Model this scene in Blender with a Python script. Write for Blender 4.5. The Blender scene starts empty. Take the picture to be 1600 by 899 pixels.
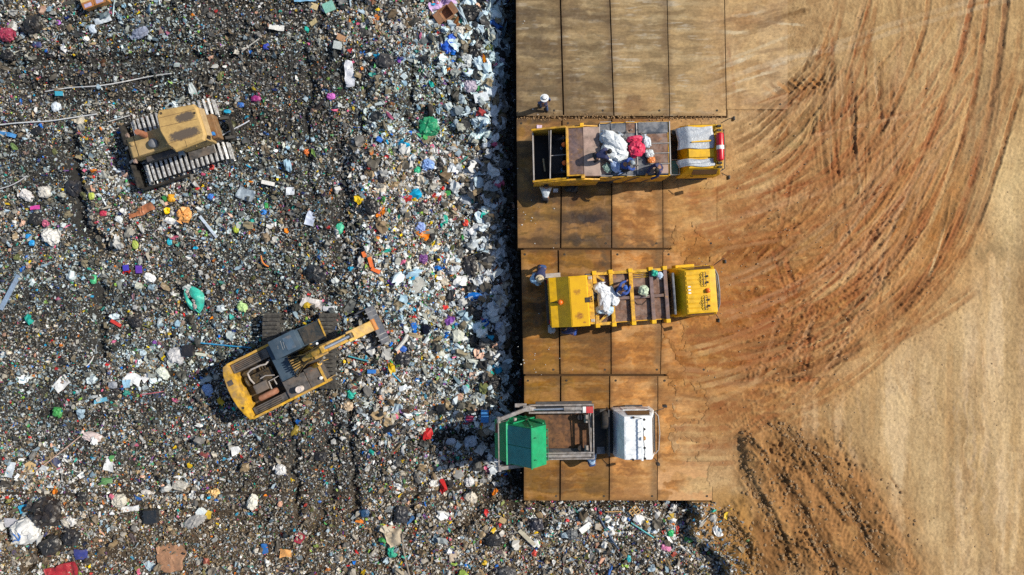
import bpy, bmesh, math, random
import numpy as np
from mathutils import Vector, Matrix, noise as mnoise

# ------------------------------------------------------------------ camera, sky, sun, exposure
SC = bpy.context.scene
COL = SC.collection
H = 34.0                       # flying height of the camera above the tipping platform
K = 51.0 / 1600.0              # metres on the platform per photograph pixel

cam_d = bpy.data.cameras.new("camera")
cam = bpy.data.objects.new("camera", cam_d)
COL.objects.link(cam)
cam.location = (0, 0, H)
cam_d.sensor_fit = 'HORIZONTAL'
cam_d.angle = 2 * math.atan(25.5 / H)
cam_d.clip_end = 2000
SC.camera = cam

SUN_DIR = Vector((1.08, 0.28, 1.0)).normalized()
world = bpy.data.worlds.new("World")
SC.world = world
world.use_nodes = True
wn = world.node_tree
bg = wn.nodes["Background"]
sky = wn.nodes.new("ShaderNodeTexSky")
sky.sky_type = 'NISHITA'
sky.sun_disc = False
sky.sun_elevation = math.asin(SUN_DIR.z)
sky.sun_rotation = math.atan2(SUN_DIR.x, SUN_DIR.y)
sky.air_density = 1.2
sky.dust_density = 1.0
wn.links.new(sky.outputs[0], bg.inputs[0])
bg.inputs[1].default_value = 0.10

sun_d = bpy.data.lights.new("sun", 'SUN')
sun_d.energy = 4.75
sun_d.angle = math.radians(0.5)
sun_d.color = (1.0, 0.925, 0.79)
sun = bpy.data.objects.new("sun", sun_d)
COL.objects.link(sun)
sun.rotation_euler = SUN_DIR.to_track_quat('Z', 'Y').to_euler()

SC.view_settings.view_transform = 'Standard'
SC.view_settings.look = 'None'
SC.view_settings.gamma = 1
SC.view_settings.use_curve_mapping = False
SC.view_settings.exposure = 0.15
SC.cycles.max_bounces = 6
SC.cycles.diffuse_bounces = 3
SC.cycles.use_denoising = False

# ------------------------------------------------------------------ helpers
rng = np.random.default_rng(7)
rnd = random.Random(7)
R = math.radians
PI = math.pi


def P(px, py, z=0.0):
    s = K * (H - z) / H
    return Vector(((px - 800) * s, (449.5 - py) * s, z))


def lin(c):
    c = np.asarray(c, float) / 255.0
    return np.where(c <= 0.04045, c / 12.92, ((c + 0.055) / 1.055) ** 2.4)


LIGHT = 1.38                   # radiance of a sunlit white ground, measured from a test render


def alb(*c):
    """albedo of a ground colour as it reads in sunlight"""
    return np.clip(lin(c) / LIGHT, 0.0, 0.85)


def tag(o, label=None, cat=None, group=None, kind=None):
    if label: o["label"] = label
    if cat: o["category"] = cat
    if group: o["group"] = group
    if kind: o["kind"] = kind
    return o


def empty(name, loc, rz, label, cat, group=None):
    o = bpy.data.objects.new(name, None)
    COL.objects.link(o)
    o.location = loc
    o.rotation_euler = (0, 0, rz)
    return tag(o, label, cat, group)


def ss(a, b, x):
    t = np.clip((x - a) / (b - a), 0, 1)
    return t * t * (3 - 2 * t)


def _h(ix, iy, seed):
    n = (ix.astype(np.int64) * 374761393 + iy.astype(np.int64) * 668265263 + seed * 1442695041) & 0xFFFFFFFF
    n = ((n ^ (n >> 13)) * 1274126177) & 0xFFFFFFFF
    n = n ^ (n >> 16)
    return (n & 0xFFFFFF) / float(0x1000000)


def vnoise(x, y, seed=0):
    x = np.asarray(x, float); y = np.asarray(y, float)
    x0 = np.floor(x); y0 = np.floor(y)
    fx = x - x0; fy = y - y0
    fx = fx * fx * (3 - 2 * fx); fy = fy * fy * (3 - 2 * fy)
    a = _h(x0, y0, seed); b = _h(x0 + 1, y0, seed); c = _h(x0, y0 + 1, seed); d = _h(x0 + 1, y0 + 1, seed)
    return (a * (1 - fx) + b * fx) * (1 - fy) + (c * (1 - fx) + d * fx) * fy


def fbm(x, y, o=4, seed=0):
    r = 0; a = 0.5; t = 0
    for i in range(o):
        r = r + a * vnoise(x * 2 ** i + 17.3 * i, y * 2 ** i - 9.1 * i, seed + i * 13)
        t += a; a *= 0.55
    return r / t


# ------------------------------------------------------------------ mesh builder
class MB:
    def __init__(s):
        s.v = []; s.f = []

    def add(s, vs, fs):
        n = len(s.v)
        s.v += [tuple(p) for p in vs]
        s.f += [tuple(i + n for i in f) for f in fs]
        return s

    def hexa(s, p):            # 4 bottom then 4 top, both counter-clockwise
        return s.add(p, [(3, 2, 1, 0), (4, 5, 6, 7), (0, 1, 5, 4), (1, 2, 6, 5), (2, 3, 7, 6), (3, 0, 4, 7)])

    def box(s, x0, x1, y0, y1, z0, z1):
        return s.hexa([(x0, y0, z0), (x1, y0, z0), (x1, y1, z0), (x0, y1, z0), (x0, y0, z1), (x1, y0, z1), (x1, y1, z1), (x0, y1, z1)])

    def taper(s, a, b):        # a, b = (x0, x1, y0, y1, z)
        q = lambda t: [(t[0], t[2], t[4]), (t[1], t[2], t[4]), (t[1], t[3], t[4]), (t[0], t[3], t[4])]
        return s.hexa(q(a) + q(b))

    def bar(s, p0, p1, w, h):  # square bar between two points
        p0 = Vector(p0); p1 = Vector(p1)
        d = (p1 - p0).normalized()
        up = Vector((0, 0, 1)) if abs(d.z) < 0.9 else Vector((1, 0, 0))
        a = d.cross(up).normalized() * (w / 2); b = a.cross(d).normalized() * (h / 2)
        return s.hexa([p0 - a - b, p1 - a - b, p1 + a - b, p0 + a - b, p0 - a + b, p1 - a + b, p1 + a + b, p0 + a + b])

    def prism(s, poly, y0, y1, dy=None):    # poly in (x, z), extruded along y
        n = len(poly)
        vs = [(x, y0, z) for x, z in poly] + [(x, y1, z) for x, z in poly]
        fs = [tuple(range(n)), tuple(range(2 * n - 1, n - 1, -1))]
        for i in range(n):
            j = (i + 1) % n
            fs.append((i, i + n, j + n, j))
        return s.add(vs, fs)

    def plan(s, poly, z0, z1):              # poly in (x, y), extruded along z
        n = len(poly)
        vs = [(x, y, z0) for x, y in poly] + [(x, y, z1) for x, y in poly]
        fs = [tuple(range(n - 1, -1, -1)), tuple(range(n, 2 * n))]
        for i in range(n):
            j = (i + 1) % n
            fs.append((i, j, j + n, i + n))
        return s.add(vs, fs)

    def cyl(s, p0, p1, r0, r1=None, n=16, cap=True):
        r1 = r0 if r1 is None else r1
        p0 = Vector(p0); p1 = Vector(p1)
        d = (p1 - p0).normalized()
        up = Vector((0, 0, 1)) if abs(d.z) < 0.9 else Vector((1, 0, 0))
        a = d.cross(up).normalized(); b = d.cross(a)
        vs = []
        for p, r in ((p0, r0), (p1, r1)):
            for i in range(n):
                t = 2 * PI * i / n
                vs.append(p + (a * math.cos(t) + b * math.sin(t)) * r)
        fs = [(i, (i + 1) % n, (i + 1) % n + n, i + n) for i in range(n)]
        if cap: fs += [tuple(range(n - 1, -1, -1)), tuple(range(n, 2 * n))]
        return s.add(vs, fs)

    def tube(s, pts, r, n=8):
        pts = [Vector(p) for p in pts]
        rs = r if isinstance(r, (list, tuple)) else [r] * len(pts)
        vs = []; prev = None
        for i, p in enumerate(pts):
            d = (pts[min(i + 1, len(pts) - 1)] - pts[max(i - 1, 0)]).normalized()
            up = prev if prev is not None else (Vector((0, 0, 1)) if abs(d.z) < 0.9 else Vector((1, 0, 0)))
            a = d.cross(up)
            if a.length < 1e-5: a = d.cross(Vector((0.3, 1, 0.2)))
            a.normalize(); b = d.cross(a).normalized(); prev = -b if prev is None else a.cross(d)
            for k in range(n):
                t = 2 * PI * k / n
                vs.append(p + (a * math.cos(t) + b * math.sin(t)) * rs[i])
        m = len(pts)
        fs = [(i * n + k, i * n + (k + 1) % n, (i + 1) * n + (k + 1) % n, (i + 1) * n + k) for i in range(m - 1) for k in range(n)]
        fs += [tuple(range(n - 1, -1, -1)), tuple(range((m - 1) * n, m * n))]
        return s.add(vs, fs)

    def lathe(s, prof, c=(0, 0, 0), n=20, axis='z'):   # prof = [(r, h)...]
        c = Vector(c); vs = []
        for r, h in prof:
            for i in range(n):
                t = 2 * PI * i / n
                q = (r * math.cos(t), r * math.sin(t), h)
                if axis == 'y': q = (q[0], q[2], q[1])
                if axis == 'x': q = (q[2], q[0], q[1])
                vs.append(c + Vector(q))
        m = len(prof)
        fs = [(j * n + i, j * n + (i + 1) % n, (j + 1) * n + (i + 1) % n, (j + 1) * n + i) for j in range(m - 1) for i in range(n)]
        fs += [tuple(range(n - 1, -1, -1)), tuple(range((m - 1) * n, m * n))]
        return s.add(vs, fs)

    SPLIT = {'rack_clamp', 'wiper', 'grab_handle', 'hand_rail', 'bucket_strap', 'bucket_tooth', 'trunnion', 'tail_hinge', 'air_hose', 'deck_pipe', 'coolant_pipe', 'lift_chain', 'belt_guard', 'cab_post', 'hydraulic_hose', 'boom_pipe', 'side_rib'}

    def islands(s):
        p = list(range(len(s.v)))
        def find(i):
            while p[i] != i: p[i] = p[p[i]]; i = p[i]
            return i
        for f in s.f:
            r = find(f[0])
            for i in f[1:]: p[find(i)] = r
        g = {}
        for f in s.f: g.setdefault(find(f[0]), []).append(f)
        for fs in g.values():
            ids = sorted({i for f in fs for i in f}); mp = {i: k for k, i in enumerate(ids)}
            yield MB().add([s.v[i] for i in ids], [tuple(mp[i] for i in f) for f in fs])

    def build(s, name, m, parent=None, bevel=0.0, smooth=False, label=None):
        if name in MB.SPLIT:      # every piece a mesh of its own
            parts = list(s.islands())
            if len(parts) > 1: return [q._build(name, m, parent, bevel, smooth, label) for q in parts][0]
        return s._build(name, m, parent, bevel, smooth, label)

    def _build(s, name, m, parent=None, bevel=0.0, smooth=False, label=None):
        me = bpy.data.meshes.new(name)
        me.from_pydata(s.v, [], s.f)
        bm = bmesh.new(); bm.from_mesh(me)
        bmesh.ops.recalc_face_normals(bm, faces=bm.faces)
        if bevel:
            es = [e for e in bm.edges if len(e.link_faces) == 2 and e.calc_face_angle(0) > 0.5]
            bmesh.ops.bevel(bm, geom=es, offset=bevel, segments=2, affect='EDGES', profile=0.6, clamp_overlap=True)
        bm.to_mesh(me); bm.free()
        if smooth:
            me.polygons.foreach_set("use_smooth", [True] * len(me.polygons))
            try: me.set_sharp_from_angle(angle=R(40))
            except Exception: pass
        me.materials.append(m)
        o = bpy.data.objects.new(name, me)
        COL.objects.link(o)
        if parent: o.parent = parent
        if label: o["label"] = label
        return o


def raw_mesh(name, verts, faces4, m, colors=None, smooth=False):
    """numpy quads -> mesh object"""
    me = bpy.data.meshes.new(name)
    me.vertices.add(len(verts)); me.vertices.foreach_set("co", np.ascontiguousarray(verts, np.float32).ravel())
    nf = len(faces4)
    me.loops.add(nf * 4); me.loops.foreach_set("vertex_index", np.ascontiguousarray(faces4, np.int32).ravel())
    me.polygons.add(nf)
    me.polygons.foreach_set("loop_start", np.arange(0, nf * 4, 4, dtype=np.int32))
    me.polygons.foreach_set("loop_total", np.full(nf, 4, np.int32))
    me.polygons.foreach_set("use_smooth", np.full(nf, smooth, bool))
    me.update(calc_edges=True)
    if colors is not None:
        a = me.attributes.new("tint", 'FLOAT_COLOR', 'POINT')
        c = np.ones((len(verts), 4), np.float32); c[:, :colors.shape[1]] = colors
        a.data.foreach_set("color", c.ravel())
    me.materials.append(m)
    o = bpy.data.objects.new(name, me)
    COL.objects.link(o)
    return o


def grid_faces(nx, ny):
    i = np.arange(nx - 1)[None, :]; j = np.arange(ny - 1)[:, None]
    a = j * nx + i
    return np.stack([a, a + 1, a + nx + 1, a + nx], -1).reshape(-1, 4)


# ------------------------------------------------------------------ materials
class NT:
    def __init__(s, name):
        s.m = bpy.data.materials.new(name); s.m.use_nodes = True
        s.t = s.m.node_tree; s.b = s.t.nodes["Principled BSDF"]

    def n(s, typ, **kw):
        x = s.t.nodes.new(typ)
        for k, v in kw.items():
            if k in x.inputs.keys(): x.inputs[k].default_value = v
            else: setattr(x, k, v)
        return x

    def l(s, a, b): s.t.links.new(a, b)

    def noise(s, scale, detail=4, rough=0.6, vec=None, dist=0.0):
        x = s.n("ShaderNodeTexNoise", Scale=scale, Detail=detail, Roughness=rough, Distortion=dist)
        if vec is not None: s.l(vec, x.inputs["Vector"])
        return x

    def ramp(s, src, a, b):
        x = s.n("ShaderNodeMapRange"); x.inputs[1].default_value = a; x.inputs[2].default_value = b
        s.l(src, x.inputs[0]); return x.outputs[0]

    def mix(s, f, a, b, mode='MIX'):
        x = s.n("ShaderNodeMix", data_type='RGBA', blend_type=mode)
        for i, v in ((0, f), (6, a), (7, b)):
            if isinstance(v, (int, float)): x.inputs[i].default_value = v
            elif isinstance(v, tuple): x.inputs[i].default_value = v if len(v) == 4 else (*v, 1)
            else: s.l(v, x.inputs[i])
        return x.outputs[2]

    def bump(s, src, strength, dist):
        x = s.n("ShaderNodeBump", Strength=strength, Distance=dist)
        s.l(src, x.inputs["Height"]); s.l(x.outputs[0], s.b.inputs["Normal"])


_M = {}


def paint(name, c, rough=0.45, dust=0.3, rust=0.0, metal=0.0, dustc=(0.30, 0.20, 0.11), rustc=(0.14, 0.05, 0.02), scale=1.6, bump=0.0):
    """worn surface: colour varied by noise, a veil of dust in patches, rust in spots"""
    if name in _M: return _M[name]
    N = NT(name); co = N.n("ShaderNodeTexCoord").outputs["Object"]
    base = (*c, 1)
    n1 = N.noise(scale * 2.3, 5, 0.65, co)
    lo_, hi_ = (.55, 1.35) if rust > .3 else (.78, 1.12)
    col = N.mix(N.ramp(n1.outputs[0], 0.36, 0.64), tuple(x * lo_ for x in c), tuple(min(1, x * hi_) for x in c))
    n2 = N.noise(scale, 7, 0.7, co, 0.4)
    if dust:
        d = N.n("ShaderNodeMath", operation='MULTIPLY'); N.l(N.ramp(n2.outputs[0], 0.43, 0.62), d.inputs[0]); d.inputs[1].default_value = min(1, dust * 1.3)
        col = N.mix(d.outputs[0], col, dustc)
    if rust:
        n3 = N.noise(scale * 2.0, 9, 0.75, co, 0.6)
        lo = 0.72 - 0.3 * rust
        d = N.n("ShaderNodeMath", operation='MULTIPLY'); N.l(N.ramp(n3.outputs[0], lo, lo + 0.10), d.inputs[0]); d.inputs[1].default_value = 0.9
        rc = N.mix(N.ramp(n1.outputs[0], 0.35, 0.65), rustc, tuple(x * 2.2 for x in rustc))
        col = N.mix(d.outputs[0], col, rc)
    N.l(col, N.b.inputs["Base Color"])
    N.l(N.ramp(n2.outputs[0], 0.2, 0.8), N.b.inputs["Roughness"])
    rr = N.n("ShaderNodeMapRange"); rr.inputs[3].default_value = max(0.05, rough - 0.12); rr.inputs[4].default_value = min(1, rough + 0.25)
    N.l(n2.outputs[0], rr.inputs[0]); N.l(rr.outputs[0], N.b.inputs["Roughness"])
    N.b.inputs["Metallic"].default_value = metal
    N.b.inputs["Specular IOR Level"].default_value = 0.4
    if bump: N.bump(n1.outputs[0], 0.6, bump)
    _M[name] = N.m
    return N.m


def plastic(name, c, rough=0.4, var=0.25):
    """crumpled film or cloth"""
    if name in _M: return _M[name]
    N = NT(name); co = N.n("ShaderNodeTexCoord").outputs["Object"]
    n1 = N.noise(7, 6, 0.7, co, 0.8)
    col = N.mix(N.ramp(n1.outputs[0], 0.3, 0.75), tuple(x * (1 - var) for x in c), tuple(min(0.9, x * (1 + var)) for x in c))
    n2 = N.noise(3, 6, 0.7, co)
    d = N.n("ShaderNodeMath", operation='MULTIPLY'); N.l(N.ramp(n2.outputs[0], 0.5, 0.72), d.inputs[0]); d.inputs[1].default_value = 0.35
    col = N.mix(d.outputs[0], col, (0.16, 0.12, 0.08))
    N.l(col, N.b.inputs["Base Color"])
    N.b.inputs["Roughness"].default_value = rough
    n4 = N.noise(4.5, 5, 0.6, co, 2.2)
    N.bump(n4.outputs[0], 0.7, 0.035)
    _M[name] = N.m
    return N.m


def tint_mat(name, rough=0.8, spec=0.3, fine=0.25, scale=9.0, bump=0.0, wet=False, stretch=None):
    """colour from the mesh's own tint attribute, broken up by fine noise; alpha is wetness"""
    N = NT(name)
    a = N.n("ShaderNodeAttribute", attribute_name="tint")
    geo = N.n("ShaderNodeNewGeometry").outputs["Position"]
    if stretch:
        mp = N.n("ShaderNodeMapping"); mp.inputs["Scale"].default_value = stretch; N.l(geo, mp.inputs[0]); geo = mp.outputs[0]
    n1 = N.noise(scale, 6, 0.75, geo)
    k = N.n("ShaderNodeMapRange"); k.inputs[1].default_value = 0.25; k.inputs[2].default_value = 0.75
    k.inputs[3].default_value = 1 - fine; k.inputs[4].default_value = 1 + fine; N.l(n1.outputs[0], k.inputs[0])
    v = N.n("ShaderNodeVectorMath", operation='SCALE'); N.l(a.outputs["Color"], v.inputs[0]); N.l(k.outputs[0], v.inputs["Scale"])
    N.l(v.outputs[0], N.b.inputs["Base Color"])
    N.b.inputs["Specular IOR Level"].default_value = spec
    if wet:
        rr = N.n("ShaderNodeMapRange"); rr.inputs[3].default_value = rough; rr.inputs[4].default_value = 0.18
        N.l(a.outputs["Alpha"], rr.inputs[0]); N.l(rr.outputs[0], N.b.inputs["Roughness"])
    else: N.b.inputs["Roughness"].default_value = rough
    if bump: N.bump(n1.outputs[0], 0.8, bump)
    return N.m
# ------------------------------------------------------------------ the ground: one clay sheet with ruts, a bank and the drop to the dump
def poly_sdf(px, py, poly):
    d = np.full(px.shape, 1e9); inside = np.zeros(px.shape, bool)
    n = len(poly)
    for i in range(n):
        ax, ay = poly[i]; bx, by = poly[(i + 1) % n]
        ex, ey = bx - ax, by - ay
        t = np.clip(((px - ax) * ex + (py - ay) * ey) / (ex * ex + ey * ey), 0, 1)
        d = np.minimum(d, np.hypot(px - ax - t * ex, py - ay - t * ey))
        c = (ay > py) != (by > py)
        with np.errstate(divide='ignore', invalid='ignore'):
            xi = ax + (py - ay) / (by - ay + 1e-12) * ex
        inside ^= c & (px < xi)
    return np.where(inside, -d, d)


def spline(pts, step=10):
    pts = np.array(pts, float); out = []
    n = len(pts)
    for i in range(n - 1):
        p0 = pts[max(i - 1, 0)]; p1 = pts[i]; p2 = pts[i + 1]; p3 = pts[min(i + 2, n - 1)]
        k = max(2, int(np.hypot(*(p2 - p1)) / step))
        for t in np.arange(k) / k:
            out.append(0.5 * (2 * p1 + (p2 - p0) * t + (2 * p0 - 5 * p1 + 4 * p2 - p3) * t * t + (3 * p1 - p0 - 3 * p2 + p3) * t ** 3))
    out.append(pts[-1])
    return np.array(out)


PLATE_ROWS = [   # (top y, bottom y, seam x at the top, seam x at the bottom) in photograph pixels
    (-60, 181.5, (805, 874, 951, 1041, 1131, 1231), (806, 880.5, 959.5, 1046.5, 1135, 1231)),
    (186, 387.5, (806, 878, 956, 1035, 1121), (808, 876, 956, 1036, 1120)),
    (391, 584.5, (813, 872, 955, 1036, 1108), (817, 875, 955, 1032, 1108)),
    (588, 782, (818, 876, 953, 1028, 1115), (817.5, 875, 952, 1027, 1113)),
]


def edge_px(py):
    return np.where(py < 389, 806, np.where(py < 586, 814, 817.5))


DUMP_POLY = [(700, 784), (1076, 784), (1098, 796), (1094, 806), (1082, 822), (1092, 842), (1118, 862), (1140, 890), (1165, 930), (1190, 1200), (700, 1200)]
BANK = [(1146, 668), (1175, 655), (1235, 652), (1300, 668), (1385, 720), (1442, 800), (1500, 930), (1130, 930), (1108, 880), (1120, 800), (1160, 760), (1150, 715)]

S = 1.0
TRACKS = []   # (points, width px, colour, strength, depth m, tread period px)
BR, DK, PALE, RED, OCH = (146, 94, 52), (120, 86, 52), (205, 168, 116), (150, 88, 50), (182, 130, 76)


def tk(pts, w, c, a, d=0.0, tread=0): TRACKS.append((pts, w, c, a, d, tread))


# wheel ruts that swing from the trucks' fronts up to the haul road
for off in (0, 13):
    tk([(1060, 575 + off), (1180, 590 + off), (1290, 562 + off), (1400, 480 + off), (1478, 380 + off), (1530, 240 + off), (1562, 80 + off), (1575, -30)], 9, RED, .6, .03)
    tk([(1110, 480 + off), (1230, 455 + off), (1330, 395 + off), (1410, 300 + off), (1465, 180 + off), (1505, 60 + off), (1525, -40)], 9, RED, .6, .03)
    tk([(1130, 640 + off), (1250, 630 + off), (1360, 565 + off), (1440, 478 + off), (1500, 400 + off), (1545, 300), (1600, 120)], 8, BR, .55, .025)
    tk([(1120, 540 + off), (1210, 535 + off), (1310, 490 + off), (1400, 400 + off), (1470, 290 + off), (1520, 150 + off), (1545, -20)], 8, RED, .5, .02)
    tk([(1118, 345 + off), (1180, 335 + off), (1260, 315 + off), (1330, 260 + off), (1390, 180), (1440, 60), (1455, -30)], 8, BR, .45, .02)
    tk([(1200, 560 + off), (1300, 530 + off), (1385, 455 + off), (1440, 370 + off), (1490, 250), (1520, 120)], 7, PALE, .6, .01)
    tk([(1180, 105 + off), (1300, 70 + off), (1420, 30 + off), (1600, -20 + off)], 8, (186, 160, 124), .6, .01)
for off in (0, 12, 27, 41):
    tk([(1132, 205 + off), (1180, 180 + off), (1232, 132 + off), (1272, 92 + off), (1310, 60 + off * .6)], 8, DK, .75, .05)
for off in (0, 14):
    tk([(1128, 262 + off), (1190, 238 + off), (1240, 198 + off), (1285, 140 + off), (1308, 88 + off)], 9, (128, 96, 58), .75, .05)
    tk([(1130, 285 + off), (1180, 275 + off), (1225, 250 + off), (1262, 205 + off), (1280, 160)], 7, (138, 106, 66), .65, .04)
    tk([(1120, 322 + off), (1170, 312 + off), (1225, 288 + off), (1275, 256 + off)], 8, BR, .7, .05)
for k in range(16):
    x = 1268 + rnd.random() * 120; y0 = 60 + rnd.random() * 120; L = 90 + rnd.random() * 220
    tk([(x, y0), (x + rnd.uniform(-6, 8), y0 + L / 2), (x + rnd.uniform(-4, 22), y0 + L)], rnd.uniform(3, 6), rnd.choice((DK, BR, (132, 100, 64), (190, 160, 122))), .6, .02)
tk([(1010, 160), (1090, 140), (1150, 118), (1220, 95), (1330, 70)], 8, (196, 176, 146), .5, .006)
tk([(990, 128), (1060, 118), (1140, 92), (1250, 50)], 5, (190, 172, 140), .5, .006)
for k in range(26):
    x0 = rnd.uniform(1000, 1230); y0 = rnd.uniform(10, 168); L = rnd.uniform(25, 90); sl = rnd.uniform(-.45, .1)
    tk([(x0, y0), (x0 + L / 2, y0 + sl * L / 2 + rnd.uniform(-2, 2)), (x0 + L, y0 + sl * L)], rnd.uniform(2.5, 6), rnd.choice(((204, 192, 168), (200, 182, 150), (140, 110, 76), (128, 98, 64))), .7, .006)
for k in range(14):
    x0 = rnd.uniform(1140, 1215); y0 = rnd.uniform(25, 60)
    tk([(x0, y0), (x0 + 30, y0 - 8), (x0 + 60, y0 - 18)], rnd.uniform(3, 8), (120, 90, 56), .5, .02)
tk([(1125, 275), (1170, 262), (1215, 232), (1240, 200)], 10, (150, 118, 80), .55, .02)
tk([(1040, 305), (1080, 308), (1118, 300), (1160, 285)], 6, DK, .5, .0)
tk([(1040, 320), (1085, 318), (1118, 306)], 5, DK, .35, .0)
tk([(1050, 332), (1085, 326), (1120, 312)], 5, DK, .5, .0)
tk([(1070, 345), (1100, 330), (1120, 318)], 5, DK, .4, .0)
for x, y0, y1 in ((1287, 90, 330), (1300, 120, 300), (1328, 100, 260), (1335, 120, 330), (1352, 130, 280), (1372, 90, 240), (1392, 110, 300), (1300, 230, 420), (1318, 260, 400)):
    tk([(x, y0), (x - 2 + rnd.random() * 6, (y0 + y1) / 2), (x + 4 + rnd.random() * 12, y1)], rnd.choice((5, 7, 9)), rnd.choice((DK, BR, DK)), .65, .025, rnd.choice((0, 0, 9)))
# lug prints criss-crossing between the trucks
for i in range(9):
    x = 1150 + i * 12
    tk([(x, 366 - 10 * rnd.random()), (x + 42, 322 + 6 * rnd.random())], 6, (120, 76, 40) if i % 2 else OCH, .8, .05)
for i in range(10):
    x = 1105 + i * 13
    tk([(x, 412 + 6 * rnd.random()), (x + 34, 382)], 6, (120, 70, 36) if i % 3 else OCH, .8, .05)
for i in range(8):
    x = 1186 + i * 12
    tk([(x, 130 - i * 2), (x + 30, 152 - i * 2)], 6, DK if i % 2 else OCH, .7, .04)
for y in (362, 374, 430, 441, 470, 482, 492):
    tk([(1110, y), (1180, y + 5 * rnd.random()), (1245, y - 6 * rnd.random())], 7, RED, .5, .04, 0)
for y, c in ((628, BR), (642, OCH), (655, BR), (668, RED), (684, BR), (696, RED), (706, BR), (722, RED)):
    tk([(1030, y), (1090, y + 3), (1160, y - 2 + 8 * rnd.random())], 9, c, .5, .04, 8)
for k in range(7):
    tk([(1075 + 10 * k, 612 + 2 * k), (1120 + 12 * k, 640 + 3 * k), (1165 + 8 * k, 678)], 9, BR, .35, .05, 8)
for k in range(44):   # turning scrub in front of the trucks
    x0 = 1040 + rnd.random() * 140; y0 = 515 + rnd.random() * 110
    L = 60 + rnd.random() * 160; a = R(rnd.uniform(-6, 38))
    x1 = x0 + L * math.cos(a); y1 = y0 - L * math.sin(a)
    tk([(x0, y0), ((x0 + x1) / 2, (y0 + y1) / 2 + rnd.uniform(-3, 9)), (x1, y1)], rnd.uniform(4, 10), rnd.choice((RED, BR, BR, OCH, DK)), .65, rnd.uniform(.02, .06), rnd.choice((0, 0, 8)))
for k in range(20):   # whole trucks that turned here: two double wheel lines each, curling up to the haul road
    x0 = rnd.uniform(1050, 1190); y0 = rnd.uniform(300, 690); hd_ = R(rnd.uniform(-8, 30)); Rc = rnd.uniform(260, 620); L = rnd.uniform(160, 520)
    c_ = rnd.choice((RED, RED, BR, BR, DK, (170, 118, 72), PALE, (186, 148, 110))); a_ = rnd.uniform(.3, .6); tr_ = rnd.choice((0, 0, 8)); dd = rnd.uniform(.01, .035)
    for side in (-31, -20, 20, 31):
        pts = []
        for q in range(9):
            l_ = L * q / 8; th_ = hd_ + l_ / Rc; 
            x = x0 + Rc * (math.sin(th_) - math.sin(hd_)); y = y0 - Rc * (math.cos(hd_) - math.cos(th_))
            pts.append((x + side * math.sin(th_), y + side * math.cos(th_)))
        tk(pts, rnd.uniform(7, 9), c_, a_, dd, tr_)
for k in range(34):   # odd crossing ruts
    x0 = rnd.uniform(1120, 1380); y0 = rnd.uniform(150, 640); L = rnd.uniform(70, 260); a = R(rnd.uniform(48, 82) if x0 > 1260 or y0 > 560 else rnd.choice((rnd.uniform(35, 80), rnd.uniform(5, 30), rnd.uniform(95, 115))))
    for off in (0, 11):
        tk([(x0 + off, y0), (x0 + off + L * .5 * math.cos(a) + rnd.uniform(-6, 6), y0 - L * .5 * math.sin(a)), (x0 + off + L * math.cos(a), y0 - L * math.sin(a))], rnd.uniform(4, 8), rnd.choice((BR, DK, RED, (190, 150, 110), (176, 130, 86))), rnd.uniform(.35, .65), rnd.uniform(.01, .03), rnd.choice((0, 0, 0, 8)))
for k in range(90):   # fainter arcs following the same swing
    r0 = rnd.uniform(190, 520); t0 = rnd.uniform(-0.1, 1.3); t1 = t0 + rnd.uniform(.2, .8); dr = rnd.uniform(-30, 40)
    pts = []
    for q in range(6):
        t = t0 + (t1 - t0) * q / 5; r = r0 + dr * q / 5
        pts.append((1095 + r * math.cos(t), 40 + r * math.sin(t) / 0.88))
    tk(pts, rnd.uniform(3, 9), rnd.choice((RED, BR, BR, OCH, PALE, (176, 136, 96))), rnd.uniform(.2, .5), rnd.uniform(0, .02))
for k in range(46):   # faint straight drags on the pale ground
    x0 = rnd.uniform(1330, 1610); y0 = rnd.uniform(380, 860); L = rnd.uniform(60, 260)
    tk([(x0, y0), (x0 + rnd.uniform(-10, 14), y0 + L / 2), (x0 + rnd.uniform(-8, 40), y0 + L)], rnd.uniform(3, 12), rnd.choice((PALE, (214, 184, 138), (176, 136, 88), (184, 150, 110))), rnd.uniform(.15, .4), .004)
tk([(1478, 345), (1465, 395), (1450, 440)], 4, (222, 190, 140), .7, .004)
tk([(1572, -20), (1550, 180), (1528, 370)], 26, (150, 122, 86), .5, .0)
tk([(1530, 380), (1580, 395), (1640, 410)], 22, (160, 134, 96), .5, .0)


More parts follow.
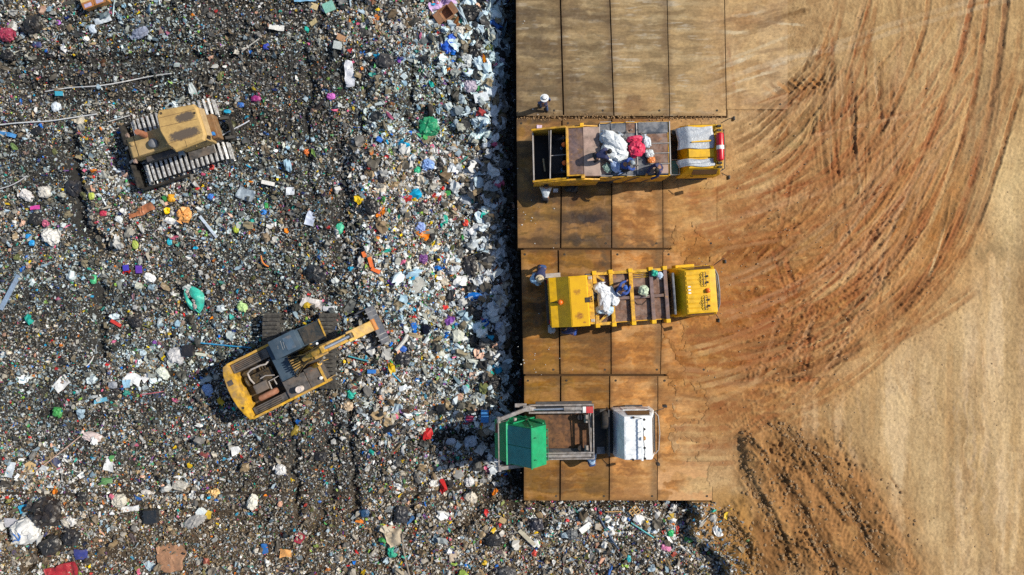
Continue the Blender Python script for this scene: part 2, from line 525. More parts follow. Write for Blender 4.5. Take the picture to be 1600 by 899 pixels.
def apply_tracks(px, py, col, hgt):
    for pts, w, c, a, d, tread in TRACKS:
        sp = spline(pts, 12)
        x0, y0 = sp.min(0) - w * 1.6; x1, y1 = sp.max(0) + w * 1.6
        idx = np.nonzero((px > x0) & (px < x1) & (py > y0) & (py < y1))[0]
        if len(idx) == 0: continue
        qx = px[idx]; qy = py[idx]
        best = np.full(len(idx), 1e9); sgn = np.zeros(len(idx)); s_at = np.zeros(len(idx)); s0 = 0
        for i in range(len(sp) - 1):
            ax, ay = sp[i]; ex, ey = sp[i + 1] - sp[i]; L = math.hypot(ex, ey)
            if L < 1e-6: continue
            t = np.clip(((qx - ax) * ex + (qy - ay) * ey) / (L * L), 0, 1)
            dx = qx - ax - t * ex; dy = qy - ay - t * ey
            dd = np.hypot(dx, dy); m = dd < best
            best[m] = dd[m]; s_at[m] = (s0 + t * L)[m]; sgn[m] = np.sign(dx * ey - dy * ex)[m]
            s0 += L
        endf = ss(0, min(30, s0 * .3), s_at) * ss(0, min(30, s0 * .3), s0 - s_at)
        brk = 0.45 + 0.55 * ss(.35, .58, fbm(qx / 20, qy / 20, 3, 5))
        best = best + 3.0 * (fbm(qx / 5, qy / 5, 2, 9) - .5)
        q = best / (w * 0.5)
        core = (1 - ss(0.75, 1.15, q)) * endf
        f = (a * core * brk)[:, None]
        pat = np.ones(len(idx))
        if tread: pat = 0.5 + 0.5 * np.sin(2 * PI * (s_at + sgn * 0 + best * 0.9) / tread)
        cc = alb(*c)[None, :] * (0.85 + 0.3 * pat)[:, None]
        col[idx] = col[idx] * (1 - f) + cc * f
        if d:
            hgt[idx] += (-d * core * (1 if not tread else 1) + d * 0.6 * np.exp(-((q - 1.45) / 0.35) ** 2) * endf) * brk
            if tread: hgt[idx] += d * 0.9 * pat * core


def lay(c, m, rgb):
    m = m[:, None]
    c *= 1 - m; c += alb(*rgb)[None, :] * m


def ground_paint(px, py):
    jx = 10 * (fbm(px / 13, py / 13, 3, 101) - .5); jy = 10 * (fbm(px / 13, py / 13, 3, 102) - .5)
    n1 = fbm(px / 70, py / 70, 4, 1); nf = fbm(px / 4, py / 4, 3, 6)
    ng = fbm(px / 2.2, py / 2.2, 2, 7)
    rr = np.hypot(px - 1095, (py - 40) * 0.88) + jx * .5; th = np.arctan2((py - 40) * 0.88, px - 1095)
    arc = ss(180, 300, rr) * (1 - ss(500, 600, rr + 60 * (n1 - .5)))
    ver = ss(1240, 1330, px + .25 * (py - 300)) * (1 - arc)
    hor = np.clip(1 - arc - ver, 0, 1)

    def flow(fc, fl, seed, o=4):
        return (arc * fbm(rr / fc, th * 420 / fl, o, seed) + ver * fbm((px + jx * .5) / fc + py * .0015, py / fl, o, seed + 1)
                + hor * fbm((px - .35 * py) / fl, (py + .22 * px + jy * .5) / fc, o, seed + 2)) / np.maximum(arc + ver + hor, 1e-3)

    wred = np.exp(-(((px - 1170) / 150) ** 2 + ((py - 500) / 190) ** 2))
    wred = np.maximum(wred, .75 * np.exp(-(((rr - 440) / 75) ** 2)) * ss(.25, .8, th))
    wpale = ss(480, 590, rr + 90 * (n1 - .5)) * ss(200, 420, py + (px - 1400) * .5)
    wtop = 1 - ss(90, 330, py)
    sand = np.exp(-(((px - 1165) / 95) ** 2 + ((py - 250) / 65) ** 2))
    c = np.repeat(alb(186, 138, 90)[None, :], len(px), 0)
    lay(c, wtop, (184, 152, 108)); lay(c, wpale, (214, 182, 134)); lay(c, .9 * wred, (164, 100, 50)); lay(c, .9 * sand, (206, 164, 112))
    far = ss(1525, 1575, px + 20 * (n1 - .5)) * ss(120, 300, py) * (1 - ss(375, 400, py + jy))
    lay(c, far * .9, (208, 186, 136))
    A = flow(26, 130, 110); B = flow(10, 80, 120); C = flow(46, 190, 130); D = flow(5, 45, 140, 3); E = flow(17, 90, 150)
    iso = fbm((px + jx) / 40, (py + jy) / 40, 5, 160); iso2 = fbm((px + 2 * jx) / 17, (py + 2 * jy) / 17, 4, 161); pt = ss(.40, .62, fbm(px / 90, py / 90, 3, 162)); pt2 = ss(.42, .62, fbm(px / 70, py / 70, 3, 163))
    soft = 1 - .5 * wpale
    lay(c, ss(.48, .66, C) * .50 * (1 - .6 * wred), (184, 152, 120))
    lay(c, ss(.52, .68, A) * .55 * soft * (.3 + .7 * pt), (154, 106, 64))
    lay(c, ss(.52, .68, 1 - A) * .40 * (.4 + .6 * pt2), (208, 176, 126))
    lay(c, ss(.48, .64, iso) * .38, (162, 122, 80)); lay(c, ss(.50, .66, 1 - iso) * .38, (206, 172, 124))
    lay(c, ss(.54, .68, B) * .40 * soft * pt * (.35 + .65 * arc), (142, 98, 60))
    lay(c, ss(.54, .68, E) * .38 * pt2, (194, 152, 94))
    lay(c, ss(.54, .68, 1 - E) * .40 * (.2 + wpale) * pt, (216, 192, 150))
    lay(c, ss(.56, .66, iso2) * .30, (146, 108, 68)); lay(c, ss(.58, .68, 1 - iso2) * .30, (212, 178, 128))
    lay(c, ss(.57, .68, D) * .32 * (1 - .6 * wpale) * pt2 * (.3 + .7 * np.maximum(arc, wred)), (124, 88, 56))
    lay(c, ss(.60, .72, fbm(px / 26 + 3, py / 40, 4, 164)) * .35 * wpale, (160, 126, 84))
    vb = fbm((px + jx) / 24 + py * .002, py / 260, 4, 166); vb2 = fbm((px + jx * 1.5) / 11, py / 150, 4, 167)
    lay(c, ss(.47, .62, vb) * .65 * ver * wpale, (170, 138, 94)); lay(c, ss(.50, .64, 1 - vb) * .60 * ver * wpale, (224, 196, 156)); lay(c, ss(.54, .64, vb2) * .50 * ver * wpale * (.3 + .7 * pt), (160, 124, 82)); lay(c, ss(.54, .66, 1 - vb2) * .38 * ver * wpale * (.3 + .7 * pt2), (206, 178, 146))
    mid_ = np.exp(-(((px - 1365) / 95) ** 2 + ((py - 300) / 150) ** 2))
    lay(c, mid_ * .45, (174, 124, 82)); lay(c, mid_ * .5 * ss(.50, .62, C), (188, 148, 116)); lay(c, mid_ * .5 * ss(.52, .64, 1 - A), (142, 98, 62))
    gry = np.exp(-((px - (1535 - .1 * (py - 100))) / 17) ** 2) * ss(60, 150, py) * (1 - ss(330, 370, py))
    lay(c, gry * (.35 + .4 * iso), (140, 118, 88))
    lay(c, .7 * np.exp(-((py - 395 + jy) / 14) ** 2) * ss(1500, 1545, px) * ss(.4, .56, iso2), (146, 122, 86))
    # churned clay in front of the trucks: crusts over wet red mud
    mud = wred * (1 - ss(1290, 1400, px))
    R1 = 1 - np.abs(2 * fbm((px + jx) / 26, (py + jy) / 9, 4, 170) - 1)
    lay(c, ss(.62, .9, R1) * .5 * mud, (122, 76, 42))
    lay(c, ss(.52, .60, fbm((px + jx) / 22, (py + jy) / 14, 4, 172)) * .5 * mud, (196, 146, 96))
    for mx, my, mrx, mry, ma in ((1175, 395, 75, 30, .75), (1150, 365, 50, 14, .6), (1140, 555, 90, 34, .55), (1190, 520, 70, 40, .5), (1195, 330, 60, 16, .5), (1100, 615, 80, 14, .5), (1250, 475, 60, 50, .4), (1085, 690, 60, 14, .4), (1225, 120, 60, 40, .4), (1310, 190, 30, 90, .35)):
        lay(c, ma * np.exp(-((px + 2 * jx - mx) / mrx) ** 2 - ((py + 2 * jy - my) / mry) ** 2) * ss(.36, .56, iso2 * .6 + R1 * .25), (126, 76, 38) if my > 300 else (130, 98, 58))
    pud = np.exp(-(((px - 1255) / 26) ** 2 + ((py - 215 + (px - 1255) * .4) / 14) ** 2)) * ss(.35, .5, fbm(px / 12, py / 12, 3, 175))
    lay(c, .8 * ss(.3, .5, pud), (160, 132, 88))
    bright = np.zeros(len(px))
    for bx, by, rx, ry, a_ in ((1575, 300, 34, 90, .9), (1420, 640, 50, 110, .7), (1455, 800, 26, 90, .7), (1500, 520, 60, 90, .4), (1560, 640, 30, 160, .5), (1340, 560, 60, 60, .35), (1470, 130, 60, 120, .35), (1200, 300, 60, 30, .5), (1110, 345, 60, 14, .5), (1190, 210, 60, 30, .5)):
        bright = np.maximum(bright, a_ * np.exp(-((px + jx * 2 - bx) / rx) ** 2 - ((py + jy * 2 - by) / ry) ** 2))
    lay(c, bright * (.45 + .55 * ss(.4, .6, iso)), (226, 196, 148))
    lum = c.mean(1, keepdims=True); sat = (1.0 + .14 * np.clip(wred + .4 * arc, 0, 1))[:, None]
    c = np.clip(lum + (c - lum) * sat, .008, .85)
    c *= (1 + .40 * (nf - .5) + .24 * (ng - .5))[:, None]
    spk = ss(.80, .86, vnoise(px / 2.4, py / 2.4, 180)) * ss(.5, .7, fbm(px / 50, py / 50, 2, 181))
    lay(c, spk * .35, (92, 66, 42))
    h = (nf - .5) * .045 + (ng - .5) * .022 + (fbm(px / 14, py / 14, 3, 8) - .5) * .05 * (wred + .3) - .07 * ss(.6, .95, R1) * mud + .03 * (D - .5) * (arc + wred) + .03 * (B - .5) * pt
    return np.clip(c, .01, .85), h


BANKLINES = [  # ridges and dozer passes on the spoil bank
    ([(1198, 690), (1262, 762), (1322, 850), (1350, 920)], 26, (170, 122, 74), .75, .03, 9),
    ([(1186, 742), (1236, 800), (1278, 868), (1305, 920)], 24, (176, 128, 78), .75, .03, 9),
    ([(1240, 668), (1292, 732), (1342, 802), (1372, 880)], 34, (132, 94, 54), .7, .05, 0),
    ([(1290, 690), (1345, 760), (1400, 840), (1440, 920)], 20, (172, 124, 76), .6, .03, 9),
    ([(1160, 680), (1212, 738), (1252, 800), (1296, 880), (1312, 920)], 11, (108, 74, 42), .6, .06, 0),
    ([(1150, 715), (1180, 770), (1215, 832), (1245, 910)], 14, (104, 74, 42), .55, .07, 0),
    ([(1222, 664), (1272, 716), (1330, 800), (1362, 862)], 7, (100, 70, 42), .5, .05, 0),
    ([(1130, 800), (1165, 850), (1190, 910)], 12, (110, 78, 44), .5, .06, 0),
    ([(1350, 704), (1390, 745), (1412, 780)], 4, (128, 92, 56), .5, .02, 0),
]


def bank_paint(px, py, c, h):
    jx = 12 * (fbm(px / 16, py / 16, 3, 20) - .5); jy = 12 * (fbm(px / 16, py / 16, 3, 22) - .5)
    sd = poly_sdf(px + jx * 2, py + jy * 2, BANK)
    east = ss(1290, 1400, px - .35 * (py - 660))
    m = ss(22, -52, sd + 26 * (fbm(px / 30, py / 30, 3, 34) - .5)) * (1 - .6 * east); mh = ss(10, -70, sd)
    b = -(px - 1150) * .79 + (py - 665) * .62; a = (px - 1150) * .62 + (py - 665) * .79
    rid = fbm((b + jx) / 15, a / 120, 4, 24); cl = fbm(px / 5, py / 5, 3, 26); cl2 = fbm(px / 22, py / 22, 3, 27)
    rough = ss(.46, .60, fbm((b + jx) / 26, a / 70, 3, 28)) * (1 - .6 * east)
    hb = mh * (.08 + .22 * rid + .12 * cl2) * (1 - .55 * east) + m * (.26 * (cl - .5) * (.3 + rough) + .10 * (cl2 - .5) + .10 * (fbm(px / 10, py / 10, 3, 35) - .5))
    west = np.exp(-((px - (1176 + (py - 690) * .2) + jx) / 20) ** 2) * ss(664, 684, py) * (1 - ss(712, 760, py))
    hb += .30 * west * ss(4, -14, sd)
    col = np.repeat(alb(148, 104, 60)[None, :], len(px), 0)
    lay(col, east, (182, 136, 86))
    lay(col, ss(.50, .66, rid) * .5, (182, 134, 82)); lay(col, ss(.50, .64, 1 - rid) * .6, (122, 86, 48))
    lay(col, rough * .5, (120, 88, 52))
    lay(col, ss(.56, .66, fbm(px / 30, py / 50, 4, 30)) * .5, (196, 150, 94))
    lay(col, ss(.60, .70, fbm(px / 9, py / 9, 3, 31)) * .4 * (.4 + rough), (98, 70, 42))
    for ex, ey, er in ((1382, 758, 24), (1402, 862, 26), (1322, 640, 16), (1360, 800, 18)):
        lay(col, .6 * np.exp(-((px - ex) ** 2 + (py - ey) ** 2) / er ** 2) * ss(.45, .6, fbm(px / 7, py / 7, 3, 33)), (118, 92, 56))
    c[:] = c * (1 - m[:, None]) + col * m[:, None]
    ap = ss(10, -14, poly_sdf(px + jx, py + jy, [(1050, 788), (1130, 760), (1170, 770), (1190, 930), (1130, 930), (1080, 850), (1060, 815)]))
    lay(c, .7 * ap, (176, 130, 70)); lay(c, ap * .6 * ss(.56, .68, cl2), (112, 80, 44))
    c *= (1 + .5 * (cl - .5) * np.maximum(m, ap))[:, None]
    h += hb + ap * .18 * (cl2 - .3)
    keep = list(TRACKS); TRACKS[:] = BANKLINES
    apply_tracks(px, py, c, h)
    TRACKS[:] = keep


def ground_height_drop(px, py, h):
    """fall to the floor of the dump west of the plates and south of them"""
    d = poly_sdf(px + 16 * (fbm(px / 14, py / 14, 2, 40) - .5), py, DUMP_POLY)
    west = px < edge_px(py) + 3
    south = ss(3, -24, d)
    h2 = h * (1 - south) - 2.2 * south
    return np.where(west, -3.2, np.where((py > 783) & (px < 1080), np.minimum(h2, -2.2), h2))


def in_plates(px, py):
    m = np.zeros(px.shape, bool)
    nz = fbm(px / 24, py / 24, 4, 200); nz2 = fbm(px / 9, py / 9, 3, 201)
    for r, (y0, y1, xt, xb) in enumerate(PLATE_ROWS):
        t = np.clip((py - y0) / (y1 - y0), 0, 1)
        end = xt[-1] + (xb[-1] - xt[-1]) * t
        lap = end - (70 if r else 90) * ss(.36, .66, nz) - 14 * nz2 + 6
        if r == 1: lap = np.where((py > 296) & (py < 345), end - 1, lap)
        if r == 3: lap = np.where(py > 722, end - 1 - 16 * nz2 * (py < 760), lap)
        yb = np.where(px > 1136, 171, y1 + 3) if r == 0 else y1 + 3
        if r == 0: lap = np.where((py > 20) & (px < 1140), np.maximum(lap, 1136), lap)
        m |= (py > y0 - 3) & (py < yb) & (px > 805) & (px < lap)
    for yj, xj in ((389.5, 1030), (586.5, 1026)): m &= ~((np.abs(py - yj) < 6) & (px > xj + 30 * nz2))
    return m


STEP = 0.045
gx = np.arange(-0.2, 29.0, STEP); gy = np.arange(-17.5, 17.5, STEP)
GX, GY = np.meshgrid(gx, gy); GX = GX.ravel(); GY = GY.ravel()
gpx = 800 + GX / K; gpy = 449.5 - GY / K
gc, gh = ground_paint(gpx, gpy)
apply_tracks(gpx, gpy, gc, gh)
bank_paint(gpx, gpy, gc, gh)
pl = in_plates(gpx, gpy)
near = 1 - ss(1090, 1230, gpx)
gh = np.where(pl, -0.07, np.where((gpx < 1230) & (gpy < 784), np.maximum(gh, .022 * near - .08 * (1 - near)) + .005 * near, gh))
gc[pl] = alb(88, 64, 40)
gh = ground_height_drop(gpx, gpy, gh)
ground = raw_mesh("ground", np.stack([GX, GY, gh], -1), grid_faces(len(gx), len(gy)),
                  tint_mat("clay", .9, .2, .22, 9.0, .025), gc, smooth=True)
tag(ground, kind="structure")
# the land beyond
A = 400
def flat(name, rects, m):
    mb = MB()
    for x0, x1, y0, y1, z in rects: mb.add([(x0, y0, z), (x1, y0, z), (x1, y1, z), (x0, y1, z)], [(0, 1, 2, 3)])
    tag(mb.build(name, m), kind="structure")
flat("terrain", ((28.98, A, -A, A, 0), (.3, 28.98, 17.4, A, 0), (12.2, 28.98, -A, -17.4, 0)), paint("far_clay", (0.33, 0.22, 0.12), .9, .3, scale=.3))
flat("waste_ground", ((-A, .3, 20.9, A, -.9), (-A, 12.2, -A, -20.9, -1.3), (-A, -34.9, -20.9, 20.9, -.8)), paint("far_waste", (0.10, 0.095, 0.085), .95, .5, scale=2.5, dustc=(.22, .20, .17)))

# ------------------------------------------------------------------ steel road plates of the tipping platform
PLATE_COL = [
    [(136, 116, 84), (148, 125, 90), (160, 135, 97), (174, 146, 104), (178, 148, 104)],
    [(126, 98, 64), (132, 102, 66), (182, 132, 80), (194, 144, 90)],
    [(160, 108, 50), (156, 106, 54), (190, 132, 74), (194, 134, 76)],
    [(152, 106, 44), (148, 102, 48), (194, 138, 82), (196, 140, 84)],
]
PLATE_LABEL = [
    ["muddy steel plate under the lone walking worker, at the edge of the dump drop",
     "brown steel plate second from the dump edge in the topmost row",
     "dirt-streaked steel plate third from the dump edge in the topmost row",
     "tan mud-covered steel plate fourth from the dump edge in the topmost row",
     "half-buried steel plate farthest from the dump in the topmost row"],
    ["dark wet steel plate under the open hopper of the red-cylinder truck, at the dump edge",
     "darkest stained steel plate, second from the dump edge, below the red-cylinder truck's tailgate",
     "sandy steel plate under the sack-loaded middle of the red-cylinder truck",
     "sandy steel plate under the tarp-covered yellow cab, crossed by wet tyre streaks"],
    ["ochre steel plate beneath the straw-hatted worker and the closed yellow truck's tail",
     "brown steel plate under the orange-beacon tail box of the closed yellow truck",
     "sand-coloured steel plate under the rusty deck of the closed yellow truck",
     "nearly buried steel plate behind the ribbed yellow cab"],
    ["ochre steel plate under the green skip at the dump edge",
     "ochre-brown steel plate under the rusty bed of the skip truck",
     "pale clean steel plate under the white cab of the skip truck",
     "cracked muddy steel plate in front of the white cab, beside the litter slope"],
]


STAINS_AND_SHADE = [(915, 346, 45, 20, (56, 48, 46), .95), (840, 250, 34, 60, (74, 62, 48), .8), (905, 374, 52, 9, (60, 52, 46), .9), (840, 380, 32, 10, (84, 64, 44), .8), (838, 485, 30, 42, (74, 58, 40), .8), (1005, 380, 50, 8, (78, 64, 50), .85),  # wet stains, plus the closed truck's tail shadow painted into the plates
          (938, 404, 16, 26, (84, 70, 56), .85), (1031, 402, 9, 22, (84, 70, 56), .8), (846, 136, 34, 16, (98, 84, 64), .7), (842, 36, 34, 22, (94, 80, 62), .8), (850, 168, 60, 14, (104, 86, 62), .6), (860, 560, 50, 22, (156, 112, 50), .6), (845, 700, 26, 60, (140, 100, 46), .5),
          (930, 150, 30, 30, (112, 92, 66), .6), (985, 160, 40, 18, (120, 84, 54), .6), (930, 700, 20, 70, (108, 76, 40), .6), (915, 765, 40, 14, (96, 74, 48), .6), (1000, 340, 40, 26, (140, 90, 50), .5), (1000, 560, 60, 20, (132, 84, 44), .5), (985, 770, 50, 10, (150, 104, 66), .5), (905, 300, 40, 20, (92, 70, 46), .6)]


def plate_paint(px, py, base, r, c, u, v):
    jx = 12 * (fbm(px / 12, py / 12, 3, 301) - .5); jy = 12 * (fbm(px / 12, py / 12, 3, 302) - .5)
    nh = fbm(px / 46, (py + jy * .4) / 5, 4, 51 + r); n1 = fbm(px / 34, py / 34, 4, 52); nf = fbm(px / 4, py / 3.2, 3, 53); ng = fbm(px / 2.2, py / 2, 2, 59)
    nb = fbm((px + jx) / 24, (py + jy) / 11, 4, 54 + c + 7 * r); nq = fbm((px + jx) / 30, (py + jy) / 20, 4, 65 + c + 7 * r); nt = fbm(px / 30, py / 3, 3, 66 + r)
    col = np.repeat(alb(*base)[None, :], len(px), 0)
    lay(col, ss(.50, .64, nq) * .55, tuple(x * .78 for x in base)); lay(col, ss(.52, .66, 1 - nq) * .5, tuple(min(230, x * 1.17) for x in base))
    if r == 0:
        lay(col, ss(.54, .64, nh) * .5, (190, 168, 130)); lay(col, ss(.54, .64, 1 - nh) * .45, (120, 98, 70)); lay(col, ss(.60, .68, nt) * .55 * ss(.4, .6, n1), (196, 186, 168))
        lay(col, .5 * ss(110, 165, py) * ss(.48, .58, nb) * (c >= 2), (206, 168, 116))
    else:
        lay(col, ss(.55, .66, nh) * .40, (204, 160, 108) if c >= 2 else (178, 144, 98)); lay(col, ss(.54, .66, 1 - nh) * .38, (140, 96, 56))
        lay(col, ss(.53, .60, nb) * (.55 if c >= 2 else .3), (134, 88, 50))
        lay(col, ss(.55, .60, 1 - nb) * .45 * (c >= 2), (216, 172, 122))
    if c < 2:     # wet dark steel shows through near the drop
        dk = ss(.48, .62, fbm((px + jx) / 60, (py + jy) / 26, 4, 57 + r)) * (.85 if r == 1 else .6)
        lay(col, dk, (88, 72, 56) if r < 2 else (106, 76, 44))
        lay(col, ss(.52, .62, fbm((px + jx) / 26, (py + jy) / 34, 3, 58 + r + c)) * .5, (150, 112, 48) if r else (132, 114, 84))
    if r == 1 and c == 1: lay(col, .75 * np.exp(-((py - 345 + jy) / 16) ** 2), (62, 52, 50))
    if r == 1 and c == 2: lay(col, .6 * np.exp(-((py - 378 + jy) / 9) ** 2) * ss(.4, .6, nq), (84, 66, 50))
    sm = fbm((px + jx) / 55, (py + jy) / 9, 4, 320)
    lay(col, ss(.54, .64, sm) * (.5 if r else .3), (186, 140, 88) if r else (172, 144, 104)); lay(col, ss(.55, .66, 1 - sm) * .45 * (c < 2 or r == 1), (98, 76, 50))
    for sx, sy, rx, ry, cs, a_ in STAINS_AND_SHADE:
        lay(col, a_ * np.exp(-((px + jx * 2 - sx) / rx) ** 2 - ((py + jy * 1.4 - sy) / ry) ** 2) * ss(.32, .55, nq + .2 * (nf - .5)), cs)
    wet = ss(.54, .66, fbm(px / 30, py / 40, 3, 58 + r)) * (.8 if c < 2 else .25)
    eu = u if c < 3 else u * 0 + np.minimum(u, .5)
    ed = np.minimum(np.minimum(eu, np.where(np.asarray(c) < 3, 1 - u, .5)) * 75, np.minimum(v, 1 - v) * 195)
    rim = np.exp(-(ed / (2.5 + 5 * n1)) ** 2) * .45
    lay(col, rim, (92, 70, 48))
    lay(col, np.exp(-(((1 - u) * 75 - 5 + jx * .3) / 6) ** 2) * (.6 if c == 2 else .1) * ss(.3, .55, n1), (116, 92, 66))
    if c >= 2:
        q1, q2 = ground_paint(px, py)
        apply_tracks(px, py, q1, q2 * 0)
        m = ss(.3, .62, n1 * .5 + nb * .3 + .4 * ss(1030, 1115, px)) * (ss(1000, 1090, px) if r else ss(1060, 1150, px))
        col = col * (1 - m[:, None]) + q1 * m[:, None]
    if (r, c) == (3, 3):   # dried mud flaking into pale islands
        lay(col, ss(.5, .54, fbm((px + jx) / 28, (py + jy) / 28, 4, 61)) * ss(715, 745, py), (206, 160, 114))
    lum = col.mean(1, keepdims=True); col = np.clip(lum + (col - lum) * (1.02 if r == 0 else 1.08), .008, .85) * (1.05 if c >= 2 else 1.0)
    col *= (1 + .34 * (nf - .5) + .24 * (ng - .5))[:, None]
    return np.concatenate([np.clip(col, 0.01, .8), wet[:, None]], 1), (nh - .5) * .008 + (nb - .5) * .014 + (nf - .5) * .008


plate_mat = tint_mat("muddy_steel", .85, .35, .22, 6.0, .012, wet=True, stretch=(.5, 2.0, 1))
PLATE_Z = 0.02
for r, (y0, y1, xt, xb) in enumerate(PLATE_ROWS):
    for c in range(len(xt) - 1):
        yy1 = 171.5 if (r == 0 and c == 4) else y1
        W = max(12, int((xt[c + 1] - xt[c]) / 1.3)); Hn = int((yy1 - y0) / 1.3)
        u, v = np.meshgrid(np.linspace(0, 1, W), np.linspace(0, 1, Hn)); u = u.ravel(); v = v.ravel()
        g = 1.2 if c < 2 else .7
        tt = (v * (yy1 - y0)) / (y1 - y0)
        xl = xt[c] + (xb[c] - xt[c]) * tt + (g if c < 3 else .5); xr = xt[c + 1] + (xb[c + 1] - xt[c + 1]) * tt - g
        px = xl + (xr - xl) * u; py = y0 + (yy1 - y0) * v
        colr, dz = plate_paint(px, py, PLATE_COL[r][c], r, c, u, v)
        lift = rnd.uniform(-.006, .006)
        edge = (u > 1e-6) & (u < 1 - 1e-6) & (v > 1e-6) & (v < 1 - 1e-6)
        z = PLATE_Z + lift + np.where(edge, dz, 0)
        top = np.stack([(px - 800) * K, (449.5 - py) * K, z], -1)
        F = grid_faces(W, Hn)[:, ::-1]
        # thickness: a rim of side faces down to the soil
        ring = list(range(W)) + [j * W + W - 1 for j in range(1, Hn)] + [(Hn - 1) * W + i for i in range(W - 2, -1, -1)] + [j * W for j in range(Hn - 2, 0, -1)]
        low = top[ring].copy(); low[:, 2] -= 0.05
        n0 = len(top); m_ = len(ring)
        SF = np.array([(ring[i], n0 + i, n0 + (i + 1) % m_, ring[(i + 1) % m_]) for i in range(m_)])
        V = np.concatenate([top, low]); C = np.concatenate([colr, colr[ring] * .7])
        cen = V.mean(0) * np.array([1, 1, 0])
        o = raw_mesh("steel_plate", V - cen, np.concatenate([F, SF]), plate_mat, C)
        o.location = cen
        tag(o, PLATE_LABEL[r][c], "steel plate", "steel plates of the tipping platform")
        # lifting-eye holes near the ends
        for (hu, hv) in ((.12, .035), (.88, .965)):
            hx = (xt[c] + (xt[c + 1] - xt[c]) * hu); hy = y0 + (yy1 - y0) * hv
            if hy < 0: continue
            q = P(hx, hy, 0)
            mbh = MB().lathe([(.0, .0), (.055, .0), (.055, .006), (.0, .006)], (q.x - cen[0], q.y - cen[1], PLATE_Z + .008), 10)
            mbh.build("lifting_eye", paint("eye_dark", (.03, .025, .02), .8, .2), o)
# ------------------------------------------------------------------ the dump: a dark bed of compacted waste and the loose litter on it
FURROWS = [  # px polyline, half width px, depth m
    ([(103, 225), (118, 300), (112, 345), (150, 380)], 15, .5),
    ([(0, 92), (90, 94), (180, 90), (260, 86), (420, 82)], 8, .28),
    ([(470, 60), (480, 130), (475, 200), (480, 300)], 7, .22),
    ([(527, 225), (535, 300), (530, 400)], 14, .32),
    ([(640, 95), (638, 190)], 9, .3), ([(150, 450), (152, 555)], 10, .35),
    ([(452, 640), (455, 720), (462, 800)], 6, .3), ([(540, 600), (548, 720), (556, 800)], 6, .3), ([(470, 870), (520, 760)], 6, .2),
    ([(30, 899), (62, 860), (82, 842)], 10, .5), ([(270, 822), (340, 800), (420, 812)], 8, .22), ([(640, 700), (700, 690), (770, 700)], 12, .45),
    ([(560, 30), (570, 120), (565, 200)], 6, .2), ([(300, 60), (310, 200)], 5, .15), ([(560, 350), (545, 520)], 6, .2), ([(700, 840), (760, 790), (800, 800)], 9, .35),
    ([(640, 860), (650, 760)], 6, .2), ([(220, 60), (330, 60), (420, 40)], 6, .2), ([(0, 640), (120, 655), (240, 640)], 6, .2), ([(330, 700), (440, 690)], 6, .2),
    ([(508, 620), (510, 690)], 15, .18),
]
DOZER_PRINTS = [(([(30, 108), (200, 104), (400, 100), (520, 95)]), 26), ([(40, 140), (200, 138), (330, 132)], 20), ([(330, 20), (480, 22)], 26), ([(380, 190), (500, 200)], 26)]
TRACK_PRINTS = [([(514, 440), (514, 700)], 15), ([(427, 440), (427, 500)], 15)]
HEAPS = [(722, 75, 62, 80, .75), (590, 330, 90, 70, .25), (160, 310, 60, 80, .35), (600, 230, 60, 60, .2), (740, 620, 35, 60, .3), (100, 830, 60, 50, .35), (760, 855, 130, 40, .35), (930, 830, 80, 40, .3), (500, 640, 60, 30, .15)]


def seg_dist(px, py, pts):
    best = np.full(np.shape(px), 1e9); sat = np.zeros(np.shape(px)); s0 = 0
    for (ax, ay), (bx, by) in zip(pts[:-1], pts[1:]):
        ex, ey = bx - ax, by - ay; L = math.hypot(ex, ey)
        t = np.clip(((px - ax) * ex + (py - ay) * ey) / L ** 2, 0, 1)
        d = np.hypot(px - ax - t * ex, py - ay - t * ey)
        m = d < best; best = np.where(m, d, best); sat = np.where(m, s0 + t * L, sat); s0 += L
    return best, sat


def dump_z(X, Y):
    X = np.asarray(X, float); Y = np.asarray(Y, float)
    px = 800 + X / K; py = 449.5 - Y / K
    z = -0.45 + .55 * (fbm(px / 120, py / 120, 3, 71) - .5) + .45 * (fbm(px / 34, py / 34, 3, 72) - .5) + .16 * (fbm(px / 11, py / 11, 2, 73) - .5)
    e = edge_px(py)
    south = ss(775, 800, py)
    drop = ss(-215, -60, px - e) * (1 - .8 * south)
    z = z - 1.15 * drop - .85 * ss(-42, -4, px - e) * (1 - south)
    for hx, hy, rx, ry, a in HEAPS:
        z = z + a * np.exp(-((px - hx) / rx) ** 2 - ((py - hy) / ry) ** 2)
    wob = 22 * (fbm(px / 18, py / 18, 2, 76) - .5); wob2 = 22 * (fbm(px / 18, py / 18, 2, 77) - .5)
    for pts, w, d in FURROWS:
        q, _ = seg_dist(px + wob, py + wob2, pts); z = z - d * np.exp(-(q / w) ** 2)
    for pts, w in DOZER_PRINTS + TRACK_PRINTS:
        q, s = seg_dist(px, py, pts); m = 1 - ss(w * .8, w * 1.1, q)
        z = z + m * (.06 * np.sin(s * 2 * PI / (8.5 if w > 16 else 5.5)) - .06)
    for cx, cy, r, zb in ((495, 552, 100, -.45), (300, 228, 95, -.45)):   # packed flat under the machines
        m = 1 - ss(r * .55, r, np.hypot(px - cx, py - cy)); z = z * (1 - m) + m * (zb + .05 * (fbm(px / 8, py / 8, 2, 75) - .5))
    # where the dump meets the tipping platform's south side and the clay
    z = np.where(south > 0, np.minimum(z + .25, -.08 - .9 * ss(0, 120, py - 783) * .5), z)
    inside = (px > e + 8) & (py < 778)
    z = np.where(inside, -3.4, z)
    out = poly_sdf(px, py, DUMP_POLY)
    z = np.where((px > 815) & (py >= 778), np.where(out > 10, -3.4, z - .25 * ss(-40, 10, out)), z)
    return z


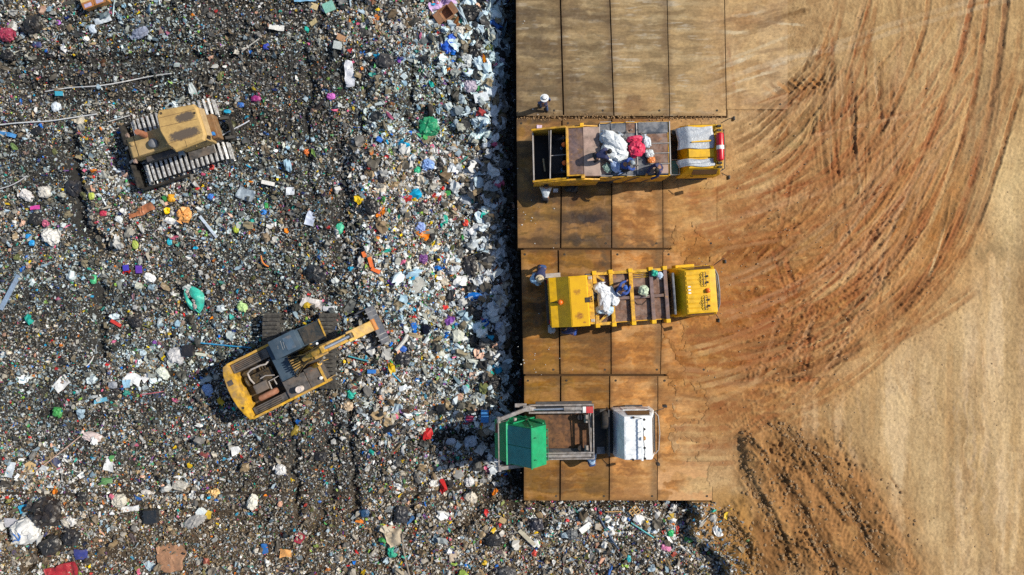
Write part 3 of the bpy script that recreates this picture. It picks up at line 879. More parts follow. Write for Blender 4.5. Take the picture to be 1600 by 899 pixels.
dx = np.arange(-35, 12.5, .09); dy = np.arange(-21, 21, .09)
DX, DY = np.meshgrid(dx, dy); DX = DX.ravel(); DY = DY.ravel()
dz = dump_z(DX, DY)
dpx = 800 + DX / K; dpy = 449.5 - DY / K
n1 = fbm(dpx / 30, dpy / 30, 4, 81)[:, None]
brown = (ss(700, 860, dpy) * .8)[:, None]
soil = np.array([.028, .027, .026]); soilb = np.array([.075, .053, .034])
dc = (soil * (1 - brown) + soilb * brown) * (.5 + 1.0 * n1)
bed = raw_mesh("waste_bed", np.stack([DX, DY, dz], -1), grid_faces(len(dx), len(dy)), tint_mat("compacted_waste", .95, .15, .5, 12.0, .05), dc, smooth=True)
tag(bed, kind="structure")


def on_dump(px, py):
    z = 0
    for _ in range(3):
        q = P(px, py, z); z = float(dump_z(q.x, q.y))
    return P(px, py, z)


# loose litter: hundreds of thousands of scraps, one object
PAL = [  # albedo, weight old, weight fresh
    ((.66, .66, .65), 15, 17), ((.78, .78, .77), 5, 12), ((.55, .50, .42), 9, 11), ((.42, .40, .36), 12, 10), ((.36, .27, .17), 9, 11), ((.20, .15, .10), 13, 11),
    ((.09, .08, .065), 12, 9), ((.02, .02, .022), 11, 7), ((.15, .145, .14), 10, 5), ((.38, .47, .54), 9, 7), ((.22, .30, .36), 4, 2), ((.04, .16, .50), 1.2, 1.1), ((.02, .035, .14), 1.5, 1), ((.50, .05, .05), 1.2, 1.4),
    ((.62, .16, .26), .9, 1.1), ((.68, .22, .04), 1.0, 1.2), ((.72, .50, .06), 1.2, 1.5), ((.08, .32, .10), 1.2, 1.0), ((.30, .46, .10), .9, 1.0), ((.03, .36, .30), 1.1, 1.0), ((.03, .30, .48), 1.0, .8), ((.26, .10, .34), .5, .6), ((.15, .15, .06), 3, 3), ((.66, .40, .30), 1.5, 2)]
PC = np.array([p[0] for p in PAL]); PO = np.array([p[1] for p in PAL], float); PF = np.array([p[2] for p in PAL], float)
PO /= PO.sum(); PF /= PF.sum()


DARK_AREAS = [(420, 120, 150, 75), (70, 510, 90, 50), (470, 330, 90, 70), (180, 112, 170, 34), (500, 760, 90, 90), (80, 640, 90, 50), (700, 150, 50, 45), (330, 430, 90, 40), (250, 860, 120, 40), (40, 260, 60, 50)]
LIGHT_AREAS = [(170, 275, 50, 60), (620, 300, 110, 90), (640, 450, 100, 90), (215, 560, 60, 50), (600, 620, 80, 60), (560, 230, 60, 50), (290, 145, 80, 16), (60, 740, 60, 30), (420, 340, 70, 50), (720, 470, 60, 90), (690, 60, 80, 60), (300, 300, 60, 50), (960, 830, 100, 20)]


def area(px, py, L):
    m = np.zeros(np.shape(px))
    wx = 50 * (fbm(px / 40, py / 40, 3, 98) - .5); wy = 50 * (fbm(px / 40, py / 40, 3, 99) - .5)
    for x, y, rx, ry in L: m = np.maximum(m, np.exp(-((px + wx - x) / rx) ** 2 - ((py + wy - y) / ry) ** 2))
    return m


def litter_batch(N, lo, hi, med, gn, lift, big=False, strip_only=False):
    X = rng.uniform(-34.8, 11.8, N); Y = rng.uniform(-20.8, 20.8, N)
    if strip_only:
        Y = rng.uniform(-9.5, 15, N); Y = np.where(rng.random(N) < .34, rng.uniform(8.5, 15, N), np.where(rng.random(N) < .3, rng.uniform(-4, 2.5, N), Y)); X = (edge_px(449.5 - Y / K) - 800) * K - np.abs(rng.normal(.5, 1.1, N)) - .55
    px = 800 + X / K; py = 449.5 - Y / K
    sdf = poly_sdf(px + 16 * (fbm(px / 14, py / 14, 2, 40) - .5), py, DUMP_POLY)
    ragged = (sdf < rng.exponential(14, N) - 2) & (py > 785)
    keep = (px < edge_px(py) - 3) | ragged
    fresh0 = .85 * ss(430, 760, px + 110 * (fbm(px / 80, py / 80, 2, 90) - .5)) * (1 - .55 * ss(690, 800, py))
    la = area(px, py, LIGHT_AREAS); da = area(px, py, DARK_AREAS)
    fresh0 = np.clip(fresh0 * .9 + .12 + .40 * la - .35 * da, 0, 1)
    dirt = fbm(px / 38, py / 38, 4, 91) + .10 * da - .08 * la
    fur = np.zeros(N)
    for pts, w, d in FURROWS:
        q, _ = seg_dist(px, py, pts); fur = np.maximum(fur, np.exp(-(q / (w * 1.1)) ** 2) * min(1, d * 2.4))
    for pts, w in DOZER_PRINTS + TRACK_PRINTS:
        q, _ = seg_dist(px, py, pts); fur = np.maximum(fur, .55 * (1 - ss(w * .7, w * 1.2, q)))
    thin = ss(.52, .68, dirt) * (1 - .6 * fresh0) * .42
    if big and not strip_only: thin = np.maximum(thin, .75 * da)
    keep &= rng.random(N) > np.maximum(thin, .8 * fur * (1 if not big else 1.1))
    X = X[keep]; Y = Y[keep]; px = px[keep]; py = py[keep]; fresh = fresh0[keep]; dirt = dirt[keep]; fur = fur[keep]; sdf = sdf[keep]; da = da[keep]; la = la[keep]
    N = len(X)
    size = np.clip(med * np.exp(rng.normal(0, .5, N)), lo, hi) * (.85 + .4 * fresh)
    asp = np.exp(rng.normal(0, .38, N)); asp = np.where(rng.random(N) < .06, asp * 3.2, asp)
    sx = size * np.sqrt(asp); sy = size / np.sqrt(asp)
    u = np.linspace(-.5, .5, gn); U, V = np.meshgrid(u, u); U = U.ravel(); V = V.ravel(); M = gn * gn
    round_ = 1 - .34 * (U * U + V * V) * 2
    jx = rng.normal(0, .13, (N, M)); jy = rng.normal(0, .13, (N, M))
    lx = sx[:, None] * (U * round_ + jx / (gn - 1) * 2); ly = sy[:, None] * (V * round_ + jy / (gn - 1) * 2)
    puff = (1 - 2.2 * (U * U + V * V)) * rng.uniform(-.05, .42, N)[:, None]
    lz = size[:, None] * (puff + rng.normal(0, .13 if gn == 3 else .085, (N, M)))
    yaw = rng.uniform(0, 2 * PI, N); tilt = np.abs(rng.normal(0, .55, N)).clip(0, 1.3); az = rng.uniform(0, 2 * PI, N)
    c, s = np.cos(yaw)[:, None], np.sin(yaw)[:, None]
    lx, ly = lx * c - ly * s, lx * s + ly * c
    ct, st = np.cos(tilt)[:, None], np.sin(tilt)[:, None]; ca, sa = np.cos(az)[:, None], np.sin(az)[:, None]
    a = lx * ca + ly * sa; b = -lx * sa + ly * ca
    a, lz = a * ct + lz * st, -a * st + lz * ct
    lx, ly = a * ca - b * sa, a * sa + b * ca
    gi = np.clip(np.round((X - gx[0]) / STEP).astype(int), 0, len(gx) - 1); gj = np.clip(np.round((Y - gy[0]) / STEP).astype(int), 0, len(gy) - 1)
    base = np.maximum(dump_z(X, Y), np.where((py > 785) & (px > 815), gh[gj * len(gx) + gi], -9))
    z0 = base + rng.uniform(-.02, lift, N) + size * .12
    vv = np.stack([lx + X[:, None], ly + Y[:, None], lz + z0[:, None]], -1).reshape(-1, 3)
    ff = (grid_faces(gn, gn)[None] + (np.arange(N) * M)[:, None, None]).reshape(-1, 4)
    pick = rng.random(N)
    co = np.searchsorted(np.cumsum(PO), pick).clip(0, len(PAL) - 1); cf = np.searchsorted(np.cumsum(PF), pick).clip(0, len(PAL) - 1)
    isf = rng.random(N) < np.maximum(fresh, .5 * ss(690, 760, px))
    col = PC[np.where(isf, cf, co)] * rng.uniform(.75, 1.2, (N, 1))
    cool = (ss(.42, .62, fbm(px / 90, py / 90, 3, 95)) * (1 - ss(560, 760, py)))[:, None]
    strip = (ss(660, 730, px) * (1 - ss(740, 800, py)))[:, None]
    wh = rng.random((N, 1)) < (.55 if strip_only else .12 * strip + .10 * la[:, None])
    col = np.where(wh, np.array([.72, .76, .80]) * rng.uniform(.7, 1.1, (N, 1)), col)
    if strip_only: col = np.where(rng.random((N, 1)) < .14, np.array([.02, .02, .024]), col)
    col = col * (1 + cool * np.array([-.10, .03, .10]))
    lum = col.mean(1, keepdims=True); col = np.clip(lum + (col - lum) * 1.2, .004, .85)
    dk = np.clip(ss(.52, .68, fbm(px / 45, py / 45, 4, 97)) * (1 - .6 * fresh) * .42 + .24 * da, 0, .8)[:, None]
    col = col * (1 - dk * rng.random((N, 1)) ** .6)
    col = np.where(rng.random((N, 1)) < .09 * (1 - fresh[:, None]), col * .10, col)
    pit_shade = ss(-36, -12, px - edge_px(py))[:, None] * (py < 780)[:, None]
    col = col * (1 - .85 * pit_shade * (rng.random((N, 1)) < .9))  # deep shade below the platform edge painted into the scrap colours
    grime = np.clip(rng.beta(.75, 1.7, N) * (1.04 - .45 * fresh) + .30 * (dirt - .5) + .3 * fur, 0, .93)[:, None]
    br = ss(700, 850, py)[:, None]
    sc = np.array([.060, .061, .056]) * (1 - br) + np.array([.15, .105, .058]) * br
    col = col * (1 - grime) + sc * grime
    return vv, ff, np.repeat(np.clip(col, 0, .85), M, 0)


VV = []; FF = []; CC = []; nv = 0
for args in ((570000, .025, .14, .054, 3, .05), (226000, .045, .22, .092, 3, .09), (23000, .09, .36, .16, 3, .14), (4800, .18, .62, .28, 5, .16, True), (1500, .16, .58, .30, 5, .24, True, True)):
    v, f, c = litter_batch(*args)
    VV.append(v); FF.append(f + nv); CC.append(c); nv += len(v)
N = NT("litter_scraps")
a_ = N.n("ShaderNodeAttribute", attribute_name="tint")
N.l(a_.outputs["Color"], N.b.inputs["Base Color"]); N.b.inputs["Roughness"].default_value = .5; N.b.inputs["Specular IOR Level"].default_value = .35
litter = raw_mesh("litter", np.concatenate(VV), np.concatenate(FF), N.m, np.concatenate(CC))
tag(litter, kind="stuff")
del VV, FF, CC

# clods of soil: along the plate joint, on the bank and at the clay's edge
def clods(n, fx, lo, hi, z):
    out = MB()
    for _ in range(n):
        px, py = fx(); q = P(px, py, 0); r = lo * (hi / lo) ** (rnd.random() ** 2.2)
        zz = z(q.x, q.y)
        n_ = 6; pts = [(r * (.7 + .5 * rnd.random()) * math.cos(2 * PI * k / n_), r * (.7 + .5 * rnd.random()) * math.sin(2 * PI * k / n_)) for k in range(n_)]
        vs = [(q.x + a, q.y + b, zz - r * .2) for a, b in pts] + [(q.x + a * .7, q.y + b * .7, zz + r * (.3 + .4 * rnd.random())) for a, b in pts] + [(q.x, q.y, zz + r * .75)]
        fs = [(k, (k + 1) % n_, (k + 1) % n_ + n_, k + n_) for k in range(n_)] + [(k + n_, (k + 1) % n_ + n_, 2 * n_) for k in range(n_)]
        out.add(vs, fs)
    return out


def gh_at(x, y):
    i = min(max(int(round((x - gx[0]) / STEP)), 0), len(gx) - 1); j = min(max(int(round((y - gy[0]) / STEP)), 0), len(gy) - 1)
    return float(gh[j * len(gx) + i])


clod_m = paint("clod_soil", (.27, .165, .08), .95, .3, scale=4)
tag(clods(420, lambda: (rnd.uniform(808, 1130), 184 + rnd.gauss(0, 2.4)), .02, .07, lambda x, y: .01).build("soil_crumbs", clod_m), kind="stuff")
CL_LINES = [spline(p[0], 6) for p in (BANKLINES[4], BANKLINES[5], BANKLINES[6], BANKLINES[7])]
def bank_pt():
    while True:
        if rnd.random() < .75:
            l = rnd.choice(CL_LINES); p = l[rnd.randrange(len(l))]; px, py = p[0] + rnd.gauss(0, 9), p[1] + rnd.gauss(0, 7)
        else: px, py = rnd.uniform(1120, 1440), rnd.uniform(655, 899)
        if poly_sdf(np.array([px]), np.array([py]), BANK)[0] < -4: return px, py
tag(clods(2400, bank_pt, .016, .12, gh_at).build("soil_clods", clod_m), kind="stuff")
tag(clods(900, lambda: (rnd.gauss(1150, 90), rnd.gauss(450, 120)) if rnd.random() < .5 else (rnd.uniform(1130, 1580), rnd.uniform(20, 880)), .012, .05, lambda x, y: max(gh_at(x, y), .0)).build("loose_stones", paint("stone_tan", (.36, .25, .15), .95, .2, scale=4)), kind="stuff")
# ------------------------------------------------------------------ vehicles
YEL = paint("truck_yellow", (.74, .415, .002), .45, .07, .14, scale=1.3)
YELR = paint("truck_yellow_rusty", (.66, .34, .012), .5, .35, .42, scale=1.6)
YELD = paint("yellow_scuffed", (.62, .34, .02), .5, .3, .4, scale=2.2)
RUST = paint("rust_deck", (.16, .082, .052), .6, .6, .5, dustc=(.27, .20, .17), rustc=(.20, .085, .02), scale=2.2)
RUSTP = paint("rust_plate_pink", (.29, .195, .16), .5, .5, .36, dustc=(.38, .29, .24), rustc=(.16, .07, .04), scale=1.1)
RUSTV = paint("rust_beam_violet", (.16, .11, .11), .6, .35, .45, dustc=(.28, .15, .06), rustc=(.40, .19, .02), scale=1.8)
STEELD = paint("dark_steel", (.045, .047, .055), .5, .3, .1, dustc=(.16, .12, .09))
STEELG = paint("grey_steel", (.40, .38, .37), .45, .35, .25, dustc=(.30, .22, .16), scale=2)
SLATE = paint("slate_panel", (.06, .072, .095), .4, .6, .1, dustc=(.24, .24, .25), scale=2)
BLACK = paint("black_rubber", (.015, .015, .017), .75, .35, 0, dustc=(.13, .09, .055))
BLACKP = paint("black_plastic", (.012, .012, .014), .5, .1)
GLASS = paint("dark_glass", (.02, .025, .03), .08, .1)
WHITE = paint("cab_white", (.80, .83, .86), .35, .0, 0, scale=1.2)
CHROME = paint("bright_rod", (.62, .66, .72), .22, .05, 0, metal=.9)
STEELM = paint("weathered_steel", (.27, .25, .245), .5, .4, .35, dustc=(.24, .18, .13), scale=2)
RIM = paint("rim_grey", (.34, .33, .32), .5, .5)
ORANGE = paint("beacon_orange", (.85, .16, .015), .25, .05)
RED = paint("gas_red", (.55, .012, .03), .25, .05)
GREEN = paint("skip_green", (.003, .265, .105), .42, .14, .04, dustc=(.04, .22, .11), scale=1.2)
TEAL = paint("skip_lid_teal", (.012, .19, .20), .45, .3, .0, dustc=(.04, .22, .22), scale=.9)
TARP = plastic("tarp_pale", (.46, .49, .53), .4, .10)
LABELW = paint("label_white", (.8, .8, .78), .5, .1)


def spot_mat(name, c0, c1, spot, centres, scale, rough=.5):
    """paint with a few ragged worn or rusted spots of its own shape"""
    N = NT(name); co = N.n("ShaderNodeTexCoord").outputs["Object"]
    sx_ = N.n("ShaderNodeSeparateXYZ"); N.l(co, sx_.inputs[0]); low = None
    for cx, cy, rx, ry in centres:
        f = []
        for ax, c_, r_ in ((0, cx, rx), (1, cy, ry)):
            a = N.n("ShaderNodeMath", operation='SUBTRACT'); N.l(sx_.outputs[ax], a.inputs[0]); a.inputs[1].default_value = c_
            b = N.n("ShaderNodeMath", operation='DIVIDE'); N.l(a.outputs[0], b.inputs[0]); b.inputs[1].default_value = r_
            c = N.n("ShaderNodeMath", operation='MULTIPLY'); N.l(b.outputs[0], c.inputs[0]); N.l(b.outputs[0], c.inputs[1]); f.append(c.outputs[0])
        s_ = N.n("ShaderNodeMath", operation='ADD'); N.l(f[0], s_.inputs[0]); N.l(f[1], s_.inputs[1])
        if low is None: low = s_.outputs[0]
        else:
            m = N.n("ShaderNodeMath", operation='MINIMUM'); N.l(low, m.inputs[0]); N.l(s_.outputs[0], m.inputs[1]); low = m.outputs[0]
    nz = N.noise(scale, 8, .8, co, .6)
    ad = N.n("ShaderNodeMath", operation='MULTIPLY_ADD'); N.l(nz.outputs[0], ad.inputs[0]); ad.inputs[1].default_value = 4.5; N.l(low, ad.inputs[2])
    fac = N.n("ShaderNodeMapRange"); fac.inputs[1].default_value = 3.2; fac.inputs[2].default_value = 2.0; N.l(ad.outputs[0], fac.inputs[0])
    nb = N.noise(2.4, 6, .7, co)
    N.l(N.mix(fac.outputs[0], N.mix(N.ramp(nb.outputs[0], .35, .65), c0, c1), spot), N.b.inputs["Base Color"]); N.b.inputs["Roughness"].default_value = rough
    return N.m


def wheel(root, x, y, r, w, dual=False):
    s = 1 if y > 0 else -1
    o = None
    for k in ((1, 0) if dual else (0,)):
        yc = y - s * k * (w + .04); ty = MB()
        ty.lathe([(r * .58, -w / 2 + .02), (r * .9, -w / 2), (r, -w / 2 + .035), (r, w / 2 - .035), (r * .9, w / 2), (r * .58, w / 2 - .02)], (x, yc, r), 28, 'y')
        o = ty.build("wheel", BLACK, root, smooth=True)
    MB().lathe([(0, -.02), (r * .56, -.03), (r * .56, .02), (r * .4, .0), (r * .2, .05), (0, .05)], (x, y + s * (w / 2 - .05), r), 20, 'y').build("rim", RIM, o, smooth=True)
    return o


def beacon(parent, x, y, z, r=.09, h=.16):
    b = MB().lathe([(0, 0), (r * 1.15, 0), (r * 1.15, .04), (r * .9, .045), (r, .06), (r * .9, h * .8), (r * .5, h), (0, h * 1.04)], (x, y, z), 16)
    return b.build("beacon", ORANGE, parent, smooth=True)


def mirror_arm(root, pts, head, sz=(.05, .09, .17)):
    m = MB().tube(pts, .018, 6)
    o = m.build("mirror_arm", BLACKP, root)
    hx, hy, hz = head
    MB().box(hx - sz[0], hx + sz[0], hy - sz[1], hy + sz[1], hz - sz[2], hz + sz[2]).build("mirror", BLACKP, o, bevel=.03)
    return o


def chassis(root, x0, x1, z=.78):
    f = MB()
    for y in (-.42, .42): f.box(x0, x1, y - .05, y + .05, z, z + .2)
    for x in np.linspace(x0 + .3, x1 - .3, 6): f.box(x - .04, x + .04, -.40, .40, z + .03, z + .15)
    f.build("chassis_frame", STEELD, root, bevel=.01)
    d = MB().cyl((x0 + 1.4, 0, .62), (x1 - 1.6, 0, .70), .06, n=10)
    d.lathe([(0, -.16), (.12, -.14), (.2, 0), (.12, .14), (0, .16)], (x0 + 1.4, 0, .55), 12, 'x')
    d.build("drive_shaft", STEELD, root, smooth=True)
    t = MB(); t.cyl((x1 - 3.0, -.80, .78), (x1 - 2.1, -.80, .78), .27, n=20)
    t.build("fuel_tank", STEELG, root, bevel=.02, smooth=True)
    b = MB().box(x1 - 2.9, x1 - 2.3, .62, 1.02, .6, .95); b.build("battery_box", BLACKP, root, bevel=.02)


def cab_common(root, m, x0, x1, w, roof_z, ins=.16, rear=.32, nose=.42, wr=None):
    """tilt cab: lower shell, upper shell with raked screen, doors, glass, grille, bumper, lamps"""
    wr = w - ins if wr is None else wr
    lo = MB()
    lo.prism([(x0, .55), (x1 - .05, .55), (x1, .75), (x1, 1.42), (x1 - .04, 1.55), (x0, 1.55)], -w, w)
    lo.build("cab_shell", m, root, bevel=.06, smooth=True)
    up = MB().taper((x0, x1 - .04, -w, w, 1.54), (x0 + rear, x1 - nose, -wr, wr, roof_z - .06))
    up.build("cab_upper", m, root, bevel=.05, smooth=True)
    g = MB(); a = (1.66 - 1.54) / (roof_z - .06 - 1.54); b_ = (roof_z - .22 - 1.54) / (roof_z - .06 - 1.54)
    def fx(t): return x1 - .04 - (nose - .04) * t + .012
    g.hexa([(fx(a) - .03, -w + .2, 1.66), (fx(a), -w + .2, 1.66), (fx(a), w - .2, 1.66), (fx(a) - .03, w - .2, 1.66),
            (fx(b_) - .03, -wr + .14, roof_z - .22), (fx(b_), -wr + .14, roof_z - .22), (fx(b_), wr - .14, roof_z - .22), (fx(b_) - .03, wr - .14, roof_z - .22)])
    g.build("windscreen", GLASS, root)
    wp = MB()
    for y in (-.45, .25): wp.tube([(fx(a) + .02, y, 1.68), (fx(a) - .04, y + .42, 1.95)], .012, 5)
    wp.build("wiper", BLACKP, root)
    for s in (-1, 1):
        d = MB(); yo = w + .012
        d.box(x0 + .42, x1 - .22, s * yo - .012, s * yo + .012, .72, 1.54)
        dr = d.build("door", m, root, bevel=.01)
        MB().box(x0 + .5, x0 + .66, s * (yo + .022) - .01, s * (yo + .022) + .01, 1.34, 1.38).build("handle", BLACKP, dr)
        w1 = MB(); yb = s * (w - (w - wr) * a + .008); yt = s * (w - (w - wr) * b_ + .008)
        w1.hexa([(x0 + .5, yb - .012, 1.66), (x1 - .26, yb - .012, 1.66), (x1 - .26, yb + .012, 1.66), (x0 + .5, yb + .012, 1.66),
                 (x0 + rear + .22, yt - .012, roof_z - .22), (x1 - nose - .06, yt - .012, roof_z - .22), (x1 - nose - .06, yt + .012, roof_z - .22), (x0 + rear + .22, yt + .012, roof_z - .22)])
        w1.build("side_window", GLASS, root)
        hl = MB().box(x1 - .02, x1 + .035, s * (w - .34) - .17, s * (w - .34) + .17, .80, .98)
        hl.build("headlight", LABELW, root, bevel=.02)
        st = MB().box(x0 + .7, x1 - .35, s * (w + .0) - .06, s * (w + .0) + .06, .42, .47)
        st.build("step", STEELD, root, bevel=.01)
    gr = MB()
    for z in (1.06, 1.13, 1.20, 1.27): gr.box(x1, x1 + .025, -w + .3, w - .3, z, z + .035)
    gr.build("grille", BLACKP, root)
    bp = MB().plan([(x1 - .1, -w - .02), (x1 + .12, -w + .12), (x1 + .17, -.5), (x1 + .17, .5), (x1 + .12, w - .12), (x1 - .1, w + .02)], .42, .68)
    bp.build("bumper", m, root, bevel=.03)


def roof_panel(root, m, x0, x1, w, z, ribs=8, rh=.005):
    b = MB().box(x0 - .03, x1 + .05, -w, w, z - .10, z - .02)
    r = b.build("roof", m, root, bevel=.04, smooth=True)
    k = MB()
    for y in np.linspace(-w + .14, w - .14, ribs):
        k.box(x0 + .02, x1 - .22, y - .075, y + .075, z - .03, z + rh)
    k.build("roof_rib", m, r, bevel=.012)
    return r


# ---------------------------------------------------------------- 1: open yellow compactor with the sack load
T1 = empty("refuse_truck", (5.515, 6.425, PLATE_Z), R(1.5), "yellow rear-loading refuse truck with red gas cylinder and pale tarp on its cab", "refuse truck", "refuse trucks parked along the dump edge")
chassis(T1, -3.4, 3.9)
for s in (-1, 1):
    wheel(T1, 3.35, s * 1.0, .46, .28); wheel(T1, -1.2, s * 1.03, .46, .25, True)
    fn = MB().prism([(-1.75, .95), (-1.55, 1.05), (-.85, 1.05), (-.65, .95), (-.65, .92), (-.85, 1.01), (-1.55, 1.01), (-1.75, .92)], s * 1.17 - .2, s * 1.17 + .0); fn.build("mudguard", BLACKP, T1)
cab_common(T1, YEL, 2.45, 4.38, 1.17, 2.5, ins=.16, rear=.2, nose=.3)
rf = roof_panel(T1, YEL, 2.65, 4.1, 1.0, 2.5, 5)
# tarp thrown over the cab roof, folded back over one raised yellow rib
tp = MB(); nx, ny = 18, 24
for side in (0, 1):
    vs = []; fs = []
    ya, yb = ((-.10, .90) if side == 0 else (-.92, -.58))
    for j in range(ny):
        for i in range(nx):
            u = i / (nx - 1); v = j / (ny - 1)
            x = 2.16 + 1.62 * u + .05 * math.sin(v * 5 + side); y = ya + (yb - ya) * v + .03 * math.sin(u * 7)
            fold = max(0, 1 - abs(v - .35 - .5 * u + .2 * side) / .06) * .05 + max(0, 1 - abs(v - .75 - .3 * u) / .05) * .04
            z = 2.54 - .32 * max(0, .28 - u) / .28 + .03 * mnoise.noise(Vector((u * 2.2 + side * 5, v * 2.5 - u * 2, 1))) + fold
            vs.append((x, y, max(z, 2.525 - .35 * max(0, .28 - u) / .28)))
    fs = [tuple(int(q) for q in f) for f in grid_faces(nx, ny)]
    tp.add(vs, fs)
tpo = tp.build("roof_tarp", TARP, T1, smooth=True)
so = tpo.modifiers.new("s", 'SOLIDIFY'); so.thickness = .012
MB().box(2.62, 3.8, -.50, -.14, 2.50, 2.55).build("roof_stripe", YEL, rf, bevel=.015)
MB().plan([(2.75, .17), (3.6, .20), (3.7, .27), (3.2, .25), (2.75, .22)], 2.535, 2.60).build("roof_stripe", YEL, rf)
gas = MB(); gas.lathe([(0, -.66), (.08, -.65), (.15, -.6), (.165, -.52), (.165, .52), (.15, .6), (.08, .65), (0, .66)], (4.02, -.08, 2.72), 24, 'y')
go = gas.build("gas_cylinder", RED, T1, smooth=True)
MB().lathe([(.168, -.09), (.170, -.085), (.170, .085), (.168, .09)], (4.02, -.12, 2.72), 24, 'y').build("label_band", LABELW, go, smooth=True)
rk = MB()
for y in (-.99, -.80, .70, .90): rk.box(3.93, 4.12, y - .045, y + .045, 2.5, 2.66)
rk.build("rack_clamp", BLACKP, T1, bevel=.01)
rk = MB()
for x in (3.88, 4.16): rk.bar((x, -1.04, 2.56), (x, .97, 2.56), .035, .035)
for y in (-1.04, -.90, -.72, .62, .80, .97): rk.bar((3.88, y, 2.58), (4.16, y, 2.58), .03, .03)
rk.build("roof_rack", YELD, T1)
gd = MB()
for z in (1.35, 1.7): gd.tube([(4.40, -1.0, z), (4.52, -.9, z), (4.56, 0, z), (4.52, .9, z), (4.40, 1.0, z)], .022, 6)
for y in (-.9, -.3, .3, .9): gd.tube([(4.53, y, 1.3), (4.53, y, 1.75)], .018, 6)
gd.build("bull_bar", STEELD, T1)
mirror_arm(T1, [(4.3, 1.16, 2.0), (4.62, 1.32, 2.08), (4.86, 1.40, 2.08)], (4.9, 1.36, 1.95))
mirror_arm(T1, [(4.3, -1.16, 1.9), (4.6, -1.34, 1.98), (4.66, -1.36, 1.9)], (4.66, -1.36, 1.75))
# side skirts of the body, yellow with black raked stripes
for s in (-1, 1):
    sk = MB().prism([(-1.45, .55), (1.75, .62), (1.75, 2.2), (-1.45, 2.2)], s * 1.26 - .02, s * 1.26 + .02)
    o = sk.build("body_side", YELR, T1, bevel=.01)
    for x in (-1.0, -.2, .7):
        MB().prism([(x, .62), (x + .16, .62), (x + .62, 2.1), (x + .46, 2.1)], s * 1.285 - .006, s * 1.285 + .006).build("stripe", STEELD, o)
MB().box(-1.45, 1.75, -1.22, 1.22, 1.0, 1.12).build("body_floor", STEELD, T1)
MB().box(1.74, 1.82, -1.26, 1.26, .9, 2.24).build("front_bulkhead", YELR, T1, bevel=.01)
# the top deck: plates of rust, slate sheets
dk = MB().box(-1.44, 1.82, -1.2, 1.24, 2.14, 2.2); dk.build("top_deck", SLATE, T1, bevel=.01)
for (x0, x1, y0, y1, m, nm) in ((.72, 1.80, .28, .70, RUST, "deck_plate"), (.72, 1.80, -.18, .22, RUST, "deck_plate"), (.76, 1.80, -.66, -.24, RUST, "deck_plate"), (.9, 1.80, -1.15, -.74, RUSTP, "deck_plate"),
                               (-.18, .22, .76, 1.22, RUST, "deck_plate"), (.38, 1.78, .74, 1.25, SLATE, "deck_sheet"), (-.9, -.22, .80, 1.22, SLATE, "deck_sheet"), (-.2, .7, -1.15, -.2, SLATE, "deck_sheet"), (-1.4, -.95, -1.1, .5, RUSTP, "deck_plate")):
    MB().box(x0, x1, y0, y1, 2.19, 2.225 if nm == "deck_plate" else 2.24).build(nm, m, T1, bevel=.008)
for q_ in [((.7, y, 2.24), (1.84, y, 2.24), .03, .05) for y in (-.70, -.21, .25)] + [((1.83, -1.22, 2.25), (1.83, 1.25, 2.25), .05, .06), ((.30, -1.15, 2.23), (.30, 1.22, 2.23), .05, .08), ((-1.42, -1.2, 2.24), (-1.42, 1.24, 2.24), .04, .06)]:
    MB().bar(*q_).build("deck_rail", STEELG, T1, bevel=.005)
hr = MB()
for y in (-1.24, 1.26):
    hr.tube([(-1.42, y, 2.2), (-1.42, y, 2.42), (-.9, y, 2.42), (-.9, y, 2.2)], .018, 6)
    hr.tube([(-.2, y, 2.2), (-.2, y, 2.34), (.2, y, 2.34)], .018, 6)
hr.build("hand_rail", STEELG, T1)
# upper tail: two rust panels, the yellow frame, then the open black hopper
MB().prism([(-2.22, 2.2), (-1.46, 2.15), (-1.46, 2.45), (-2.22, 2.50)], -1.22, 1.04).build("tail_plate", RUSTP, T1, bevel=.01)
MB().prism([(-2.92, 2.30), (-2.23, 2.44), (-2.23, 2.48), (-2.92, 2.34)], -1.12, 1.02).build("tail_plate", RUSTV, T1, bevel=.008, label="darker sloping rust plate above the hopper")
fr_ = MB()
fr_.bar((-2.95, -1.2, 2.36), (-2.95, 1.08, 2.36), .12, .12); fr_.bar((-2.95, -1.17, 2.36), (-2.2, -1.17, 2.5), .06, .1); fr_.bar((-2.95, 1.05, 2.36), (-2.2, 1.05, 2.5), .06, .1)
fr_.box(-2.36, -2.18, -1.34, -1.2, 2.36, 2.54); fr_.box(-2.36, -2.18, 1.06, 1.22, 2.36, 2.54)
fr_.build("tail_frame", YELR, T1, bevel=.015)
for s, y0, y1 in ((1, 1.1, 1.16), (-1, -1.38, -1.30)):
    w_ = MB().prism([(-4.5, .6), (-1.46, .6), (-1.46, 2.2), (-2.2, 2.4), (-3.0, 2.24), (-3.9, 1.85), (-4.5, 1.62)], y0, y1)
    w_.build("hopper_side", YELR, T1, bevel=.015)
    MB().bar((-4.56, s * 1.23 - (0.06 if s < 0 else .08), 1.66), (-3.0, s * 1.2 - .06, 2.22), .09, .08).build("side_rail", YELR, T1, bevel=.01)
MB().prism([(-4.5, .55), (-3.0, .55), (-3.0, .62), (-4.44, .66), (-4.44, 1.3), (-4.5, 1.3)], -1.3, 1.1).build("hopper_tray", BLACKP, T1)
MB().box(-2.98, -2.92, -1.3, 1.1, .6, 2.3).build("hopper_bulkhead", BLACKP, T1)
tl = MB().bar((-4.5, -1.3, 1.32), (-4.5, 1.1, 1.32), .06, .1); tl.build("hopper_lip", STEELG, T1, bevel=.01)
pb = MB().prism([(-3.75, .9), (-3.05, .9), (-3.05, 1.0), (-3.68, 1.0), (-3.72, 1.9), (-3.78, 1.9)], -1.25, 1.05); pb.build("packer_blade", STEELD, T1, bevel=.01)
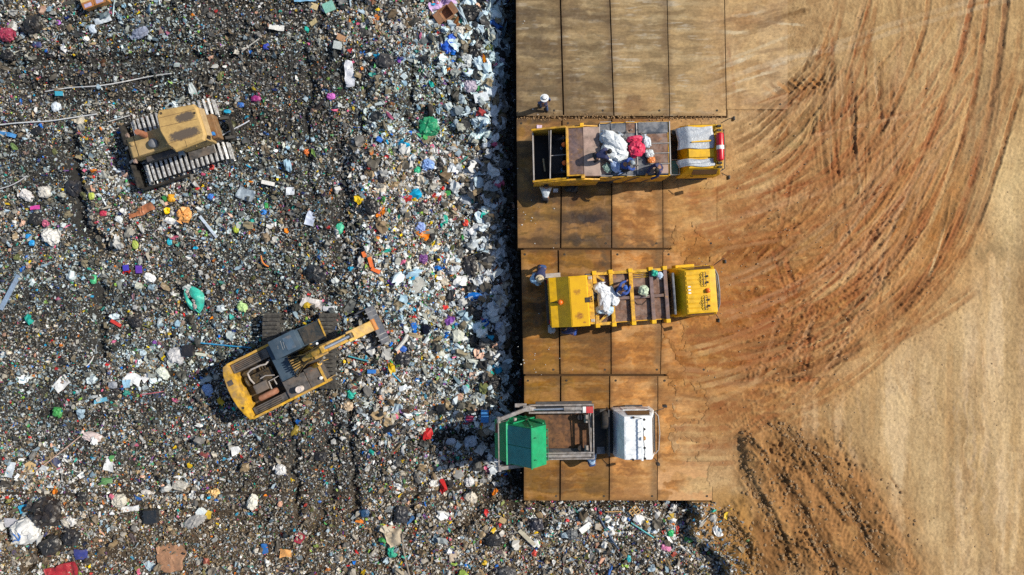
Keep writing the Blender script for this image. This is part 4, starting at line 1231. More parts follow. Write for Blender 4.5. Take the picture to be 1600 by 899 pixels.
MB().bar((-3.76, -1.28, 1.92), (-3.66, 1.06, 1.92), .045, .05).build("packer_rail", STEELG, T1)
MB().bar((-3.7, -.13, 1.86), (-2.98, -.10, 1.9), .03, .04).build("hopper_brace", STEELG, T1)
for y in (-.9, .7): MB().cyl((-3.6, y, 1.2), (-3.0, y, 1.95), .07, n=10).build("hydraulic_ram", STEELD, T1, smooth=True)
for y in (.34, -.52): beacon(T1, -3.08, y, 2.05, .10, .17)
for y in (.25, -.76): MB().tube([(-3.2, y, 1.95), (-3.24, y - .06, 2.0), (-3.2, y - .12, 1.98), (-3.14, y - .08, 1.97)], .02, 6).build("blue_hose", paint("hose_blue", (.03, .14, .30), .4, .1), T1, smooth=True)
MB().bar((-3.95, -.72, 1.05), (-4.02, -.12, 1.12), .07, .05).build("wood_batten", paint("batten", (.55, .43, .25), .8, .2), T1)
MB().box(2.0, 2.32, -1.15, -.5, 1.3, 1.75).build("tool_box", paint("box_teal_dark", (.03, .12, .13), .5, .2), T1, bevel=.02)
gb = MB().tube([(1.9, -1.16, 1.8), (2.36, -1.16, 1.8), (2.36, -.46, 1.8), (1.9, -.46, 1.8)], .018, 6); gb.build("box_guard", STEELG, T1)
MB().box(1.82, 2.5, -1.1, 1.1, .85, 1.1).build("gear_bed", BLACKP, T1, bevel=.02)
ex = MB().cyl((2.08, .78, .9), (2.08, .78, 2.1), .13, n=16); ex.cyl((2.08, .5, 1.5), (2.30, .9, 1.5), .2, n=16); ex.build("air_intake", BLACKP, T1, smooth=True)
for y in (-1.2, 1.0): MB().box(-4.54, -4.5, y - .06, y + .06, .75, 1.0).build("tail_light", RED, T1)

# ---------------------------------------------------------------- 2: closed yellow compactor
T2 = empty("refuse_truck", (5.515, -.402, PLATE_Z), R(4), "yellow refuse truck with a closed yellow tail box and ribbed yellow cab roof", "refuse truck", "refuse trucks parked along the dump edge")
chassis(T2, -3.0, 3.8)
for s in (-1, 1):
    wheel(T2, 3.2, s * .98, .46, .28); wheel(T2, -.9, s * 1.02, .46, .25, True)
    MB().prism([(-1.45, .95), (-1.25, 1.05), (-.55, 1.05), (-.35, .95), (-.35, .92), (-.55, 1.01), (-1.25, 1.01), (-1.45, .92)], s * 1.13 - .2, s * 1.13).build("mudguard", BLACKP, T2)
cab_common(T2, YEL, 2.1, 4.18, 1.17, 2.6, rear=.42, nose=.34, wr=1.0)
rf = roof_panel(T2, YEL, 2.52, 3.86, 1.0, 2.6, 9)
for s, y0 in ((1, .22), (-1, -.86)):
    fr_ = MB(); y1 = y0 + .66
    for x in (3.30, 3.42): fr_.tube([(x, y0, 2.61), (x, y0 + .02, 2.70), (x, y1 - .02, 2.70), (x, y1, 2.61)], .014, 6)
    for y in (y0 + .1, (y0 + y1) / 2, y1 - .1): fr_.tube([(3.30, y, 2.70), (3.42, y, 2.70)], .012, 6)
    fr_.tube([(3.30, y0 + .15, 2.70), (3.14, y0 + .33, 2.64), (3.30, y1 - .15, 2.70)], .010, 5)
    ro = fr_.build("lamp_frame", STEELD, rf)
    for y in (y0 + .18, y1 - .2):
        MB().lathe([(0, 0), (.05, 0), (.055, .06), (.03, .09), (0, .09)], (3.50, y, 2.60), 12).build("marker_lamp", BLACKP, ro)
beacon(rf, 3.50, .02, 2.6, .10, .17)
for y in (.25, .10, -.04): MB().box(2.60, 2.72, y - .035, y + .035, 2.612, 2.617).build("bird_mess", LABELW, rf)
vs_ = MB()
for k, (dx, z) in enumerate(((.0, 1.05), (.06, 1.2), (.10, 1.35))):
    vs_.tube([(4.14 + dx, -.98, z), (4.26 + dx, -.7, z), (4.30 + dx, 0, z), (4.26 + dx, .7, z), (4.14 + dx, .98, z)], .05, 8)
vs_.build("sun_visor", SLATE, T2, smooth=True)
mirror_arm(T2, [(4.02, 1.16, 2.0), (4.3, 1.36, 2.06), (4.52, 1.46, 2.06)], (4.56, 1.30, 1.92))
mirror_arm(T2, [(3.96, -1.12, 2.0), (4.08, -1.34, 2.0), (4.12, -1.42, 1.98)], (4.10, -1.44, 1.8))
MB().box(2.35, 3.25, 1.17, 1.30, .7, 1.5).build("side_locker", YEL, T2, bevel=.02)
MB().box(1.98, 2.08, -1.0, .95, .9, 2.25).build("rear_guard", SLATE, T2, bevel=.02)
MB().box(1.74, 2.3, -1.05, 1.05, .9, 1.15).build("gear_bed", BLACKP, T2, bevel=.02)
tk_ = MB(); tk_.lathe([(0, -.55), (.14, -.52), (.2, -.4), (.2, .4), (.14, .52), (0, .55)], (1.93, -.1, 1.35), 16, 'y')
tk_.build("air_tank", STEELD, T2, smooth=True)
hs = MB()
for k in range(4): hs.tube([(1.82 + .03 * k, .6 - .2 * k, 1.55), (1.95, .3 - .15 * k, 1.72 + .03 * k), (2.0, -.2 - .1 * k, 1.5)], .03, 6)
hs.build("air_hose", BLACKP, T2, smooth=True)
# body sides + deck of framed rust panels
for s in (-1, 1):
    MB().prism([(-1.72, .6), (1.70, .7), (1.70, 2.12), (-1.72, 2.12)], s * 1.17 - .02, s * 1.17 + .02).build("body_side", YELR, T2, bevel=.01)
MB().box(1.66, 1.74, -1.15, 1.15, .8, 2.14).build("front_bulkhead", YELR, T2)
MB().box(-1.72, 1.70, -1.15, 1.15, 2.02, 2.10).build("deck_base", RUST, T2)
xs = [-1.62, -.86, .06, 1.0, 1.66]
for i in range(4):
    for (y0, y1) in ((-1.08, -.12), (-.02, 1.06)):
        MB().box(xs[i] + .11, xs[i + 1] - .11, y0 + .06, y1 - .06, 2.09, 2.125 + .01 * rnd.random()).build("deck_panel", RUST, T2, bevel=.02)
cols = [YELD, YELD, RUSTV, RUSTV, RUSTV]
for i, x in enumerate(xs):
    b = MB().box(x - .085, x + .085, -1.2, 1.17, 2.1, 2.30); bo = b.build("cross_beam", cols[i] if i not in (2,) else YELR, T2, bevel=.012)
    for s, y in ((-1, -1.33), (1, 1.13)):
        MB().box(x - .10, x + .10, y - .02, y + .16, 1.75, 2.34).build("stake_post", YEL, T2, bevel=.012)
for y, m in ((-1.19, YELD), (-.06, RUSTV), (1.14, YELD)):
    for i in range(4):
        if y < -1 and i > 0: continue
        MB().box(xs[i] + .09, xs[i + 1] - .09, y - .07, y + .07, 2.1, 2.26).build("long_beam", m, T2, bevel=.012)
pp = MB()
for y in (.84, .93, 1.02): pp.tube([(.16, y, 2.2), (.9, y + .01, 2.2)], .018, 6)
pp.build("deck_pipe", YELD, T2)
for a, b in (((-1.53, -1.1, 2.28), (-1.2, -.8, 2.28)), ((-1.53, 1.05, 2.28), (-1.2, .8, 2.28))): MB().bar(a, b, .1, .04).build("corner_gusset", YELD, T2)
MB().tube([(.18, -.26, 2.15), (.3, -.40, 2.15), (.55, -.42, 2.15), (.8, -.2, 2.15)], .018, 6).build("deck_hose", BLACKP, T2, smooth=True)
# tail box
tb = MB().prism([(-3.74, .55), (-3.76, 2.34), (-3.43, 2.43), (-2.88, 2.89), (-2.08, 2.95), (-2.02, 2.8), (-2.02, .55)], -1.2, 1.11)
tbo = tb.build("tail_box", YEL, T2, bevel=.012)
MB().box(-2.0, -1.76, -1.16, 1.1, .6, 2.55).build("tail_neck", YELD, T2, bevel=.02)
sc_m = spot_mat("tail_rust", (.74, .415, .002), (.66, .35, .004), (.26, .09, .02), ((-2.52, .36, .20, .16), (-2.50, -.72, .22, .20), (-2.3, -1.02, .10, .05)), 9)
MB().prism([(-2.84, 2.904), (-2.12, 2.949), (-2.12, 2.954), (-2.84, 2.909)], -1.14, 1.05).build("rust_patch", sc_m, tbo)
bc = beacon(tbo, -3.30, -.05, 2.52, .11, .2)
MB().tube([(-3.3, -.05, 2.55), (-3.43, -.04, 2.45), (-3.7, -.03, 2.37)], .02, 5).build("beacon_cable", BLACKP, tbo)
MB().box(-2.20, -1.98, -.13, .10, 2.86, 2.97).build("valve_box", BLACKP, tbo, bevel=.01)
pz = MB()
for y in (-.06, 0.0, .05): pz.tube([(-2.0, y, 2.9), (-1.88, y + .05, 2.8), (-1.8, y * 3, 2.4), (-1.7, y * 4 + .1, 2.3)], .02, 6)
pz.tube([(-1.93, -1.0, 2.5), (-1.93, 1.0, 2.5)], .03, 6); pz.tube([(-1.80, -1.1, 2.45), (-1.80, 1.05, 2.45)], .022, 6)
pz.tube([(-1.8, -.7, 2.42), (-1.62, -.74, 2.4), (-1.55, -.5, 2.35)], .035, 6)
pz.build("hydraulic_hose", BLACKP, T2, smooth=True)
for y in (-.98, .98): MB().cyl((-2.05, y * 1.16, 2.3), (-1.3, y * 1.16, 2.05), .05, n=10).build("tail_ram", STEELD, T2, smooth=True)
mh = MB()
for y in (-.98, .98): mh.box(-1.96, -1.78, y - .07, y + .07, 2.5, 2.62)
mh.build("tail_hinge", STEELG, T2, bevel=.02)
MB().box(-3.88, -3.74, -1.12, 1.05, .5, .62).build("tail_step", STEELD, T2, bevel=.01)
MB().box(-3.95, -3.1, 1.13, 1.34, .9, 1.0).build("side_step", STEELG, T2, bevel=.01)
for y in (-1.0, .95): MB().box(-3.78, -3.74, y - .09, y + .09, .75, 1.0).build("tail_light", RED, T2, bevel=.01)

# ---------------------------------------------------------------- 3: white skip loader tipping a green skip
T3 = empty("skip_truck", (3.352, -6.962, PLATE_Z), R(.8), "white-cab skip truck with grey lifting frame tipping a green skip over the edge", "skip truck")
chassis(T3, -2.2, 3.1)
for s in (-1, 1):
    wheel(T3, 2.5, s * .97, .44, .26); wheel(T3, -.9, s * .98, .44, .24, True)
cab_common(T3, WHITE, 1.50, 3.42, 1.10, 2.6, rear=.3, nose=.32, wr=1.0)
rf = roof_panel(T3, WHITE, 1.84, 3.02, 1.0, 2.6, 9, -.008)
MB().bar((2.60, -1.0, 2.78), (2.60, .92, 2.78), .09, .02).build("light_bar", WHITE, rf, bevel=.006)
lb = MB()
for y in (-.95, -.4, .3, .9): lb.tube([(2.60, y, 2.58), (2.60, y, 2.77)], .014, 5)
lb.tube([(2.62, .92, 2.6), (2.2, .96, 2.6)], .012, 5); lb.tube([(2.60, .9, 2.6), (2.72, .4, 2.6), (2.70, -.1, 2.6), (2.76, -.6, 2.6), (2.72, -.95, 2.6)], .010, 5)
lb.build("lamp_wiring", BLACKP, rf)
for x, y in ((2.74, .86), (2.74, .42), (2.74, -.44), (2.74, -.93), (2.24, .96), (2.2, -.98)):
    MB().lathe([(0, 0), (.05, 0), (.055, .06), (.03, .10), (0, .10)], (x, y, 2.6), 12).build("marker_lamp", BLACKP, rf)
bc = beacon(rf, 2.70, .0, 2.6, .09, .17); bc.data.materials.clear(); bc.data.materials.append(paint("beacon_amber_old", (.42, .19, .03), .35, .2))
MB().tube([(3.45, -1.0, 1.5), (3.62, -.8, 1.5), (3.68, 0, 1.5), (3.62, .8, 1.5), (3.45, 1.0, 1.5)], .022, 6).build("front_rail", STEELG, T3, smooth=True)
MB().box(3.40, 3.47, -.92, .92, 1.28, 1.5).build("sun_visor", BLACKP, T3, bevel=.03)
mirror_arm(T3, [(3.3, 1.1, 2.0), (3.58, 1.2, 2.05), (3.78, 1.25, 2.0)], (3.84, 1.34, 1.9), (.09, .06, .16))
mirror_arm(T3, [(3.28, -1.06, 2.0), (3.42, -1.22, 2.0), (3.5, -1.35, 1.95)], (3.5, -1.40, 1.8), (.08, .06, .16))
# loader bed
MB().box(-2.2, .42, -.95, 1.0, 1.02, 1.10).build("loader_bed", paint("bed_rust", (.10, .045, .022), .7, .45, .6, dustc=(.27, .12, .045), rustc=(.035, .02, .015), scale=1.9), T3, bevel=.01)
for y0, y1, nm in ((1.07, 1.15, "side_rail"), (1.42, 1.49, "side_rail"), (-.83, -.77, "side_rail"), (-1.11, -1.05, "side_rail")):
    MB().box(-2.55 if y0 > 0 else -1.9, .50, y0, y1, 1.80, 1.95).build(nm, STEELM, T3, bevel=.01)
MB().box(-2.2, .5, 1.05, 1.5, 1.1, 1.2).build("side_sill", STEELD, T3); MB().box(-2.2, .5, -1.12, -.76, 1.1, 1.2).build("side_sill", STEELD, T3)
ft = MB()
ft.bar((.48, -1.12, 1.9), (.48, 1.5, 1.9), .05, .08); ft.bar((.34, -.9, 1.84), (.26, 1.1, 1.84), .03, .05); ft.bar((.40, -.9, 1.5), (.40, 1.1, 1.5), .06, .1)
for y in (-1.0, 1.3): ft.box(.40, .52, y - .08, y + .08, 1.0, 1.9)
ft.build("front_frame", STEELM, T3, bevel=.008)
for y, x1 in ((1.28, -.8), (-.94, -1.7)):
    c = MB().cyl((.35, y, 1.88), (x1 if y < 0 else -.9, y, 1.92), .105 if y > 0 else .085, n=16); co_ = c.build("lift_ram", STEELM, T3, smooth=True)
    MB().cyl((x1 if y < 0 else -.9, y, 1.92), (-2.5, y, 2.05), .05, n=12).build("ram_rod", CHROME, co_, smooth=True)
MB().box(.14, .46, 1.08, 1.38, 1.95, 2.02).build("warning_label", paint("label_red", (.5, .03, .04), .5, .2), T3)
MB().box(-.02, .13, 1.10, 1.38, 1.95, 2.02).build("warning_label", LABELW, T3)
for y in (-.68, .78):
    lv = MB(); lv.cyl((.18, y - .25, 1.45), (.18, y + .12, 1.45), .10, n=12); lv.bar((.18, y - .1, 1.5), (.3, y - .12, 1.75), .06, .06)
    lv.build("winch_drum", STEELM, T3, smooth=True)
    MB().cyl((-.1, y, 1.1), (-.1, y, 1.5), .13, n=14).build("bed_post", BLACKP, T3, smooth=True)
# lifting arms: elbowed, reaching back past the edge, joined by a thin cross bar
for s, yr, ye, yt in ((1, 1.3, 1.38, .88), (-1, -.94, -1.2, -1.36)):
    zt = 2.35
    a = MB().bar((-2.3, yr, 1.9), (-2.68, ye, 2.28), .17, .22); a.box(-2.82, -2.48, ye - .13, ye + .13, 2.18, 2.36)
    ao = a.build("lift_arm", STEELM, T3, bevel=.015)
    MB().bar((-2.66, ye, 2.34), (-3.98, yt, zt), .17, .20).build("arm_tip", STEELM, ao, bevel=.015)
    MB().lathe([(0, -.14), (.09, -.14), (.09, .14), (0, .14)], (-3.96, yt, zt), 14, 'y').build("arm_pin", STEELM, ao)
MB().box(-3.2, -2.65, 1.42, 1.60, 2.1, 2.2).build("arm_bracket", STEELM, T3, bevel=.02)
MB().bar((-3.97, -1.38, 2.36), (-3.97, .90, 2.36), .05, .05).build("arm_cross_bar", STEELM, T3)
ch = MB()
for s in (-1, 1):
    y = -.24 + s * 1.0
    ch.tube([(-3.9, y, 2.3), (-3.6, y, 2.0), (-3.5, y, 1.7)], .02, 5)
    ch.tube([(-2.7, y * 1.1, 2.2), (-2.6, y, 1.6)], .02, 5)
ch.build("lift_chain", STEELD, T3)
# cab-back gear
MB().box(.56, 1.66, -1.04, 1.04, .90, 1.15).build("gear_bed", BLACKP, T3, bevel=.02)
sp = MB().lathe([(.22, -.12), (.40, -.14), (.44, -.09), (.44, .09), (.40, .14), (.22, .12)], (1.02, .70, 1.70), 26, 'x'); sp.build("spare_wheel", BLACK, T3, smooth=True)
MB().box(1.18, 1.24, -1.0, 1.2, 1.2, 1.9).build("headboard", STEELD, T3, bevel=.01)
MB().box(.7, 1.1, -1.05, -.7, .7, 1.2).build("hydraulic_tank", SLATE, T3, bevel=.03)
hs = MB()
for k in range(3): hs.tube([(.6, .9 + .15 * k, 1.7), (.8, 1.1 + .05 * k, 1.85), (1.1, 1.2, 1.7)], .025, 6)
hs.build("hydraulic_hose", BLACKP, T3, smooth=True)
for y in (-.95, .95): MB().box(-2.25, -2.2, y - .1, y + .1, .8, .95).build("tail_light", RED, T3)

# the skip itself hangs from the arms
SK = empty("green_skip", (3.352, -6.962, PLATE_Z), R(.8), "bright green steel skip with a teal lid, tipped up over the dump edge", "skip")
yA, yB = -1.14, .68
sec = [(-1.78, 1.55), (-1.78, 2.62), (-2.46, 3.36), (-3.56, 2.36), (-4.18, 1.25), (-3.9, .62), (-2.9, .35), (-2.2, .7)]
MB().prism(sec, yA, yB).build("bin_body", GREEN, SK, bevel=.012)
nrm = Vector((-1.0, 0, 1.1)).normalized()
def lidp(t, off): return (-2.46 + (-3.56 + 2.46) * t + nrm.x * off, 3.36 + (2.36 - 3.36) * t + nrm.z * off)
for (y0, y1) in ((-1.10, -.25), (-.22, .64)):
    p = [lidp(.03, .012), lidp(.97, .012), lidp(.97, .035), lidp(.03, .035)]
    MB().prism(p, y0, y1).build("lid", TEAL, SK, bevel=.005)
rb = MB()
rb.bar((-2.47, yA - .03, 3.38), (-2.47, yB + .03, 3.38), .06, .06)
rb.build("ridge_beam", GREEN, SK, bevel=.01)
MB().bar((-3.58, yA - .04, 2.38), (-3.58, yB + .04, 2.38), .09, .08).build("rim_beam", paint("skip_green_pale", (.06, .55, .26), .4, .1), SK, bevel=.01)
rb = MB()
for y0 in (yA - .045, yB + .045):
    for (a, b) in (((-1.9, 2.5), (-3.0, .6)), ((-2.46, 3.2), (-2.7, .6)), ((-3.3, 2.4), (-2.2, .9)), ((-3.6, 2.2), (-3.4, .7))):
        rb.bar((a[0], y0, a[1]), (b[0], y0, b[1]), .06, .07)
rb.build("side_rib", GREEN, SK, bevel=.01)
hd = MB()
for y in (-.95, -.6, -.3, .05, .4): hd.box(-1.78, -1.72, y - .03, y + .03, 2.3, 2.62)
hd.tube([(-1.70, -1.0, 2.5), (-1.70, .5, 2.5)], .018, 6)
for y in (-.8, .2): hd.tube([(-2.35, y, 3.28), (-2.29, y + .04, 3.29), (-2.24, y, 3.17)], .02, 5)
hd.build("grab_handle", paint("handle_green_dark", (.02, .17, .09), .5, .2), SK)
tr = MB()
for y0, y1 in ((yB, yB + .16), (yA - .16, yA)): tr.cyl((-3.2, y0, 1.7), (-3.2, y1, 1.7), .08, n=12)
tr.build("trunnion", STEELG, SK, smooth=True)
MB().plan([(-4.15, .1), (-3.9, .18), (-3.92, .5), (-4.12, .56)], 1.50, 1.56).build("red_stain_panel", paint("panel_red_dark", (.22, .02, .03), .6, .3), SK)
# ------------------------------------------------------------------ machines on the dump
CATY = paint("digger_yellow", (.50, .29, .04), .5, .5, .38, dustc=(.33, .23, .13), scale=1.8)
CATYC = paint("digger_yellow_clean", (.62, .345, .025), .45, .5, .34, scale=1.4)
BEIGE = paint("dozer_tan", (.42, .285, .12), .6, .45, .06, dustc=(.44, .30, .15), rustc=(.12, .075, .05), scale=1.5)
ROOFT = None
BLUEG = paint("cab_roof_bluegrey", (.045, .075, .11), .35, .3, 0, dustc=(.10, .12, .14), scale=1.3)
DECKG = paint("engine_deck", (.085, .080, .078), .5, .6, .45, dustc=(.17, .13, .10), rustc=(.17, .07, .03), scale=1.6)
SHOE = paint("polished_shoe", (.70, .70, .70), .38, .5, .3, metal=.45, dustc=(.16, .14, .12), rustc=(.10, .05, .03), scale=5)
SHOED = paint("dirty_shoe", (.055, .052, .05), .6, .5, .1, dustc=(.15, .14, .12), scale=5)
OILY = paint("oily_iron", (.03, .026, .022), .4, .45, .3, dustc=(.17, .11, .04), rustc=(.20, .10, .02), scale=4)
GRIME = paint("grime_black", (.014, .013, .013), .6, .5, 0, dustc=(.06, .052, .042), scale=3)
RUSTR = paint("muffler_rust", (.33, .13, .07), .8, .4, .2, dustc=(.40, .22, .14), scale=3)


def crawler(root, x0, x1, yc, w, h, m_shoe, n_shoe, bar_h=.05, cross=False, gap=.02):
    """one crawler: frame, sprocket, idler, rollers, and a chain of shoes round both ends"""
    r = h / 2; L = x1 - x0 - 2 * r
    tf = MB().box(x0 + r, x1 - r, yc - w * .28, yc + w * .28, h * .28, h * .72)
    o = tf.build("track", STEELD, root, bevel=.02)
    for x in (x0 + r, x1 - r): MB().lathe([(0, -w * .22), (r - .09, -w * .22), (r - .06, 0), (r - .09, w * .22), (0, w * .22)], (x, yc, r), 20, 'y').build("sprocket", STEELD, o, smooth=True)
    for x in np.linspace(x0 + r + .4, x1 - r - .4, 5): MB().cyl((x, yc - w * .2, .17), (x, yc + w * .2, .17), .11, n=12).build("roller", STEELD, o, smooth=True)
    per = 2 * L + 2 * PI * r; sh = per / n_shoe
    def at(s):
        s %= per
        if s < L: return x0 + r + s, h, 0
        s -= L
        if s < PI * r: a = s / r; return x1 - r + r * math.sin(a), r + r * math.cos(a), a
        s -= PI * r
        if s < L: return x1 - r - s, 0, PI
        s -= L; a = s / r
        return x0 + r - r * math.sin(a), r - r * math.cos(a), PI + a
    for k in range(n_shoe):
        x, z, a = at(k * sh)
        ca, sa = math.cos(a), math.sin(a)
        def tr(u, v, q):     # u along the chain, q outward
            return (x + u * ca + q * sa, yc + v, z - u * sa + q * ca)
        b = MB(); hw = w / 2; hs_ = sh / 2 - gap
        def bx(u0, u1, v0, v1, q0, q1):
            b.hexa([tr(u0, v0, q0), tr(u1, v0, q0), tr(u1, v1, q0), tr(u0, v1, q0), tr(u0, v0, q1), tr(u1, v0, q1), tr(u1, v1, q1), tr(u0, v1, q1)])
        bx(-hs_, hs_, -hw, hw, -.03, .0)
        if cross:
            for v0, v1 in ((-hw, -hw * .36), (-hw * .28, hw * .30), (hw * .38, hw)): bx(-hs_ * .72, hs_ * .55, v0, v1, 0, bar_h)
        else:
            for u in (-hs_ * .8, -hs_ * .1, hs_ * .6): bx(u - .012, u + .012, -hw, hw, 0, bar_h)
        if k % n_shoe < 100: b.build("shoe", m_shoe, o)


# ---------------------------------------------------------------- excavator
ez = -.42
EX = empty("excavator", (-11.04, -3.85, ez), R(26.5), "yellow excavator with a blue-grey cab roof and open engine bay", "excavator")
UC = empty("undercarriage", (0, 0, 0), 0, None, None); UC.parent = EX
UC.location = (.81, .36, 0); UC.rotation_euler = (0, 0, R(90 - 26.5))
# the undercarriage is turned away from the house: tracks run up the photo
uc_frame = MB().box(-1.0, 1.0, -.95, .95, .35, .72); uc_frame.lathe([(0, .72), (.62, .72), (.62, .95), (0, .95)], (0, 0, 0), 24)
ucf = uc_frame.build("car_body", STEELD, EX, bevel=.03)
ucf.location = UC.location; ucf.rotation_euler = UC.rotation_euler
bpy.data.objects.remove(UC)
crawler(ucf, -1.85, 1.85, 1.38, .85, .82, SHOED, 44, .035)
crawler(ucf, -1.85, 1.85, -1.38, .85, .82, SHOED, 44, .035)
# parts under a part may go one level only: lift the tracks to the machine
for ch_ in list(ucf.children):
    mw = ucf.matrix_basis.copy(); ch_.parent = EX; ch_.matrix_basis = mw @ ch_.matrix_basis
# revolving house: counterweight arc, side walls, open engine bay, decks
cw = MB().plan([(-2.34, -1.56), (-2.14, -1.60), (-2.14, 1.30), (-2.40, 1.26), (-2.55, .9), (-2.65, .3), (-2.66, -.2), (-2.60, -.75), (-2.48, -1.2)], .95, 2.02)
cwo = cw.build("counterweight", CATYC, EX, bevel=.06, smooth=True)
MB().box(-2.52, -2.26, .30, .55, 2.02, 2.035).build("lifting_slot", STEELD, cwo); MB().lathe([(0, 0), (.07, 0), (.07, .01), (0, .01)], (-2.38, -.9, 2.022), 12).build("lifting_slot", OILY, cwo)
for y0, y1, xe, nm in ((-1.62, -1.50, 1.72, "side_wall"), (1.20, 1.32, .22, "side_wall")):
    MB().prism([(-2.2, .95), (xe, .95), (xe, 1.82), (-2.2, 2.0)], y0, y1).build(nm, CATYC, EX, bevel=.03)
MB().box(-2.14, 1.7, -1.5, 1.2, .92, 1.02).build("house_floor", STEELD, EX)
MB().box(-.20, .55, -.62, 1.2, 1.02, 1.86).build("mid_deck", BLUEG, EX, bevel=.02, label="blue-shaded centre deck plate behind the cab")
MB().box(-.22, .9, -1.5, -.64, 1.02, 1.90).build("tank_deck", DECKG, EX, bevel=.02)
tdo = MB().box(.92, 1.70, -1.5, -.56, 1.02, 1.84).build("tool_locker", DECKG, EX, bevel=.02, label="rust-stained locker lid at the front corner")
MB().box(1.62, 1.74, -1.52, -.50, 1.83, 1.90).build("locker_trim", CATY, tdo, bevel=.01)
st_ = MB().tube([(1.75, -1.5, 1.9), (1.95, -1.45, 1.6), (1.95, -1.45, 1.0)], .02, 6); st_.tube([(1.72, -.55, 1.9), (1.98, -.6, 1.6), (1.98, -.6, 1.0)], .02, 6); st_.build("hand_rail", CATY, EX)
eb = MB().box(-2.12, -.26, -1.1, .72, 1.02, 1.1); eb.build("engine_floor", OILY, EX)
MB().box(-2.10, -.22, .74, 1.18, 1.02, 1.84).build("cooler_box", DECKG, EX, bevel=.02)
cs = MB()
for y in (.84, .92, 1.0, 1.08): cs.box(-1.95, -.5, y - .02, y + .02, 1.84, 1.86)
cs.build("cooler_slot", BLACKP, EX)
MB().box(-2.08, -.24, -1.48, -1.12, 1.02, 1.78).build("pump_cover", DECKG, EX, bevel=.02)
cs = MB()
for y in (-1.40, -1.30, -1.20): cs.box(-1.9, -.6, y - .018, y + .018, 1.78, 1.80)
cs.build("pump_slot", BLACKP, EX)
en = MB(); en.box(-1.65, -.55, -.38, .34, 1.1, 1.42); en.box(-1.15, -.7, -.25, .2, 1.42, 1.52)
for k in range(4): en.cyl((-1.12 + .14 * k, .36, 1.3), (-1.12 + .14 * k, .62, 1.24), .05, n=8)
en.lathe([(0, -.05), (.28, -.05), (.30, .0), (.28, .05), (0, .05)], (-1.85, 0.15, 1.36), 18, 'x')
en.build("engine_block", OILY, EX, bevel=.015)
pi = MB(); pi.tube([(-.42, .62, 1.55), (-.62, .50, 1.66), (-.85, .56, 1.68), (-1.35, .58, 1.66), (-1.62, .50, 1.6), (-1.68, .2, 1.5), (-1.6, -.1, 1.48)], .045, 8)
pi.tube([(-.5, -.15, 1.6), (-.9, .02, 1.6), (-1.2, .0, 1.55)], .03, 6); pi.build("coolant_pipe", STEELG, EX, smooth=True)
MB().box(-1.65, -.95, -.62, -.16, 1.42, 1.70).build("air_cleaner", DECKG, EX, bevel=.05)
mu = MB().lathe([(0, -.5), (.12, -.48), (.15, -.42), (.15, .42), (.12, .48), (0, .5)], (-1.15, -.86, 1.62), 18, 'x'); mu.build("muffler", RUSTR, EX, smooth=True)
mg = MB().tube([(-.55, -.60, 1.72), (-.55, -.30, 1.76), (-.25, -.28, 1.76), (-.25, -.62, 1.72)], .03, 6); mg.tube([(-.85, -.70, 1.75), (-.82, -.3, 1.75), (-.6, -.3, 1.75)], .025, 6); mg.build("belt_guard", STEELG, EX)
xh = MB().lathe([(.10, 1.9), (.15, 1.9), (.15, 2.30), (.11, 2.30), (.10, 2.28)], (.46, -1.30, 0), 20); xh.build("exhaust_stack", paint("stack_pale", (.66, .58, .54), .5, .3, .1), EX, smooth=True)
MB().lathe([(0, 2.24), (.10, 2.24), (.10, 2.27), (0, 2.27)], (.46, -1.30, 0), 16).build("exhaust_mouth", OILY, EX)
MB().lathe([(0, 0), (.08, 0), (.08, .06), (0, .07)], (1.55, -1.28, 1.9), 14).build("filler_cap", LABELW, EX)
# cab
cb = MB().taper((.28, 2.42, .36, 1.34, 1.0), (.30, 1.62, .40, 1.28, 2.72)); cb.build("cab", BLUEG, EX, bevel=.07, smooth=True)
cr = MB().prism([(.26, 2.62), (1.66, 2.66), (1.62, 2.74), (.9, 2.78), (.30, 2.74)], .37, 1.31); cr.build("cab_roof", BLUEG, EX, bevel=.05, smooth=True)
cs = MB().box(1.0, 1.42, .52, 1.16, 2.775, 2.79); cs.build("roof_hatch", paint("hatch_bluegrey", (.07, .11, .16), .4, .3), EX, bevel=.006)
sc_ = MB()
for x, y0, y1 in ((.82, .66, 1.1), (.92, .7, 1.0), (.62, .8, .95)): sc_.bar((x, y0, 2.785), (x + .06, y1, 2.785), .012, .006)
sc_.build("roof_scratch", paint("scratch_pale", (.4, .42, .44), .6, .1), EX)
gl = MB().hexa([(1.75, .42, 2.52), (2.42, .42, 1.25), (2.42, 1.28, 1.25), (1.75, 1.22, 2.52), (1.79, .42, 2.56), (2.46, .42, 1.29), (2.46, 1.28, 1.29), (1.79, 1.22, 2.56)])
gl.build("windscreen", GLASS, EX)
cg = MB().bar((2.46, .38, 1.36), (2.52, 1.34, 1.36), .06, .07); cg.build("screen_guard", CATY, EX)
for s, y in ((1, 1.33), (-1, .355)): MB().box(.6, 1.5, y - .012, y + .012, 1.7, 2.4).build("side_window", GLASS, EX)
